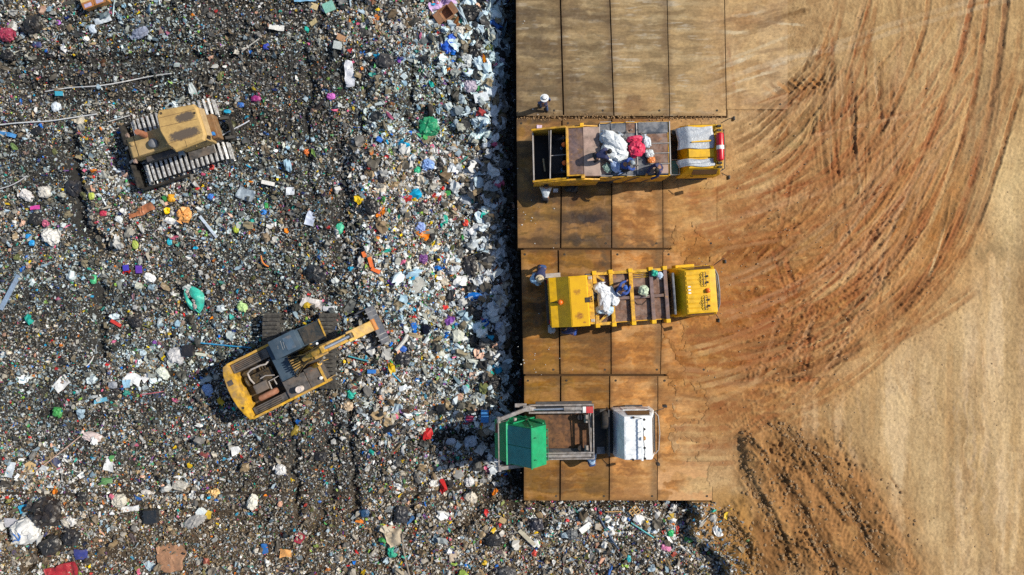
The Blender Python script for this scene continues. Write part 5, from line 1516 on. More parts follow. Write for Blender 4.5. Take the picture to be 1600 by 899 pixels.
# boom (seen edge-on from above), its rams, the stick folded under and the bucket
bm_ = MB(); yb = -.16
prof = [(.55, 1.35), (.9, 1.7), (1.9, 3.0), (2.9, 3.38), (4.1, 3.05), (4.95, 2.45), (4.85, 2.2), (4.0, 2.62), (2.9, 2.85), (2.1, 2.45), (1.2, 1.3), (.8, 1.05)]
bm_.prism(prof, yb - .19, yb + .19)
bmo = bm_.build("boom", CATY, EX, bevel=.02)
MB().prism([(3.85, 3.18), (5.05, 2.48), (4.95, 2.36), (3.85, 3.02)], yb - .25, yb + .25).build("boom_head", CATY, bmo, bevel=.03)
MB().lathe([(0, -.12), (.14, -.12), (.14, .12), (0, .12)], (3.98, yb, 3.15), 16, 'y').build("ram_clevis", OILY, bmo)
MB().box(3.80, 4.12, yb - .11, yb + .11, 3.06, 3.145).build("ram_slot", OILY, bmo, bevel=.03)
MB().lathe([(0, -.27), (.13, -.27), (.13, .27), (0, .27)], (5.02, yb, 2.42), 16, 'y').build("head_pin", paint("pin_orange", (.5, .17, .02), .5, .3), bmo, smooth=True)
rr_ = MB().cyl((2.15, yb, 3.38), (2.75, yb, 3.55), .13, n=16); rr_.cyl((1.5, yb, 2.85), (2.75, yb, 3.55), .11, n=14)
rro = rr_.build("stick_ram", CATY, EX, smooth=True)
MB().cyl((2.75, yb, 3.55), (3.95, yb, 3.22), .075, n=14).build("ram_rod", CHROME, rro, smooth=True)
rb_ = MB().box(2.05, 2.72, yb - .26, yb + .26, 3.02, 3.12); rb_.box(2.62, 2.80, yb - .17, yb + .17, 3.1, 3.7); rb_.build("ram_bracket", CATY, EX, bevel=.03)
for y in (.28, -.62):
    lr = MB().cyl((1.0, y, 1.25), (1.9, y, 2.25), .12, n=14); lo_ = lr.build("boom_ram", CATYC, EX, smooth=True)
    MB().cyl((1.9, y, 2.25), (2.35, y * .8, 2.75), .065, n=12).build("ram_rod", CHROME, lo_, smooth=True)
hz = MB()
for k in range(9):
    y = yb - .36 + .09 * k
    hz.tube([(.45 + .05 * (k % 3), y * 1.3, 1.6), (.62, y * 1.4, 2.05 + .04 * (k % 4)), (.95, y, 2.15), (1.5, yb - .15 + .04 * k, 2.5), (2.1, yb - .14 + .035 * k, 2.95)], .028, 6)
hz.build("hydraulic_hose", OILY, EX, smooth=True)
hz = MB()
for k in range(5): hz.tube([(.6, yb - .2 + .1 * k, 2.1), (.75, yb - .25 + .12 * k, 2.4), (1.15, yb - .2 + .1 * k, 2.35)], .03, 6)
hz.tube([(1.2, yb + .3, 2.5), (1.6, yb + .2, 2.86), (2.4, yb + .22, 3.2), (3.2, yb + .2, 3.3)], .025, 6); hz.tube([(1.2, yb - .3, 2.5), (1.6, yb - .2, 2.8), (2.4, yb - .24, 3.1)], .025, 6)
hz.build("boom_pipe", paint("pipe_ochre", (.36, .22, .06), .5, .4, .3), EX, smooth=True)
sk_ = MB().prism([(5.15, 2.45), (4.85, 2.5), (4.05, .7), (4.15, .45), (4.4, .45)], yb - .16, yb + .16); sko = sk_.build("stick", CATY, EX, bevel=.02)
MB().cyl((4.9, yb, 2.2), (4.5, yb, .8), .08, n=12).build("bucket_ram", STEELG, sko, smooth=True)
bk = MB()
for y0, y1 in ((yb - .98, yb - .92), (yb + .92, yb + .98)):
    bk.prism([(4.0, .62), (4.6, .70), (5.0, .35), (4.95, .02), (4.5, -.12), (4.05, .12)], y0, y1)
sh_ = [(4.6, .70), (5.0, .35), (4.95, .02), (4.5, -.12), (4.05, .12), (4.1, .16), (4.5, -.04), (4.88, .06), (4.92, .34), (4.55, .64)]
bk.prism(sh_, yb - .92, yb + .92); bko = bk.build("bucket", paint("bucket_slate", (.035, .045, .07), .45, .5, .15, dustc=(.16, .15, .15), scale=3), EX, bevel=.01)
bt = MB()
for k in range(5): bt.box(3.86, 4.10, yb - .86 + .43 * k - .06, yb - .86 + .43 * k + .06, .05, .13)
bt.build("bucket_tooth", SHOE, bko, bevel=.01)
bs = MB()
for y in (yb - .75, yb - .5, yb + .5, yb + .75): bs.bar((4.5, y, .74), (4.98, y, .40), .05, .04)
bs.build("bucket_strap", SLATE, bko)
# wire strung from the bay
# ---------------------------------------------------------------- bulldozer
dzz = -.42
DZ = empty("bulldozer", (-16.28, 7.12, dzz), R(17), "tan tracked bulldozer with a broad scorched cab roof and bright worn tracks", "bulldozer")
crawler(DZ, -2.15, 2.15, -1.02, .86, 1.02, SHOE, 40, .035, cross=True, gap=.06)
crawler(DZ, -2.15, 2.05, 1.28, .80, 1.02, SHOE, 40, .035, cross=True, gap=.06)
MB().box(-1.9, 1.9, -.55, .82, .45, 1.05).build("main_frame", STEELD, DZ, bevel=.03)
hb_ = MB().prism([(-2.12, 1.0), (-2.12, 1.66), (-2.0, 1.76), (-.1, 1.86), (-.1, 1.0)], -.34, .66); ho = hb_.build("hood", BEIGE, DZ, bevel=.04, smooth=True)
MB().bar((-1.72, -.34, 1.79), (-1.72, .66, 1.79), .02, .015).build("hood_seam", OILY, ho)
MB().lathe([(0, 0), (.10, 0), (.10, .05), (.06, .08), (0, .08)], (-1.86, .28, 1.77), 14).build("radiator_cap", BEIGE, ho)
MB().lathe([(.11, 1.8), (.16, 1.8), (.15, 2.2), (.13, 2.5), (.10, 2.5)], (-1.15, .52, 0), 16).build("exhaust_stack", RUSTR, DZ, smooth=True)
MB().lathe([(0, 1.8), (.20, 1.8), (.22, 1.86), (.22, 2.02), (.12, 2.08), (0, 2.08)], (-.82, -.02, 0), 18).build("air_cleaner", SLATE, DZ, smooth=True)
MB().box(-2.2, -2.12, -.32, .64, .7, 1.62).build("radiator_grille", OILY, DZ, bevel=.02)
for y in (-.48, .82): MB().lathe([(0, -.05), (.09, -.05), (.12, .06), (0, .08)], (-2.06, y, 1.62), 14, 'x').build("work_light", RUSTP, DZ, smooth=True)
MB().box(-1.6, -.1, -.62, -.36, .95, 1.45).build("side_tank", STEELD, DZ, bevel=.04)
bl = MB().prism([(-2.70, .0), (-2.66, .4), (-2.74, .8), (-2.66, .8), (-2.56, .4), (-2.58, .0)], -1.5, 1.75); bl.build("blade", GRIME, DZ, bevel=.02)
for y in (-1.55, 1.78): MB().bar((-2.65, y, .4), (-.2, y, .55), .12, .2).build("push_arm", GRIME, DZ, bevel=.02)
for y in (-.2, .5): MB().cyl((-2.66, y, .85), (-2.0, y, 1.35), .06, n=10).build("blade_ram", STEELG, DZ, smooth=True)
# cab: posts, glass, big roof canopy with chamfered rim
MB().box(.22, 1.75, -.62, .80, 1.0, 1.75).build("cab_base", BEIGE, DZ, bevel=.04)
cbx = MB().taper((.25, 1.78, -.62, .80, 1.74), (.2, 1.72, -.66, .84, 2.62)); cbx.build("cab", GLASS, DZ, bevel=.03)
ps = MB()
for x, y in ((.26, -.64), (.26, .82), (1.72, -.64), (1.72, .82), (1.0, -.66), (1.0, .84)): ps.bar((x, y, 1.7), (x - .03, y * 1.02, 2.62), .09, .09)
ps.build("cab_post", BEIGE, DZ, bevel=.01)
rp = [(.16, -.62), (.40, -.98), (1.82, -.86), (1.98, -.62), (1.96, .72), (1.84, .90), (.20, 1.10), (.04, .86), (-.02, .15)]
rfb = MB().plan(rp, 2.58, 2.70)
cx_ = sum(p[0] for p in rp) / len(rp); cy_ = sum(p[1] for p in rp) / len(rp)
inn = [((x - cx_) * .93 + cx_, (y - cy_) * .93 + cy_) for x, y in rp]; n_ = len(rp)
rfb.add([(x, y, 2.695) for x, y in rp] + [(x, y, 2.80) for x, y in inn], [(i, (i + 1) % n_, (i + 1) % n_ + n_, i + n_) for i in range(n_)] + [tuple(range(n_, 2 * n_))])
N = NT("dozer_roof"); co = N.n("ShaderNodeTexCoord").outputs["Object"]
sx_ = N.n("ShaderNodeSeparateXYZ"); N.l(co, sx_.inputs[0])
def patch(cx, cy, rx, ry):
    f = []
    for ax, c0, r0 in ((0, cx, rx), (1, cy, ry)):
        a = N.n("ShaderNodeMath", operation='SUBTRACT'); N.l(sx_.outputs[ax], a.inputs[0]); a.inputs[1].default_value = c0
        b = N.n("ShaderNodeMath", operation='DIVIDE'); N.l(a.outputs[0], b.inputs[0]); b.inputs[1].default_value = r0
        c = N.n("ShaderNodeMath", operation='POWER'); d = N.n("ShaderNodeMath", operation='ABSOLUTE'); N.l(b.outputs[0], d.inputs[0]); N.l(d.outputs[0], c.inputs[0]); c.inputs[1].default_value = 3; f.append(c.outputs[0])
    s_ = N.n("ShaderNodeMath", operation='ADD'); N.l(f[0], s_.inputs[0]); N.l(f[1], s_.inputs[1]); return s_.outputs[0]
nz = N.noise(6, 6, .75, co, .3)
pm = N.n("ShaderNodeMath", operation='MINIMUM'); N.l(patch(1.05, -.34, .78, .26), pm.inputs[0]); N.l(patch(1.30, .42, .48, .22), pm.inputs[1])
ad = N.n("ShaderNodeMath", operation='MULTIPLY_ADD'); N.l(nz.outputs[0], ad.inputs[0]); ad.inputs[1].default_value = 2.6; N.l(pm.outputs[0], ad.inputs[2])
fac = N.n("ShaderNodeMapRange"); fac.inputs[1].default_value = 2.35; fac.inputs[2].default_value = 1.75; N.l(ad.outputs[0], fac.inputs[0])
nb_ = N.noise(2.4, 6, .7, co)
cbase = N.mix(N.ramp(nb_.outputs[0], .38, .62), (.50, .33, .12), (.36, .23, .085))
N.l(N.mix(fac.outputs[0], cbase, (.10, .075, .055)), N.b.inputs["Base Color"]); N.b.inputs["Roughness"].default_value = .6
rfo = rfb.build("cab_roof", N.m, DZ, bevel=.015)
rs = MB()
for y0, y1 in ((.30, .16), (-.55, -.50), (.72, .62)): rs.bar((.10, y0, 2.805), (1.84, y1, 2.805), .018, .014)
rs.bar((1.0, -.92, 2.80), (1.0, -.60, 2.805), .014, .012)
rs.build("roof_seam", paint("seam_brown", (.16, .10, .05), .7, .2), rfo)
for x, y in ((.32, -.78), (1.78, .46), (.3, .9)): MB().lathe([(0, 0), (.06, 0), (.06, .02), (0, .02)], (x, y, 2.80), 10).build("lifting_hole", OILY, rfo)
MB().prism([(1.95, 2.6), (2.06, 2.2), (2.0, 2.2), (1.9, 2.6)], -.6, .74).build("rear_visor", paint("visor_tan", (.42, .30, .16), .6, .3), DZ, bevel=.01)
MB().box(1.78, 2.1, -.5, .7, .9, 1.5).build("rear_tank", paint("tank_brown", (.20, .10, .04), .6, .5, .1), DZ, bevel=.05)
MB().box(2.0, 2.12, -.52, -.36, 1.9, 2.1).build("blue_can", paint("can_blue", (.02, .22, .6), .4, .1), DZ, bevel=.02)
rp_ = MB().bar((2.1, -.4, .8), (2.5, -.4, .5), .15, .2); rp_.bar((2.1, .6, .8), (2.5, .6, .5), .15, .2); rp_.box(2.4, 2.55, -.6, .8, .4, .6); rp_.build("drawbar", GRIME, DZ, bevel=.02)
MB().box(-.05, .22, -.75, -.35, 1.3, 1.42).build("cab_step", paint("step_bluegrey", (.22, .30, .38), .5, .3), DZ, bevel=.02)
MB().box(.3, 1.6, -.62 - .42, -.62 - .04, 1.08, 1.13).build("fender", DECKG, DZ, bevel=.01); MB().box(.3, 1.6, .84, 1.1, 1.08, 1.13).build("fender", DECKG, DZ, bevel=.01)
# ------------------------------------------------------------------ people
SKIN = paint("skin_brown", (.26, .13, .075), .55, .0)
HAIR = paint("hair_black", (.012, .011, .012), .6, .0)


def skin_mesh(name, nodes, edges, m, parent, sub=2, extra=None):
    """one continuous surface grown over a skeleton: nodes {key: (pos, radius)}"""
    keys = list(nodes)
    me = bpy.data.meshes.new(name)
    me.from_pydata([nodes[k][0] for k in keys], [(keys.index(a), keys.index(b)) for a, b in edges], [])
    o = bpy.data.objects.new(name, me); COL.objects.link(o)
    sk = o.modifiers.new("skin", 'SKIN'); sk.use_smooth_shade = True
    for i, k in enumerate(keys):
        r = nodes[k][1]; r = r if isinstance(r, tuple) else (r, r)
        me.skin_vertices[0].data[i].radius = r
        me.skin_vertices[0].data[i].use_root = (i == 0)
    ss_ = o.modifiers.new("sub", 'SUBSURF'); ss_.levels = sub; ss_.render_levels = sub
    dg = bpy.context.evaluated_depsgraph_get()
    new = bpy.data.meshes.new_from_object(o.evaluated_get(dg))
    o.modifiers.clear(); o.data = new; bpy.data.meshes.remove(me)
    new.name = name
    if extra:
        bm = bmesh.new(); bm.from_mesh(new)
        t = bpy.data.meshes.new("t"); t.from_pydata(extra.v, [], extra.f); bm.from_mesh(t); bmesh.ops.recalc_face_normals(bm, faces=bm.faces); bm.to_mesh(new); bm.free(); bpy.data.meshes.remove(t)
    new.materials.clear(); new.materials.append(m)
    new.polygons.foreach_set("use_smooth", [True] * len(new.polygons))
    o.parent = parent
    return o


def V3(p): return Vector(p)


def person(loc, rz, pose, shirt, trousers, label, hat=None, hatm=None, glove=None, sleeve=1.0, group="workers at the tipping platform", vest=None):
    root = empty("person", loc, rz, label, "person", group)
    j = {k: V3(v) for k, v in pose.items()}
    pel, che, nec, hea = j['pelvis'], j['chest'], j['neck'], j['head']
    up = (hea - nec).normalized()
    nodes = {'pelvis': (pel, (.14, .11)), 'waist': ((pel * .55 + che * .45), (.13, .10)), 'chest': (che, (.16, .115)), 'neck': (nec, .06), 'jaw': (nec + (hea - nec) * .55, .072), 'head': (hea, (.082, .098)), 'crown': (hea + up * .075, .07)}
    edges = [('pelvis', 'waist'), ('waist', 'chest'), ('chest', 'neck'), ('neck', 'jaw'), ('jaw', 'head'), ('head', 'crown')]
    fing = MB()
    for s in 'LR':
        sh, el, ha, hip, kn, ft = (j[n + s] for n in ('sh', 'el', 'ha', 'hip', 'kn', 'ft'))
        nodes['sh' + s] = (sh, .062); nodes['el' + s] = (el, .044); nodes['wr' + s] = (el + (ha - el) * .93, .030); d = (ha - el).normalized()
        nodes['pa' + s] = (ha + d * .045, (.040, .020))
        edges += [('chest', 'sh' + s), ('sh' + s, 'el' + s), ('el' + s, 'wr' + s), ('wr' + s, 'pa' + s)]
        nodes['hip' + s] = (hip, .095); nodes['kn' + s] = (kn, .06); nodes['an' + s] = (ft + Vector((0, 0, .09)), .042); nodes['to' + s] = (ft + V3(pose.get('toe' + s, (.16, 0, .035))), .04)
        edges += [('pelvis', 'hip' + s), ('hip' + s, 'kn' + s), ('kn' + s, 'an' + s), ('an' + s, 'to' + s)]
        side = d.cross(Vector((0, 0, 1)));  side = side.normalized() if side.length > .1 else Vector((0, 1, 0))
        pn = side.cross(d).normalized(); base = ha + d * .07
        for k, (off, L) in enumerate(((-.030, .068), (-.010, .080), (.010, .074), (.030, .058))):
            p0 = base + side * off; p1 = p0 + d * L * .5 - pn * .006; p2 = p1 + d * L * .32 - pn * .022; p3 = p2 + d * L * .12 - pn * .022
            fing.tube([p0 - d * .02, p1, p2, p3], [.0095, .009, .008, .006], 6)
        sg = -1 if s == 'L' else 1
        t0 = ha + d * .03 + side * sg * .03; t1 = t0 + side * sg * .030 + d * .028 - pn * .01; t2 = t1 + d * .03 - pn * .012
        fing.tube([t0, t1, t2], [.012, .010, .007], 6)
    # nose and ears
    f = V3(pose.get('face', (1, 0, 0))); f = (f - up * f.dot(up)).normalized(); sd = up.cross(f).normalized()
    fc = hea + f * .088
    fing.add([fc + up * .022, fc + sd * .016 - up * .022, fc - sd * .016 - up * .022, fc + f * .026 - up * .018], [(0, 1, 3), (0, 3, 2), (1, 2, 3), (0, 2, 1)])
    for s in (-1, 1):
        e = hea + sd * s * .083
        fing.tube([e + up * .028, e + sd * s * .015 + up * .01 - f * .01, e + sd * s * .010 - up * .025], [.008, .011, .006], 6)
    mth = hea + f * .083 - up * .050
    body = skin_mesh("body", nodes, edges, SKIN, root, 2, fing)
    body.data.name = "body"
    ey = MB()
    for s in (-1, 1): ey.lathe([(0, -.008), (.010, -.004), (.010, .004), (0, .008)], hea + f * .082 + sd * s * .032 + up * .008, 8)
    ey.build("eyes", HAIR, body, smooth=True)
    MB().bar(mth - sd * .024, mth + sd * .024, .008, .008).build("mouth", paint("lips", (.25, .08, .06), .5, 0), body)
    # clothes: the same skeleton, a little larger, cut at cuff, waist and ankle
    g = .018
    cn = {'chest': (che, (.16 + g, .115 + g)), 'waist': ((pel * .55 + che * .45), (.135 + g, .105 + g)), 'hem': (pel * .93 + che * .07, (.145 + g, .115 + g)), 'collar': (nec - (nec - che) * .22, .085)}
    ce = [('chest', 'waist'), ('waist', 'hem'), ('chest', 'collar')]
    tn = {'pelvis': (pel, (.14 + g, .115 + g)), 'belt': (pel * .8 + che * .2, (.135, .105))}
    te = [('pelvis', 'belt')]
    for s in 'LR':
        sh, el, ha, hip, kn, ft = (j[n + s] for n in ('sh', 'el', 'ha', 'hip', 'kn', 'ft'))
        cn['sh' + s] = (sh, .062 + g); cn['el' + s] = (el, .044 + g) if sleeve > .5 else (sh + (el - sh) * .75, .056 + g)
        ce += [('chest', 'sh' + s), ('sh' + s, 'el' + s)]
        if sleeve > .5: cn['cf' + s] = (el + (ha - el) * .88, .036 + g); ce.append(('el' + s, 'cf' + s))
        tn['hip' + s] = (hip, .095 + g); tn['kn' + s] = (kn, .06 + g); tn['an' + s] = (ft + Vector((0, 0, .11)), .046 + g)
        te += [('pelvis', 'hip' + s), ('hip' + s, 'kn' + s), ('kn' + s, 'an' + s)]
        sho = MB(); to = V3(pose.get('toe' + s, (.16, 0, .035)))
        sho.tube([ft + Vector((0, 0, .05)) - to * .45 * Vector((1, 1, 0)), ft + Vector((0, 0, .06)), ft + to + Vector((0, 0, .012)), ft + to * 1.25], [.035, .056, .052, .025], 10)
        sho.build("boot", BLACK, root, smooth=True)
        if glove is not None:
            gm = MB(); d = (ha - el).normalized(); gm.tube([ha - d * .06, ha, ha + d * .06, ha + d * .12], [.042, .05, .055, .035], 8); gm.build("glove", glove, root, smooth=True)
    skin_mesh("shirt", cn, ce, shirt, root, 2); skin_mesh("trousers", tn, te, trousers, root, 2)
    hu = (up + Vector((0, 0, .7))).normalized() if hat == 'brim' else up
    q = hu.to_track_quat('Z', 'X').to_matrix()
    def on_head(prof, nm, m, n=20, dz=0):
        b = MB().lathe(prof, (0, 0, 0), n)
        b.v = [tuple(hea + q @ Vector(p) + up * dz) for p in b.v]
        return b.build(nm, m, root, smooth=True)
    if hat == 'brim':
        h = on_head([(.0, .125), (.06, .122), (.098, .10), (.110, .05), (.112, .035), (.205, .012), (.208, .006), (.112, .02), (.100, .03), (0, .10)], "hat", hatm, 24)
        b = MB().lathe([(.114, .038), (.118, .038), (.116, .066), (.111, .066)], (0, 0, 0), 24); b.v = [tuple(hea + q @ Vector(p)) for p in b.v]; b.build("hat_band", HAIR, h)
    elif hat == 'cap':
        h = on_head([(0, .118), (.05, .114), (.092, .085), (.108, .03), (.108, .0), (.100, .0), (0, .09)], "cap", hatm)
        b = MB().plan([(.06, -.08), (.14, -.075), (.195, -.03), (.195, .03), (.14, .075), (.06, .08)], .008, .02)
        F = Matrix((f, sd, up)).transposed(); b.v = [tuple(hea + F @ Vector(p)) for p in b.v]; b.build("cap_peak", hatm, h)
    else:
        on_head([(0, .116), (.055, .112), (.095, .08), (.108, .02), (.100, -.04), (.085, -.06), (.07, 0), (0, .08)], "hair", HAIR)
    if vest is not None:
        fv = (che - pel).normalized()
        v = MB(); back = -f if abs(fv.z) > .6 else Vector((0, 0, 1))
        c0 = che * .8 + pel * .2 + (back - fv * back.dot(fv)).normalized() * .142
        w_ = fv.cross(back).normalized()
        for k in range(3):
            p = c0 - fv * (.045 * k); v.bar(p - w_ * (.12 - .03 * k), p + w_ * (.12 - .02 * k), .03, .006)
        v.build("shirt_print", vest, root)
    return root


def pose_stand(step=.12, lean=0.0, armL=(.1, .26, .86), armR=(-.1, -.26, .86)):
    return dict(pelvis=(0, 0, .93), chest=(.02 + lean * .5, 0, 1.27), neck=(.03 + lean * .8, 0, 1.47), head=(.06 + lean, 0, 1.60),
                shL=(.02 + lean * .6, .19, 1.40), elL=(armL[0] * .4 + lean * .4, .27, 1.12), haL=armL, shR=(.02 + lean * .6, -.19, 1.40), elR=(armR[0] * .4 + lean * .4, -.27, 1.12), haR=armR,
                hipL=(0, .09, .88), knL=(step * .7 + .03, .10, .48), ftL=(step, .10, 0), hipR=(0, -.09, .88), knR=(-step * .3 + .05, -.10, .48), ftR=(-step, -.10, 0))


def pose_bend(reach=.55, drop=.55, sp=.22):
    """bent forward at the hips, arms reaching down in front"""
    return dict(pelvis=(-.10, 0, .86), chest=(.24, 0, 1.02), neck=(.40, 0, 1.11), head=(.50, 0, 1.22), face=(.85, 0, -.5),
                shL=(.33, .19, 1.02), elL=(.45, .24, .76), haL=(reach, .14, drop), shR=(.33, -.19, 1.02), elR=(.45, -.24, .76), haR=(reach, -.14, drop),
                hipL=(-.10, .10, .82), knL=(.04, sp * .6, .45), ftL=(-.08, sp * .6, 0), hipR=(-.10, -.10, .82), knR=(.02, -sp * .6, .45), ftR=(-.14, -sp * .6, 0))


def pose_squat(reach=.5, drop=.25, dy=0.0, tw=0.0):
    return dict(pelvis=(-.16, 0, .34), chest=(.05, dy * .3, .66), neck=(.16, dy * .5, .82), head=(.25, dy * .7, .93), face=(.85, tw, -.5),
                shL=(.10, .20 + dy * .3, .76), elL=(.30, .26 + dy * .6, .52), haL=(reach, .14 + dy, drop), shR=(.10, -.20 + dy * .3, .76), elR=(.30, -.26 + dy * .6, .52), haR=(reach, -.14 + dy, drop),
                hipL=(-.14, .11, .34), knL=(.24, .22, .46), ftL=(.02, .18, 0), hipR=(-.14, -.11, .34), knR=(.24, -.22, .46), ftR=(.02, -.18, 0))


NAVY = plastic("cloth_navy", (.020, .028, .10), .8, .3); ROYAL = plastic("cloth_royal", (.018, .06, .27), .8, .3); INDIGO = plastic("cloth_indigo", (.03, .025, .075), .8, .3)
JEANS = plastic("cloth_jeans", (.035, .075, .20), .85, .3); DARKT = plastic("cloth_dark", (.02, .022, .03), .85, .3); PALEB = plastic("cloth_paleblue", (.34, .48, .66), .8, .25)
HATW = plastic("hat_white", (.70, .72, .74), .7, .1); STRAW = plastic("hat_straw", (.64, .54, .38), .8, .15); CAPG = plastic("cap_pattern", (.30, .36, .40), .8, .6); CAPB = plastic("cap_blue", (.02, .10, .42), .7, .2)
GLO = paint("glove_orange", (.62, .26, .04), .7, .2); PRINT = paint("shirt_print_white", (.6, .64, .7), .7, .1)
BEY = plastic("cloth_yellowgreen", (.42, .42, .14), .8, .2)

q = P(850, 171, 0)
person((q.x, q.y, PLATE_Z), R(115), pose_stand(.16, .06, (.22, .24, .95), (.08, -.28, .88)), JEANS, JEANS, "worker in a white brimmed hat walking alone across the upper steel plates", 'brim', HATW)
q = P(846, 421, 0)
person((q.x, q.y, PLATE_Z), R(-105), pose_bend(.60, .58), NAVY, JEANS, "worker in a straw hat and navy shirt bending over a pale blue sack", 'brim', STRAW)
q = P(893, 516, 0)
person((q.x, q.y, PLATE_Z), R(160), pose_bend(.5, .6), NAVY, ROYAL, "worker in dark blue bent down in the shade below the closed tail box", None)
tz2 = PLATE_Z + 2.12; tz1 = PLATE_Z + 2.22
q = P(968, 457, tz2 + .4)
person((q.x, q.y, tz2), R(38), pose_squat(.62, .22, .06, .3), ROYAL, DARKT, "worker in a royal blue printed shirt and cap squatting on the rusty deck", 'cap', CAPB, None, vest=PRINT)
q = P(932, 246, tz1 + .5)
person((q.x, q.y, tz1), R(14), pose_bend(.55, .5), NAVY, DARKT, "dark-haired worker in navy stooping at the tail end of the white sacks", None, glove=paint("glove_cream", (.62, .52, .33), .7, .2))
q = P(976, 259, tz1 + .4)
person((q.x, q.y, tz1), R(8), pose_squat(.5, .2), ROYAL, DARKT, "worker in a blue shirt and grey patterned cap crouching beside the red sack", 'cap', CAPG, None)
q = P(1028, 262, tz1 + .4)
person((q.x, q.y, tz1), R(215), pose_squat(.55, .2, .1, .2), NAVY, DARKT, "black-haired worker in navy kneeling near the cab end of the deck", None, glove=GLO)
q = P(1007, 203, 0)
person((q.x, q.y + .05, PLATE_Z), R(-95), pose_stand(.04, .05), INDIGO, DARKT, "worker in indigo standing behind the open truck, mostly hidden by its slate deck sheet", None)
q = P(922, 716, 0)
person((q.x, q.y, PLATE_Z), R(100), pose_bend(.5, .75), PALEB, JEANS, "worker in a pale blue shirt leaning in at the skip truck's side", 'cap', HATW)
q = P(851, 311, 0)
person((q.x, q.y, PLATE_Z), R(88), pose_bend(.5, .7), plastic("cloth_striped", (.52, .58, .72), .8, .5), DARKT, "worker in a white and blue striped shirt stooping at the open hopper's lower corner", None)
# ------------------------------------------------------------------ bags, sheets, boards, hoses that one can tell apart
def wobble(v, f, a, seed):
    n = mnoise.noise_vector(v * f + Vector((seed, seed * 1.7, -seed)))
    return n * a


_pm = {}
def pm(c, rough=.4):
    k = "film_%d_%d_%d" % tuple(int(x * 255) for x in c)
    return plastic(k, c, rough)


def mk(name, b, m, loc, rz, label, cat, group, smooth=True, parent=None):
    o = b.build(name, m, parent, smooth=smooth)
    o.location = loc; o.rotation_euler = (0, 0, rz)
    if parent is None: tag(o, label, cat, group)
    return o


SEED = [0]
def bag_mesh(w, h, t, knot=True, flat=.0, crease=1.0):
    """a slumped bag: pillow with pulled corners, folds that run to a gathered neck"""
    SEED[0] += 1; sd = SEED[0] * 3.17
    b = MB(); nu, nvv = 34, 19; vs = []
    for jj in range(nvv):
        ph = PI * (jj / (nvv - 1)) - PI / 2
        for ii in range(nu):
            th = 2 * PI * ii / nu
            ct, st = math.cos(th), math.sin(th); e = .72
            x = abs(ct) ** e * math.copysign(1, ct) * math.cos(ph) ** .8; y = abs(st) ** e * math.copysign(1, st) * math.cos(ph) ** .8; z = math.sin(ph)
            p = Vector((x * w / 2, y * h / 2, z * t / 2 * (1 if z > 0 else .5)))
            q = Vector((x * 1.6, y * 1.6, z)); s_ = min(w, h)
            p += wobble(q, 1.3, .10 * s_, sd) + wobble(q, 3.1, .075 * s_ * crease, sd + 5) * (1 if z > -.3 else .3) + wobble(q, 6.5, .042 * s_ * crease, sd + 9)
            rdg = abs(mnoise.noise(Vector((th * 2.2 + sd, z * .6, sd)))) ; p *= 1 + .20 * crease * (rdg - .25)
            vs.append(p)
    fs = [(j_ * nu + i, j_ * nu + (i + 1) % nu, (j_ + 1) * nu + (i + 1) % nu, (j_ + 1) * nu + i) for j_ in range(nvv - 1) for i in range(nu)]
    fs += [tuple(range(nu - 1, -1, -1)), tuple(range((nvv - 1) * nu, nvv * nu))]
    b.add(vs, fs)
    if knot:   # gathered neck with a flared tuft
        a = sd % 6.28; d = Vector((math.cos(a) * w / 2, math.sin(a) * h / 2, .0)); r = min(w, h)
        vs = []; n = 12
        for k, (f, rr) in enumerate(((.82, .16), (.98, .07), (1.06, .06), (1.2, .15), (1.3, .22))):
            for i in range(n):
                tt = 2 * PI * i / n; sidev = Vector((-d.y, d.x, 0)).normalized()
                jig = 1 + (.35 * math.sin(5 * tt + sd) if k > 2 else .15 * math.sin(3 * tt))
                vs.append(d * f + sidev * math.cos(tt) * rr * r * jig + Vector((0, 0, 1)) * (math.sin(tt) * rr * r * jig * .6 + t * .15))
        b.add(vs, [(k * n + i, k * n + (i + 1) % n, (k + 1) * n + (i + 1) % n, (k + 1) * n + i) for k in range(4) for i in range(n)] + [tuple(range(n)), tuple(range(4 * n, 5 * n))])
    return b


def sheet_mesh(w, h, amp=.12, thick=.012):
    SEED[0] += 1; sd = SEED[0] * 2.31
    nx = max(6, min(26, int(w / .06))); ny = max(6, min(26, int(h / .06))); top = []
    for jj in range(ny):
        for ii in range(nx):
            u = ii / (nx - 1) - .5; v = jj / (ny - 1) - .5
            p = Vector((u * w, v * h, 0))
            q = Vector((u * w * 2.5, v * h * 2.5, 0)); s_ = min(w, h)
            e = max(abs(u), abs(v)) * 2
            p += Vector((*(wobble(q, .9, .22 * s_, sd).xy * (.4 + .6 * e)), 0))
            p.z = amp * (.5 + mnoise.noise(q * 1.1 + Vector((sd, 0, 0)))) + amp * .7 * abs(mnoise.noise(q * 2.7 + Vector((0, sd, 1)))) + amp * .3 * mnoise.noise(q * 6 + Vector((sd, sd, 0)))
            top.append(p)
    n = nx * ny; f = [tuple(int(q) for q in x) for x in grid_faces(nx, ny)]
    b = MB(); vs = top + [p - Vector((0, 0, thick)) for p in top]
    fs = f + [tuple(i + n for i in reversed(x)) for x in f]
    ring = list(range(nx)) + [j_ * nx + nx - 1 for j_ in range(1, ny)] + [(ny - 1) * nx + i for i in range(nx - 2, -1, -1)] + [j_ * nx for j_ in range(ny - 2, 0, -1)]
    fs += [(ring[i], ring[i] + n, ring[(i + 1) % len(ring)] + n, ring[(i + 1) % len(ring)]) for i in range(len(ring))]
    return b.add(vs, fs)


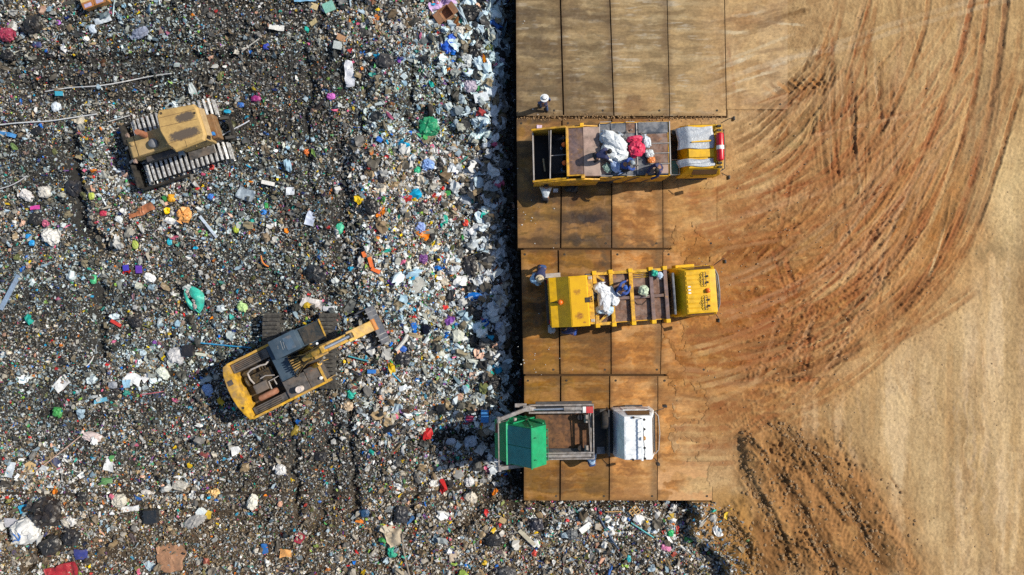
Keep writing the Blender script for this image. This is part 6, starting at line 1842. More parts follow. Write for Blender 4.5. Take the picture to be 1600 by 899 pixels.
def size(px): return px * K * 1.01
GB, GS, GH, GO = "rubbish bags lying on the dump", "sheets and cloths lying on the dump", "hoses and ropes on the dump", "boards, boxes and oddments on the dump"
BLK, WHT, GRYW = (.016, .016, .018), (.68, .69, .69), (.42, .42, .42)

BAGS = [  # px, py, width px, height px, turn, colour, label
    (55, 42, 24, 26, 20, BLK, "black rubbish bag left of the wooden cabinet, above the maroon bag"),
    (15, 57, 22, 22, 0, (.30, .03, .07), "maroon swollen bag at the upper left edge of the dump"),
    (60, 71, 15, 9, -10, (.05, .06, .16), "small navy bag between the maroon bag and the pale hose"),
    (15, 88, 20, 16, -20, BLK, "black bag below the maroon bag at the photo's left edge"),
    (81, 87, 18, 9, -5, BLK, "flat black bag half sunk in the upper dozer rut"),
    (147, 47, 12, 15, 20, (.50, .58, .68), "pale blue bag below the wooden cabinet"),
    (222, 53, 26, 16, 25, (.20, .23, .32), "blue-grey translucent bag right of the wooden cabinet"),
    (90, 168, 13, 15, -30, (.60, .66, .74), "white bag between the two long pale hoses"),
    (62, 206, 20, 12, 10, BLK, "black bag just under the lower pale hose"),
    (417, 74, 10, 9, 0, (.03, .06, .42), "small royal blue bag beside the thin leaning pipe"),
    (401, 155, 16, 10, 0, (.28, .02, .16), "magenta bag right of the bulldozer"),
    (377, 165, 11, 8, 0, (.02, .12, .42), "little blue bag next to the magenta bag"),
    (518, 152, 14, 10, 0, (.50, .12, .46), "pink-violet bag lying alone near the dump's middle top"),
    (603, 97, 28, 21, 5, (.045, .045, .05), "wide dull black bag right of the pale crumpled sheet"),
    (703, 71, 18, 30, -30, (.02, .12, .62), "bright striped blue bag on the fresh heap by the platform"),
    (735, 24, 40, 26, 5, BLK, "large glossy black bag on the fresh heap beside the open brown carton"),
    (718, 50, 17, 18, 0, (.55, .53, .48), "milky translucent bag above the striped blue bag"),
    (743, 79, 24, 34, 5, (.014, .014, .016), "tall black bag standing on the fresh heap beside the striped blue bag"),
    (727, 97, 22, 22, 0, (.46, .50, .52), "clear crumpled bag below the tall black bag"),
    (735, 136, 19, 20, 10, (.45, .40, .50), "lavender bag left of the white foam boxes"),
    (780, 98, 16, 17, 0, (.40, .42, .55), "pale bluish bag on the heap's shaded side, nearest the platform"),
    (765, 3, 25, 11, 0, (.30, .26, .50), "violet-blue bag at the very top of the fresh heap"),
    (670, 200, 34, 30, 10, (.012, .26, .12), "dark green net-covered bag in the middle of the bright litter"),
    (777, 168, 20, 16, 40, (.50, .56, .62), "pale pointed bag in the platform's shadow under the foam boxes"),
    (767, 178, 20, 14, 0, BLK, "black bag in the platform's shadow under the foam boxes"),
    (73, 301, 19, 18, 0, (.52, .50, .46), "grey-white angular bag left of the dark crevice"),
    (45, 306, 24, 15, -35, (.58, .56, .56), "pale elongated bag left of the grey-white angular one"),
    (84, 370, 27, 24, -20, (.66, .65, .62), "big white bag at the left, below the magenta rag"),
    (120, 296, 26, 26, 0, (.022, .024, .032), "big black bag sunk in the dark crevice left of the bulldozer"),
    (60, 343, 20, 18, 0, (.020, .020, .022), "round black bag above the big white one"),
    (47, 370, 10, 8, 0, (.02, .28, .68), "small sky blue bag, upper of the pair beside the big white bag"),
    (52, 380, 9, 9, 0, (.02, .30, .66), "small sky blue bag, lower of the pair beside the big white bag"),
    (291, 336, 21, 23, 0, (.72, .34, .10), "round orange bag under the bulldozer, near the white-blue plank"),
    (270, 310, 13, 12, 0, (.78, .36, .02), "bright amber bag between the bulldozer and the round orange bag"),
    (163, 334, 11, 9, 0, (.45, .03, .07), "crimson bag beside the white bundle left of the rust-coloured sheet"),
    (188, 343, 12, 10, -30, (.62, .66, .68), "white bundle between the crimson bag and the rust-coloured sheet"),
    (145, 307, 9, 11, 0, (.40, .48, .08), "small lime bag in line with the dark crevice"),
    (213, 383, 9, 14, 10, (.34, .42, .08), "olive-lime bag under the rust-coloured sheet"),
    (267, 378, 9, 11, 0, (.02, .42, .55), "turquoise bag below the round orange bag"),
    (148, 437, 10, 15, 0, (.06, .45, .20), "green upright bag on the left half, above the dark vertical rut"),
    (236, 434, 20, 13, -25, (.72, .74, .74), "shiny white bag left of the teal open sack"),
    (495, 428, 32, 24, -35, (.020, .024, .030), "large glossy black bag above the excavator's cab"),
    (370, 358, 9, 13, 10, (.36, .44, .03), "lime green bag in the middle, right of the white-blue plank"),
    (480, 238, 9, 9, 0, (.72, .17, .03), "small orange-red bag on the dark strip in the upper middle"),
    (331, 308, 10, 10, 0, (.05, .18, .55), "small blue-white bag under the bulldozer's lower track"),
    (413, 332, 9, 8, 0, (.02, .20, .62), "small blue bag in the dump's middle, beside a lime bag"),
    (332, 262, 8, 8, 0, (.50, .03, .02), "small bright red bag touching the bulldozer's lower track"),
    (531, 358, 13, 17, -15, (.06, .45, .28), "mint green bag in the middle between machines and platform"),
    (669, 258, 20, 16, -15, (.22, .36, .68), "blue-and-white patterned bag between two black bags"),
    (686, 261, 15, 21, 0, BLK, "black bag pressed against the right of the blue-and-white patterned one"),
    (669, 276, 18, 16, 30, (.02, .02, .024), "black bag tucked under the blue-and-white patterned one"),
    (652, 266, 10, 11, 0, (.02, .42, .22), "small emerald bag left of the blue-and-white patterned one"),
    (598, 280, 13, 16, 20, (.02, .022, .026), "small black bag with a pale fold, left of the emerald bag"),
    (582, 324, 20, 24, 10, (.02, .02, .022), "round black bag in the bright litter above the three orange pieces"),
    (657, 355, 18, 14, 0, (.28, .38, .72), "blue-white torn bag in the middle of the fresh litter"),
    (696, 343, 9, 14, 0, (.02, .38, .28), "upright teal bag in the fresh litter near the shade"),
    (737, 313, 11, 11, 0, (.14, .48, .40), "pale teal bag just inside the shade of the open truck"),
    (727, 349, 10, 11, 0, (.62, .04, .02), "bright red bag at the sunlit edge, above the white shaded cloth"),
    (662, 404, 14, 14, 0, (.18, .06, .24), "purple bag wedged between teal scraps"),
    (655, 326, 16, 13, 20, (.02, .02, .022), "small black bag in the fresh litter under the patterned bag"),
    (735, 415, 24, 30, 10, (.028, .028, .032), "black ribbed bag at the edge of the closed truck's shade"),
    (740, 490, 26, 22, 0, BLK, "black bag in the closed truck's shade beside a white carton"),
    (770, 596, 26, 22, 0, (.012, .012, .016), "black bag in the deep shade above the skip truck"),
    (745, 533, 24, 20, 0, (.014, .014, .018), "black bag in the blue shade level with the excavator's bucket"),
    (93, 643, 15, 15, 0, (.05, .28, .07), "leaf green bag in the lower left, above the pole with red ends"),
    (257, 583, 24, 14, -40, (.62, .66, .58), "white rolled bag with a green end left of the excavator"),
    (178, 601, 14, 12, 0, (.22, .24, .28), "round grey bag next to the white folded sheets"),
    (217, 503, 21, 20, 30, (.022, .022, .026), "black bag right of the short red strip"),
    (278, 555, 26, 24, 0, (.50, .50, .52), "grey-white bag beside the black crate left of the excavator"),
    (380, 480, 16, 14, -20, (.42, .62, .26), "pale green bag right of the teal open sack"),
    (326, 609, 17, 18, 0, (.24, .38, .66), "sky blue bag in the excavator's shadow"),
    (629, 545, 14, 11, -20, (.02, .10, .42), "cobalt bag lying on a black bag right of the bucket"),
    (629, 560, 26, 18, -10, (.024, .026, .034), "black bag beneath the cobalt bag right of the bucket"),
    (551, 617, 14, 13, 0, (.02, .42, .32), "sea green bag at the end of the excavator's track print"),
    (734, 653, 13, 11, 0, (.48, .05, .12), "crimson bag in the shade beside the tall blue drum"),
    (729, 606, 9, 11, 0, (.02, .36, .27), "teal bag at the edge of the shade above the skip truck"),
    (47, 827, 44, 38, 15, (.62, .62, .61), "largest white bag, tied with a blue ribbon, at the bottom left"),
    (80, 797, 46, 42, 20, (.026, .022, .022), "large round black bag touching the ribboned white bag"),
    (84, 850, 34, 28, 30, (.026, .026, .028), "black crumpled bag below the ribboned white bag"),
    (116, 838, 24, 26, -20, (.022, .022, .026), "black bag right of the crumpled black one at the bottom left"),
    (132, 775, 15, 15, 0, (.025, .025, .03), "small dark bag to the right above the largest black bag"),
    (190, 781, 22, 20, 0, (.52, .49, .42), "beige translucent bag above the long white tub"),
    (235, 772, 26, 15, -15, (.58, .54, .50), "cream bag next to the black crate in the lower left"),
    (147, 682, 32, 14, -10, (.60, .50, .48), "pinkish translucent bag at the upper end of the pole with red ends"),
    (285, 758, 28, 17, -15, (.42, .40, .36), "grey film bag in the lower left middle"),
    (338, 773, 16, 22, 10, (.66, .43, .17), "tan orange bag in the lower middle beside a yellow rag"),
    (396, 783, 15, 25, -15, (.66, .64, .56), "upright white bag in the lower middle"),
    (440, 733, 17, 17, 10, (.66, .66, .66), "crisp white bag under the excavator"),
    (502, 712, 20, 16, 0, (.02, .02, .024), "black bag under the excavator's front corner"),
    (308, 812, 36, 18, 30, (.34, .33, .32), "dusty clear bag under the white box in the lower left middle"),
    (629, 802, 21, 26, 0, (.035, .037, .045), "slate black bag with a blue rag at its foot, lower middle"),
    (571, 801, 14, 13, 0, (.015, .06, .14), "petrol blue bag left of the slate black one"),
    (772, 841, 26, 20, 20, (.03, .03, .032), "black bag below the skip at the foot of the slope"),
    (792, 893, 28, 18, 0, (.07, .07, .075), "charcoal bag at the bottom edge under the slope"),
    (613, 861, 14, 18, 20, (.02, .34, .22), "torn green bag near the brown hose at the bottom"),
    (735, 778, 20, 20, 30, (.60, .54, .46), "cream bag above the black bag at the slope's foot"),
    (733, 752, 15, 16, 0, (.60, .60, .62), "white lumpy bag below the skip's shadow"),
    (838, 818, 21, 18, 0, (.035, .035, .05), "blackish bag under the first steel plate of the bottom row"),
    (893, 833, 18, 17, 0, (.13, .14, .15), "grey bag under the second steel plate of the bottom row"),
    (1047, 832, 10, 11, 0, (.02, .40, .12), "bright green bag at the clay edge of the lower litter"),
    (1040, 855, 16, 11, -20, (.60, .18, .34), "pink bag at the right end of the lower litter"),
    (982, 872, 7, 11, 0, (.02, .36, .40), "turquoise bag low in the litter south of the plates"),
    (945, 832, 14, 11, -25, (.68, .30, .06), "orange bag beside the white torn board south of the plates"),
    (70, 806, 17, 16, 15, (.02, .22, .66), "star-shaped bright blue bag lying on the largest black bag"),
    (629, 640, 13, 11, 0, (.30, .14, .36), "lilac bag in the litter right of the excavator's front"),
    (545, 634, 16, 15, 0, (.50, .38, .26), "tan round bag below the sea green bag"),
    (715, 318, 15, 12, 0, (.018, .018, .022), "black bag at the sunlit edge left of the pale teal bag"),
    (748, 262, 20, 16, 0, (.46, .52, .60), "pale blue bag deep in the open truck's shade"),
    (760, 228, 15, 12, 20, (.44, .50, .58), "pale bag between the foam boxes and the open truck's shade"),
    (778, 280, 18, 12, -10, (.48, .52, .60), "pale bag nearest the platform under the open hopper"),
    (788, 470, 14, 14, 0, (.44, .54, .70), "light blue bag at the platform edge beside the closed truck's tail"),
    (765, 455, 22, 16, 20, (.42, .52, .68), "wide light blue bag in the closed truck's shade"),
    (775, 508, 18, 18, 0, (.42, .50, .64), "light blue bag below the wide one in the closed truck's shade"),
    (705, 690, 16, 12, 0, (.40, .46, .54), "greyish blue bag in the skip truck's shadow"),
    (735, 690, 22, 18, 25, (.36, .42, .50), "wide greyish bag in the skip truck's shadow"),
]
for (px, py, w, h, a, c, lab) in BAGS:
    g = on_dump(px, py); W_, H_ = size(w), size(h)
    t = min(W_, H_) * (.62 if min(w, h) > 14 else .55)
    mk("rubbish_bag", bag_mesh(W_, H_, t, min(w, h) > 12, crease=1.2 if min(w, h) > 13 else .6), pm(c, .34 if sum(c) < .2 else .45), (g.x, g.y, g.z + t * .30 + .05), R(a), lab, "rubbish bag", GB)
# ribbon tied on the largest white bag
RB = [o for o in bpy.data.objects if o.get("label", "").startswith("largest white bag")][0]
rbm = MB()
rbm.tube([(-.55, -.3, .30), (-.3, -.22, .42), (-.12, -.30, .44), (.05, -.12, .5), (.0, .1, .52)], .022, 6); rbm.tube([(-.12, -.30, .44), (-.16, -.05, .5), (-.3, .12, .46)], .02, 6)
o = rbm.build("ribbon", pm((.02, .16, .55)), RB, smooth=True)

SHEETS = [
    (163, 34, 26, 8, 15, (.52, .58, .64), "pale blue folded sheet right under the wooden cabinet", .10),
    (15, 211, 26, 6, -12, (.05, .22, .50), "blue rag at the left edge under the lower pale hose", .08),
    (434, 45, 25, 8, -8, (.72, .71, .67), "white folded panel sheet in the upper middle", .05),
    (547, 117, 14, 40, 3, (.58, .60, .66), "long pale crumpled sheet hanging left of the wide dull black bag", .10),
    (478, 1, 34, 6, 2, (.20, .42, .62), "light blue sheet at the top edge", .06),
    (693, 8, 42, 18, 25, (.52, .36, .62), "lilac sheet bunched at the top of the fresh heap", .25),
    (58, 325, 16, 6, 5, (.60, .06, .32), "magenta rag between the grey-white and big white bags", .06),
    (224, 330, 40, 13, 22, (.38, .14, .06), "rust-coloured crumpled sheet under the bulldozer's front", .14),
    (487, 343, 13, 22, -20, (.48, .54, .68), "pale blue cloth right of the blue bag in the dump's middle", .12),
    (385, 303, 26, 17, -20, (.28, .34, .40), "grey-blue film sheet below the bulldozer's rear", .12),
    (455, 300, 13, 11, 0, (.60, .64, .70), "white film scrap right of the white box", .08),
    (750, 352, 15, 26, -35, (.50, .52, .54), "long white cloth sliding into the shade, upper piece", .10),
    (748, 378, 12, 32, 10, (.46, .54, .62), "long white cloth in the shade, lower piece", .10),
    (98, 600, 26, 15, 40, (.76, .77, .76), "white torn panel sheet in the lower left half", .06),
    (211, 591, 26, 15, -20, (.74, .76, .78), "white folded sheet, wider of the pair left of the excavator", .12),
    (200, 599, 12, 11, 0, (.30, .52, .70), "light blue sheet corner under the wider white folded sheet", .06),
    (230, 590, 14, 10, 40, (.78, .78, .78), "small white folded sheet right of the wider one", .08),
    (160, 625, 20, 6, 12, (.14, .42, .58), "light blue curled strip in the lower left half", .06),
    (488, 473, 32, 14, -8, (.56, .53, .52), "pale creased cloth above the excavator's cab", .14),
    (515, 482, 18, 7, 3, (.60, .62, .66), "short white cloth beside the pale creased one", .06),
    (650, 446, 20, 26, -40, (.44, .44, .40), "grey triangular sheet left of the closed truck's shade", .06),
    (734, 20, 0, 0, 0, None, "", 0),
    (100, 890, 50, 18, 15, (.36, .02, .03), "deep red cloth at the bottom left edge", .14),
    (130, 866, 20, 18, 0, (.04, .05, .22), "navy cloth right of the deep red one", .10),
    (173, 724, 15, 21, -10, (.66, .68, .68), "white oval sheet in the lower left half", .08),
    (52, 728, 28, 15, 25, (.56, .39, .19), "tan board-like sheet beside the pole with red ends", .06),
    (19, 733, 12, 24, -15, (.62, .68, .76), "white cloth at the left edge beside the tan sheet", .10),
    (40, 794, 14, 11, 20, (.03, .32, .55), "turquoise rag above the ribboned white bag", .08),
    (20, 816, 20, 15, 0, (.42, .42, .46), "grey film left of the ribboned white bag", .08),
    (327, 804, 9, 15, -15, (.66, .46, .05), "yellow rag under the tan orange bag", .06),
    (371, 703, 14, 12, 20, (.68, .69, .69), "white curved shell under the excavator's counterweight", .12),
    (447, 863, 18, 14, 0, (.66, .32, .10), "orange sheet in the bottom middle", .08),
    (470, 840, 12, 15, -30, (.34, .02, .05), "dark red rag above the orange sheet", .06),
    (415, 856, 9, 14, 10, (.02, .13, .40), "blue rag left of the orange sheet in the bottom middle", .06),
    (617, 835, 24, 30, 20, (.40, .33, .24), "beige canvas beside the brown hose", .14),
    (641, 812, 18, 6, 40, (.03, .12, .30), "blue strip at the foot of the slate black bag", .06),
    (746, 763, 5, 12, 10, (.70, .44, .02), "yellow strip by the cream bag at the slope's foot", .05),
    (708, 868, 10, 16, 0, (.50, .40, .30), "pale brown rag near the bottom of the slope", .08),
    (268, 870, 40, 40, 0, (.34, .18, .10), "reddish brown mesh sheet at the lower left bottom edge", .10),
    (205, 794, 30, 9, 5, (.68, .68, .68), "long white tub-like sheet under the beige translucent bag", .06),
    (868, 298, 7, 6, 0, (.62, .66, .72), "small white scrap on the platform right of the striped-shirted worker", .04),
    (843, 199, 8, 6, 0, (.62, .48, .62), "pinkish printed scrap on the platform above the open hopper", .03),
]
ON_PLATE = {868, 843}
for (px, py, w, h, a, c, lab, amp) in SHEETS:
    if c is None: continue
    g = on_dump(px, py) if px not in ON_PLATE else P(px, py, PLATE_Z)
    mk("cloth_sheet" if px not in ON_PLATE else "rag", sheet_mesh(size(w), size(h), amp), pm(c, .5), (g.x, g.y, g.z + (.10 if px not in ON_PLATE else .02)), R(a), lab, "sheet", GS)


def board(px, py, w, h, a, c, t, lab, name="board", cat="board", tilt=0, up=.14):
    g = on_dump(px, py); W_, H_ = size(w) / 2, size(h) / 2
    b = MB().box(-W_, W_, -H_, H_, 0, t); o = b.build(name, pm(c, .6), None, bevel=.008); o.location = (g.x, g.y, g.z + up); o.rotation_euler = (R(tilt), R(tilt * .6), R(a))
    return tag(o, lab, cat, GO)


board(515, 13, 18, 15, 25, (.16, .38, .32), .05, "green foam board at the dump's top middle", tilt=8)
board(492, 12, 12, 9, -20, (.56, .44, .24), .03, "upper of two tan cardboard pieces left of the green foam board", "cardboard", "cardboard", 10)
board(491, 37, 12, 8, 35, (.52, .42, .22), .03, "lower of two tan cardboard pieces left of the green foam board", "cardboard", "cardboard", -12)
board(534, 61, 13, 9, -25, (.42, .23, .12), .04, "brown cardboard right of the tan pieces", "cardboard", "cardboard", 10)
board(529, 73, 13, 12, -10, (.42, .46, .46), .12, "grey-white box lid beside the brown cardboard", "box_lid", "box", 6)  # the lid of a box, lying loose
board(752, 155, 23, 14, 14, (.60, .66, .72), .30, "wide white foam box in the platform's shadow", "foam_box", "foam box", 6)
board(769, 146, 15, 16, -20, (.58, .65, .72), .30, "smaller white foam box leaning above the wide one", "foam_box", "foam box", -8)
board(582, 580, 13, 6, 0, (.02, .16, .52), .10, "flat blue tray right of the excavator", "tray", "tray")
board(718, 523, 9, 11, 30, (.68, .67, .64), .16, "white carton at the edge of the closed truck's shade", "carton", "carton", 12)
board(758, 648, 12, 20, 0, (.03, .20, .52), .35, "tall blue drum lying in the shade beside the skip", "drum", "drum")
board(299, 547, 17, 17, 2, (.022, .022, .026), .30, "black crate left of the excavator by the blue rope", "crate", "crate")
board(241, 803, 20, 21, 4, (.022, .024, .028), .30, "black crate in the lower left below the cream bag", "crate", "crate", 6)
board(318, 797, 13, 11, -40, (.66, .72, .74), .22, "white box under the tan orange bag", "box", "box", 8)
board(421, 287, 20, 6, -12, (.72, .70, .66), .12, "white narrow box below the bulldozer's rear", "box", "box", 6)
board(328, 355, 42, 4, -52, (.50, .58, .68), .08, "long white-blue plank leaning under the bulldozer", "plank", "plank", 4)
board(19, 457, 60, 7, 63, (.20, .28, .40), .06, "long slate-blue plank at the left edge", "plank", "plank", 3)
board(785, 811, 11, 8, -30, (.46, .33, .17), .10, "tan carton scrap at the slope under the skip", "carton", "carton", 10)
board(823, 838, 34, 6, -45, (.46, .42, .32), .08, "dirty pale plank under the first steel plate of the bottom row", "plank", "plank", 6)
board(914, 823, 20, 10, 35, (.72, .72, .69), .05, "white torn board south of the steel plates", "board", "board", 10)
board(570, 398, 6, 9, 20, (.75, .16, .03), .06, "topmost and smallest of three orange-red plastic pieces", "plastic_piece", "plastic piece")
board(580, 410, 6, 16, 15, (.75, .15, .03), .06, "middle one of three orange-red plastic pieces", "plastic_piece", "plastic piece", 6)
board(588, 423, 15, 6, -25, (.75, .15, .03), .06, "lowest of three orange-red plastic pieces", "plastic_piece", "plastic piece", -6)
board(184, 505, 18, 5, -30, (.55, .04, .03), .05, "short red strip left of a black bag", "plastic_strip", "plastic strip")
board(200, 419, 8, 9, 10, (.05, .04, .42), .10, "blue tub left of the shiny white bag", "tub", "tub")
board(220, 421, 9, 12, 0, (.10, .03, .34), .10, "purple tub above the shiny white bag", "tub", "tub", 8)
board(96, 148, 11, 7, 0, (.04, .32, .46), .10, "teal plastic lid under the upper pale hose", "plastic_lid", "dish", 8)  # a loose plastic lid

# wooden cabinet, thrown in on its back
g = on_dump(156, 8); CB = empty("wooden_cabinet", (g.x, g.y, g.z + .05), R(20), "orange-brown wooden cabinet with two doors lying at the top of the dump", "cabinet", GO)
wood = paint("cabinet_wood", (.52, .24, .07), .5, .2, 0); woodd = paint("cabinet_wood_dark", (.36, .14, .04), .5, .2, 0)
MB().box(-.62, .62, -.18, .45, 0, .50).build("carcass", wood, CB, bevel=.015)
for x0 in (-.58, .02):
    d_ = MB().box(x0, x0 + .56, -.30, .02, .50, .53).build("door", woodd, CB, bevel=.008)
    MB().box(x0 + .10, x0 + .46, -.24, -.06, .531, .537).build("pane", paint("pane_lavender", (.42, .36, .52), .3, .2), d_)
MB().box(-.60, .60, .05, .43, .50, .525).build("top_panel", paint("panel_pale_wood", (.62, .44, .20), .6, .2), CB, bevel=.008)
# open carton on the fresh heap
g = on_dump(698, 26); CT = empty("open_carton", (g.x, g.y, g.z + .1), R(35), "open brown cardboard box on the fresh heap under the lilac sheet", "cardboard box", GO)
card = paint("cardboard", (.34, .17, .09), .85, .2, 0)
w_ = MB()
for a in ((-.3, -.28, -.32, .32), (.28, .3, -.32, .32), (-.28, .28, -.32, -.30), (-.28, .28, .30, .32)): w_.box(*a, 0, .42)
w_.box(-.28, .28, -.30, .30, 0, .03)
w_.build("box_wall", card, CT)
for (x0, x1, y0, y1, s) in ((-.62, -.31, -.3, .3, 1), (.31, .58, -.3, .3, 1)):
    MB().hexa([(x0, y0, .30), (x1, y0, .40), (x1, y1, .40), (x0, y1, .30), (x0, y0, .32), (x1, y0, .42), (x1, y1, .42), (x0, y1, .32)]).build("flap", card, CT)
# teal open sack with rubbish in its mouth
g = on_dump(304, 468)
def petal(s):
    b = MB(); vs = []; n = 15; m_ = 7
    for i in range(n):
        t = i / (n - 1); L = (t - .5) * 1.5; wd = .50 * math.sin(PI * t) ** .7
        for k in range(m_):
            u = k / (m_ - 1)
            x = s * (.12 * math.sin(PI * t) + wd * u) * (1 if s > 0 else .55); y = L + .04 * math.sin(9 * u + t * 5)
            z = .30 * math.sin(PI * t) * (1 - (u - .35) ** 2 * 1.6) + .05 * math.sin(13 * t + 4 * u)
            vs.append((x, y, z))
    fs = [tuple(int(q) for q in f) for f in grid_faces(m_, n)]
    n0 = len(vs); vs2 = vs + [(x, y, z - .02) for x, y, z in vs]
    return b.add(vs2, fs + [tuple(i + n0 for i in reversed(f)) for f in fs])
TS = empty("open_sack", (g.x, g.y, g.z + .18), R(28), "big teal sack split open over mixed rubbish, above the excavator", "sack", GB)
tm = pm((.035, .42, .33))
pb_ = petal(1); pa_ = petal(-1); pb_.add(pa_.v, pa_.f); pb_.build("sack_cloth", tm, TS, smooth=True)
fil = MB(); cols_ = []
for k in range(26):
    y = rnd.uniform(-.5, .5); x = rnd.gauss(0, .06); r = rnd.uniform(.03, .08)
    fil.lathe([(0, -r), (r * .9, -r * .3), (r, r * .3), (0, r * .8)], (x, y, .12 + .1 * rnd.random()), 6)
fil.build("sack_filling", plastic("mixed_filling", (.36, .30, .30), .6, .7), TS)

HOSES = [
    ([(75, 145), (110, 139), (160, 136), (205, 128), (245, 120), (270, 117)], .028, (.62, .62, .62), "upper long pale hose crossing the dump left of the bulldozer"),
    ([(0, 197), (40, 193), (80, 191), (120, 185), (155, 180)], .032, (.62, .64, .66), "lower long pale hose at the left edge"),
    ([(172, 192), (190, 187), (206, 182)], .025, (.58, .58, .56), "short pale cable touching the bulldozer's front track"),
    ([(183, 2), (181, 14), (180, 28)], .03, (.50, .62, .66), "light blue cord hanging beside the wooden cabinet"),
    ([(380, 83), (394, 72), (408, 62)], .028, (.50, .48, .44), "thin leaning pipe in the upper middle"),
    ([(345, 216), (360, 206), (378, 199), (392, 190)], .032, (.52, .54, .60), "grey pipe with a frayed end right of the bulldozer"),
    ([(0, 297), (18, 293), (34, 285), (46, 276)], .025, (.50, .50, .52), "thin pale wire curving at the left edge"),
    ([(310, 535), (340, 538), (370, 541), (395, 543)], .035, (.02, .26, .52), "bright blue rope running to the excavator's side"),
    ([(546, 556), (560, 560), (577, 564)], .032, (.05, .36, .46), "teal rod right of the excavator's boom"),
    ([(605, 573), (615, 584), (627, 596)], .03, (.03, .32, .56), "blue rod right of the flat blue tray"),
    ([(60, 735), (95, 708), (130, 680)], .03, (.50, .34, .27), "long pole with red ends in the lower left"),
    ([(222, 616), (240, 614), (258, 611)], .022, (.45, .10, .14), "thin dark red wire left of the excavator"),
    ([(410, 400), (411, 409), (416, 415), (422, 417)], .035, (.70, .20, .02), "curved orange hose piece in the dump's middle"),
    ([(630, 832), (629, 850), (634, 868), (641, 899)], .045, (.24, .20, .16), "brown hose running off the bottom edge"),
    ([(934, 803), (944, 822), (955, 842), (966, 856)], .045, (.02, .05, .11), "dark blue pipe on the litter south of the plates"),
    ([(985, 815), (1002, 826), (1020, 838)], .032, (.05, .34, .38), "teal pole on the litter south of the plates"),
    ([(945, 798), (958, 798), (972, 797)], .025, (.52, .30, .10), "orange stick below the third plate of the bottom row"),
    ([(997, 803), (1010, 808), (1023, 813)], .022, (.62, .58, .52), "thin white stick right of the small slatted crate bottom"),
    ([(620, 547), (628, 538), (635, 530), (638, 522)], .10, (.52, .51, .48), "thick grey-white roll right of the excavator's bucket"),
    ([(150, 556), (145, 568), (138, 572)], .03, (.55, .55, .55), "pale bent hose in the lower left half"),
]
for pts, r, c, lab in HOSES:
    p3 = []
    for x, y in spline(pts, 8):
        g = on_dump(x, y); p3.append(g + Vector((0, 0, .16 + r)))
    for _ in range(3): p3 = [p3[0]] + [(p3[i - 1] + p3[i] * 2 + p3[i + 1]) / 4 for i in range(1, len(p3) - 1)] + [p3[-1]]
    c0 = p3[0].copy(); b = MB().tube([p - c0 for p in p3], r, 8)
    o = b.build(lab.split(" ")[-1] if False else ("hose" if "hose" in lab else "rope" if "rope" in lab or "cord" in lab or "wire" in lab or "cable" in lab else "roll" if "roll" in lab else "pole"), pm(c, .5), None, smooth=True)
    o.location = c0; tag(o, lab, "hose" if "hose" in lab else "rope" if "rope" in lab or "cord" in lab else "wire" if "wire" in lab or "cable" in lab else "roll" if "roll" in lab else "pole", GH)
# small wooden frame south of the plates
g = on_dump(990, 797); WF = MB()
for y in (-.22, -.07, .08, .22): WF.box(-.24, .24, y - .02, y + .02, .10, .13)
for x in (-.22, 0, .22): WF.box(x - .02, x + .02, -.24, .24, .13, .16)
o = WF.build("wooden_frame", paint("frame_wood", (.50, .30, .11), .7, .2), None); o.location = (g.x, g.y, g.z + .1); o.rotation_euler = (R(8), R(6), R(40)); tag(o, "small slatted wooden frame below the third plate of the bottom row", "crate", GO)
# tyre half buried
g = on_dump(671, 174)
o = MB().lathe([(.18, -.1), (.30, -.11), (.33, -.05), (.33, .05), (.30, .11), (.18, .1)], (0, 0, 0), 22, 'x').build("old_tyre", BLACK, None, smooth=True); o.location = (g.x, g.y, g.z + .12); o.rotation_euler = (0, R(25), R(10)); tag(o, "old tyre half buried above the dark green net-covered bag", "tyre", GO)

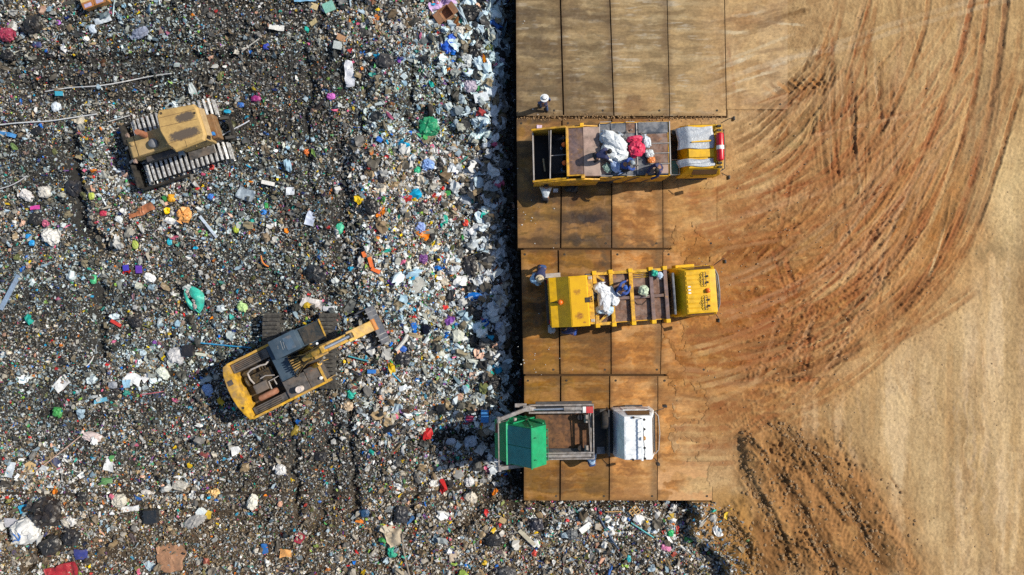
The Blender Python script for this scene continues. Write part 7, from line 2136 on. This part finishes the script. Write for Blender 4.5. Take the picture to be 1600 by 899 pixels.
# ---- the loads on the trucks
GT = "sacks loaded on the refuse trucks"
Z1 = PLATE_Z + 2.25; Z2 = PLATE_Z + 2.14
for (px, py, z, w, h, a, c, t, lab) in (
    (961, 220, Z1 + .55, 42, 22, -38, (.66, .70, .76), .50, "long white sack, upper of the two biggest on the open truck"),
    (961, 237, Z1 + .45, 44, 24, -32, (.68, .72, .78), .55, "long white sack, lower of the two biggest on the open truck"),
    (944, 215, Z1 + .3, 14, 17, 0, (.46, .55, .66), .30, "small pale sack at the tail end of the two biggest white sacks"),
    (964, 258, Z1 + .3, 18, 22, 20, (.36, .48, .74), .28, "pale blue sack in front of the blue-shirted crouching worker"),
    (995, 232, Z1 + .5, 24, 24, 10, (.60, .02, .08), .50, "plump bright red sack on the open truck"),
    (992, 217, Z1 + .4, 24, 10, 5, (.58, .03, .10), .30, "smaller pink-red bundle with a pale stripe above the plump red sack"),
    (1011, 222, Z1 + .2, 12, 18, 10, (.55, .62, .70), .22, "white bag between the red sack and the rust deck plates"),
    (1015, 240, Z1 + .2, 13, 12, 0, (.56, .60, .62), .20, "white bag behind the kneeling worker"),
    (1018, 250, Z1 + .2, 12, 9, 0, (.66, .20, .04), .16, "orange bag touching the kneeling worker"),
    (949, 262, Z1 + .15, 12, 14, 40, (.20, .30, .26), .14, "dark mixed bag on the tail end of the deck"),
    (953, 227, Z1 + .1, 60, 46, 0, None, 0, ""),
    (942, 454, Z2 + .45, 30, 18, -28, (.68, .70, .74), .42, "white sack lying across the top of the pile on the rusty deck"),
    (944, 469, Z2 + .5, 18, 34, 8, (.68, .70, .74), .45, "upright white sack in the middle of the pile on the rusty deck"),
    (957, 463, Z2 + .4, 16, 30, 30, (.64, .67, .71), .38, "white sack leaning right in the pile on the rusty deck"),
    (945, 484, Z2 + .3, 28, 14, 0, (.44, .58, .70), .30, "light blue sack at the foot of the pile on the rusty deck"),
    (928, 461, Z2 + .3, 14, 18, 0, (.02, .025, .03), .30, "black sack behind the white pile on the rusty deck"),
    (1006, 454, Z2 + .3, 15, 15, 0, (.46, .54, .40), .32, "pale green bag alone on the rusty deck panels"),
    (1023, 427, Z2 + .3, 9, 9, 0, (.02, .42, .30), .22, "small turquoise bag at the rusty deck's corner post"),
    (1031, 430, Z2 + .25, 10, 9, -30, (.42, .54, .68), .20, "light blue bag beside the small turquoise one"),
    (838, 437, .55, 18, 15, -30, (.30, .50, .74), .40, "pale blue sack held by the straw-hatted worker"),
    (851, 432, .5, 15, 8, -15, (.64, .68, .74), .26, "white sack beside the straw-hatted worker's blue one"),
    (862, 515, .35, 11, 12, 0, (.40, .44, .48), .26, "grey sack hanging by the closed tail box's lower corner"),
    (893, 295, .3, 20, 12, 0, (.012, .012, .014), .30, "black bag on the platform in the shade below the open hopper"),
):
    if c is None: continue
    g = P(px, py, z); W_ = w * K * (H - z) / H * 1.05; H_ = h * K * (H - z) / H * 1.05
    mk("sack", bag_mesh(W_, H_, t, True, crease=.8), pm(c, .45), (g.x, g.y, z - t * .22), R(a), lab, "sack", GT)
# loose scraps among the sacks of the open truck
sc = MB()
for k in range(60):
    g = P(rnd.uniform(938, 1006), rnd.uniform(203, 268), Z1); r = rnd.uniform(.03, .09)
    sc.add([(g.x + r * math.cos(2.1 * i + k), g.y + r * math.sin(2.1 * i + k) * .8, Z1 + .02 + .05 * rnd.random()) for i in range(3)] + [(g.x, g.y, Z1 + .10)], [(0, 1, 3), (1, 2, 3), (2, 0, 3), (2, 1, 0)])
tag(sc.build("litter_scraps", plastic("mixed_scraps", (.30, .28, .26), .5, .8), None), kind="stuff")
# small white scraps dropped on the plates
sc = MB()
for k in range(46):
    x = 808 + abs(rnd.gauss(0, 40)); y = rnd.choice((rnd.uniform(290, 390), rnd.uniform(540, 590), rnd.uniform(20, 780)))
    g = P(x, y, PLATE_Z + .01); r = rnd.uniform(.015, .05)
    sc.add([(g.x + r * math.cos(1.57 * i + k), g.y + r * math.sin(1.57 * i + k) * .7, PLATE_Z + .015 + .02 * rnd.random()) for i in range(4)] + [(g.x, g.y, PLATE_Z + .04)], [(0, 1, 4), (1, 2, 4), (2, 3, 4), (3, 0, 4)])
tag(sc.build("litter_flecks", paint("fleck_white", (.6, .6, .58), .6, .2), None), kind="stuff")
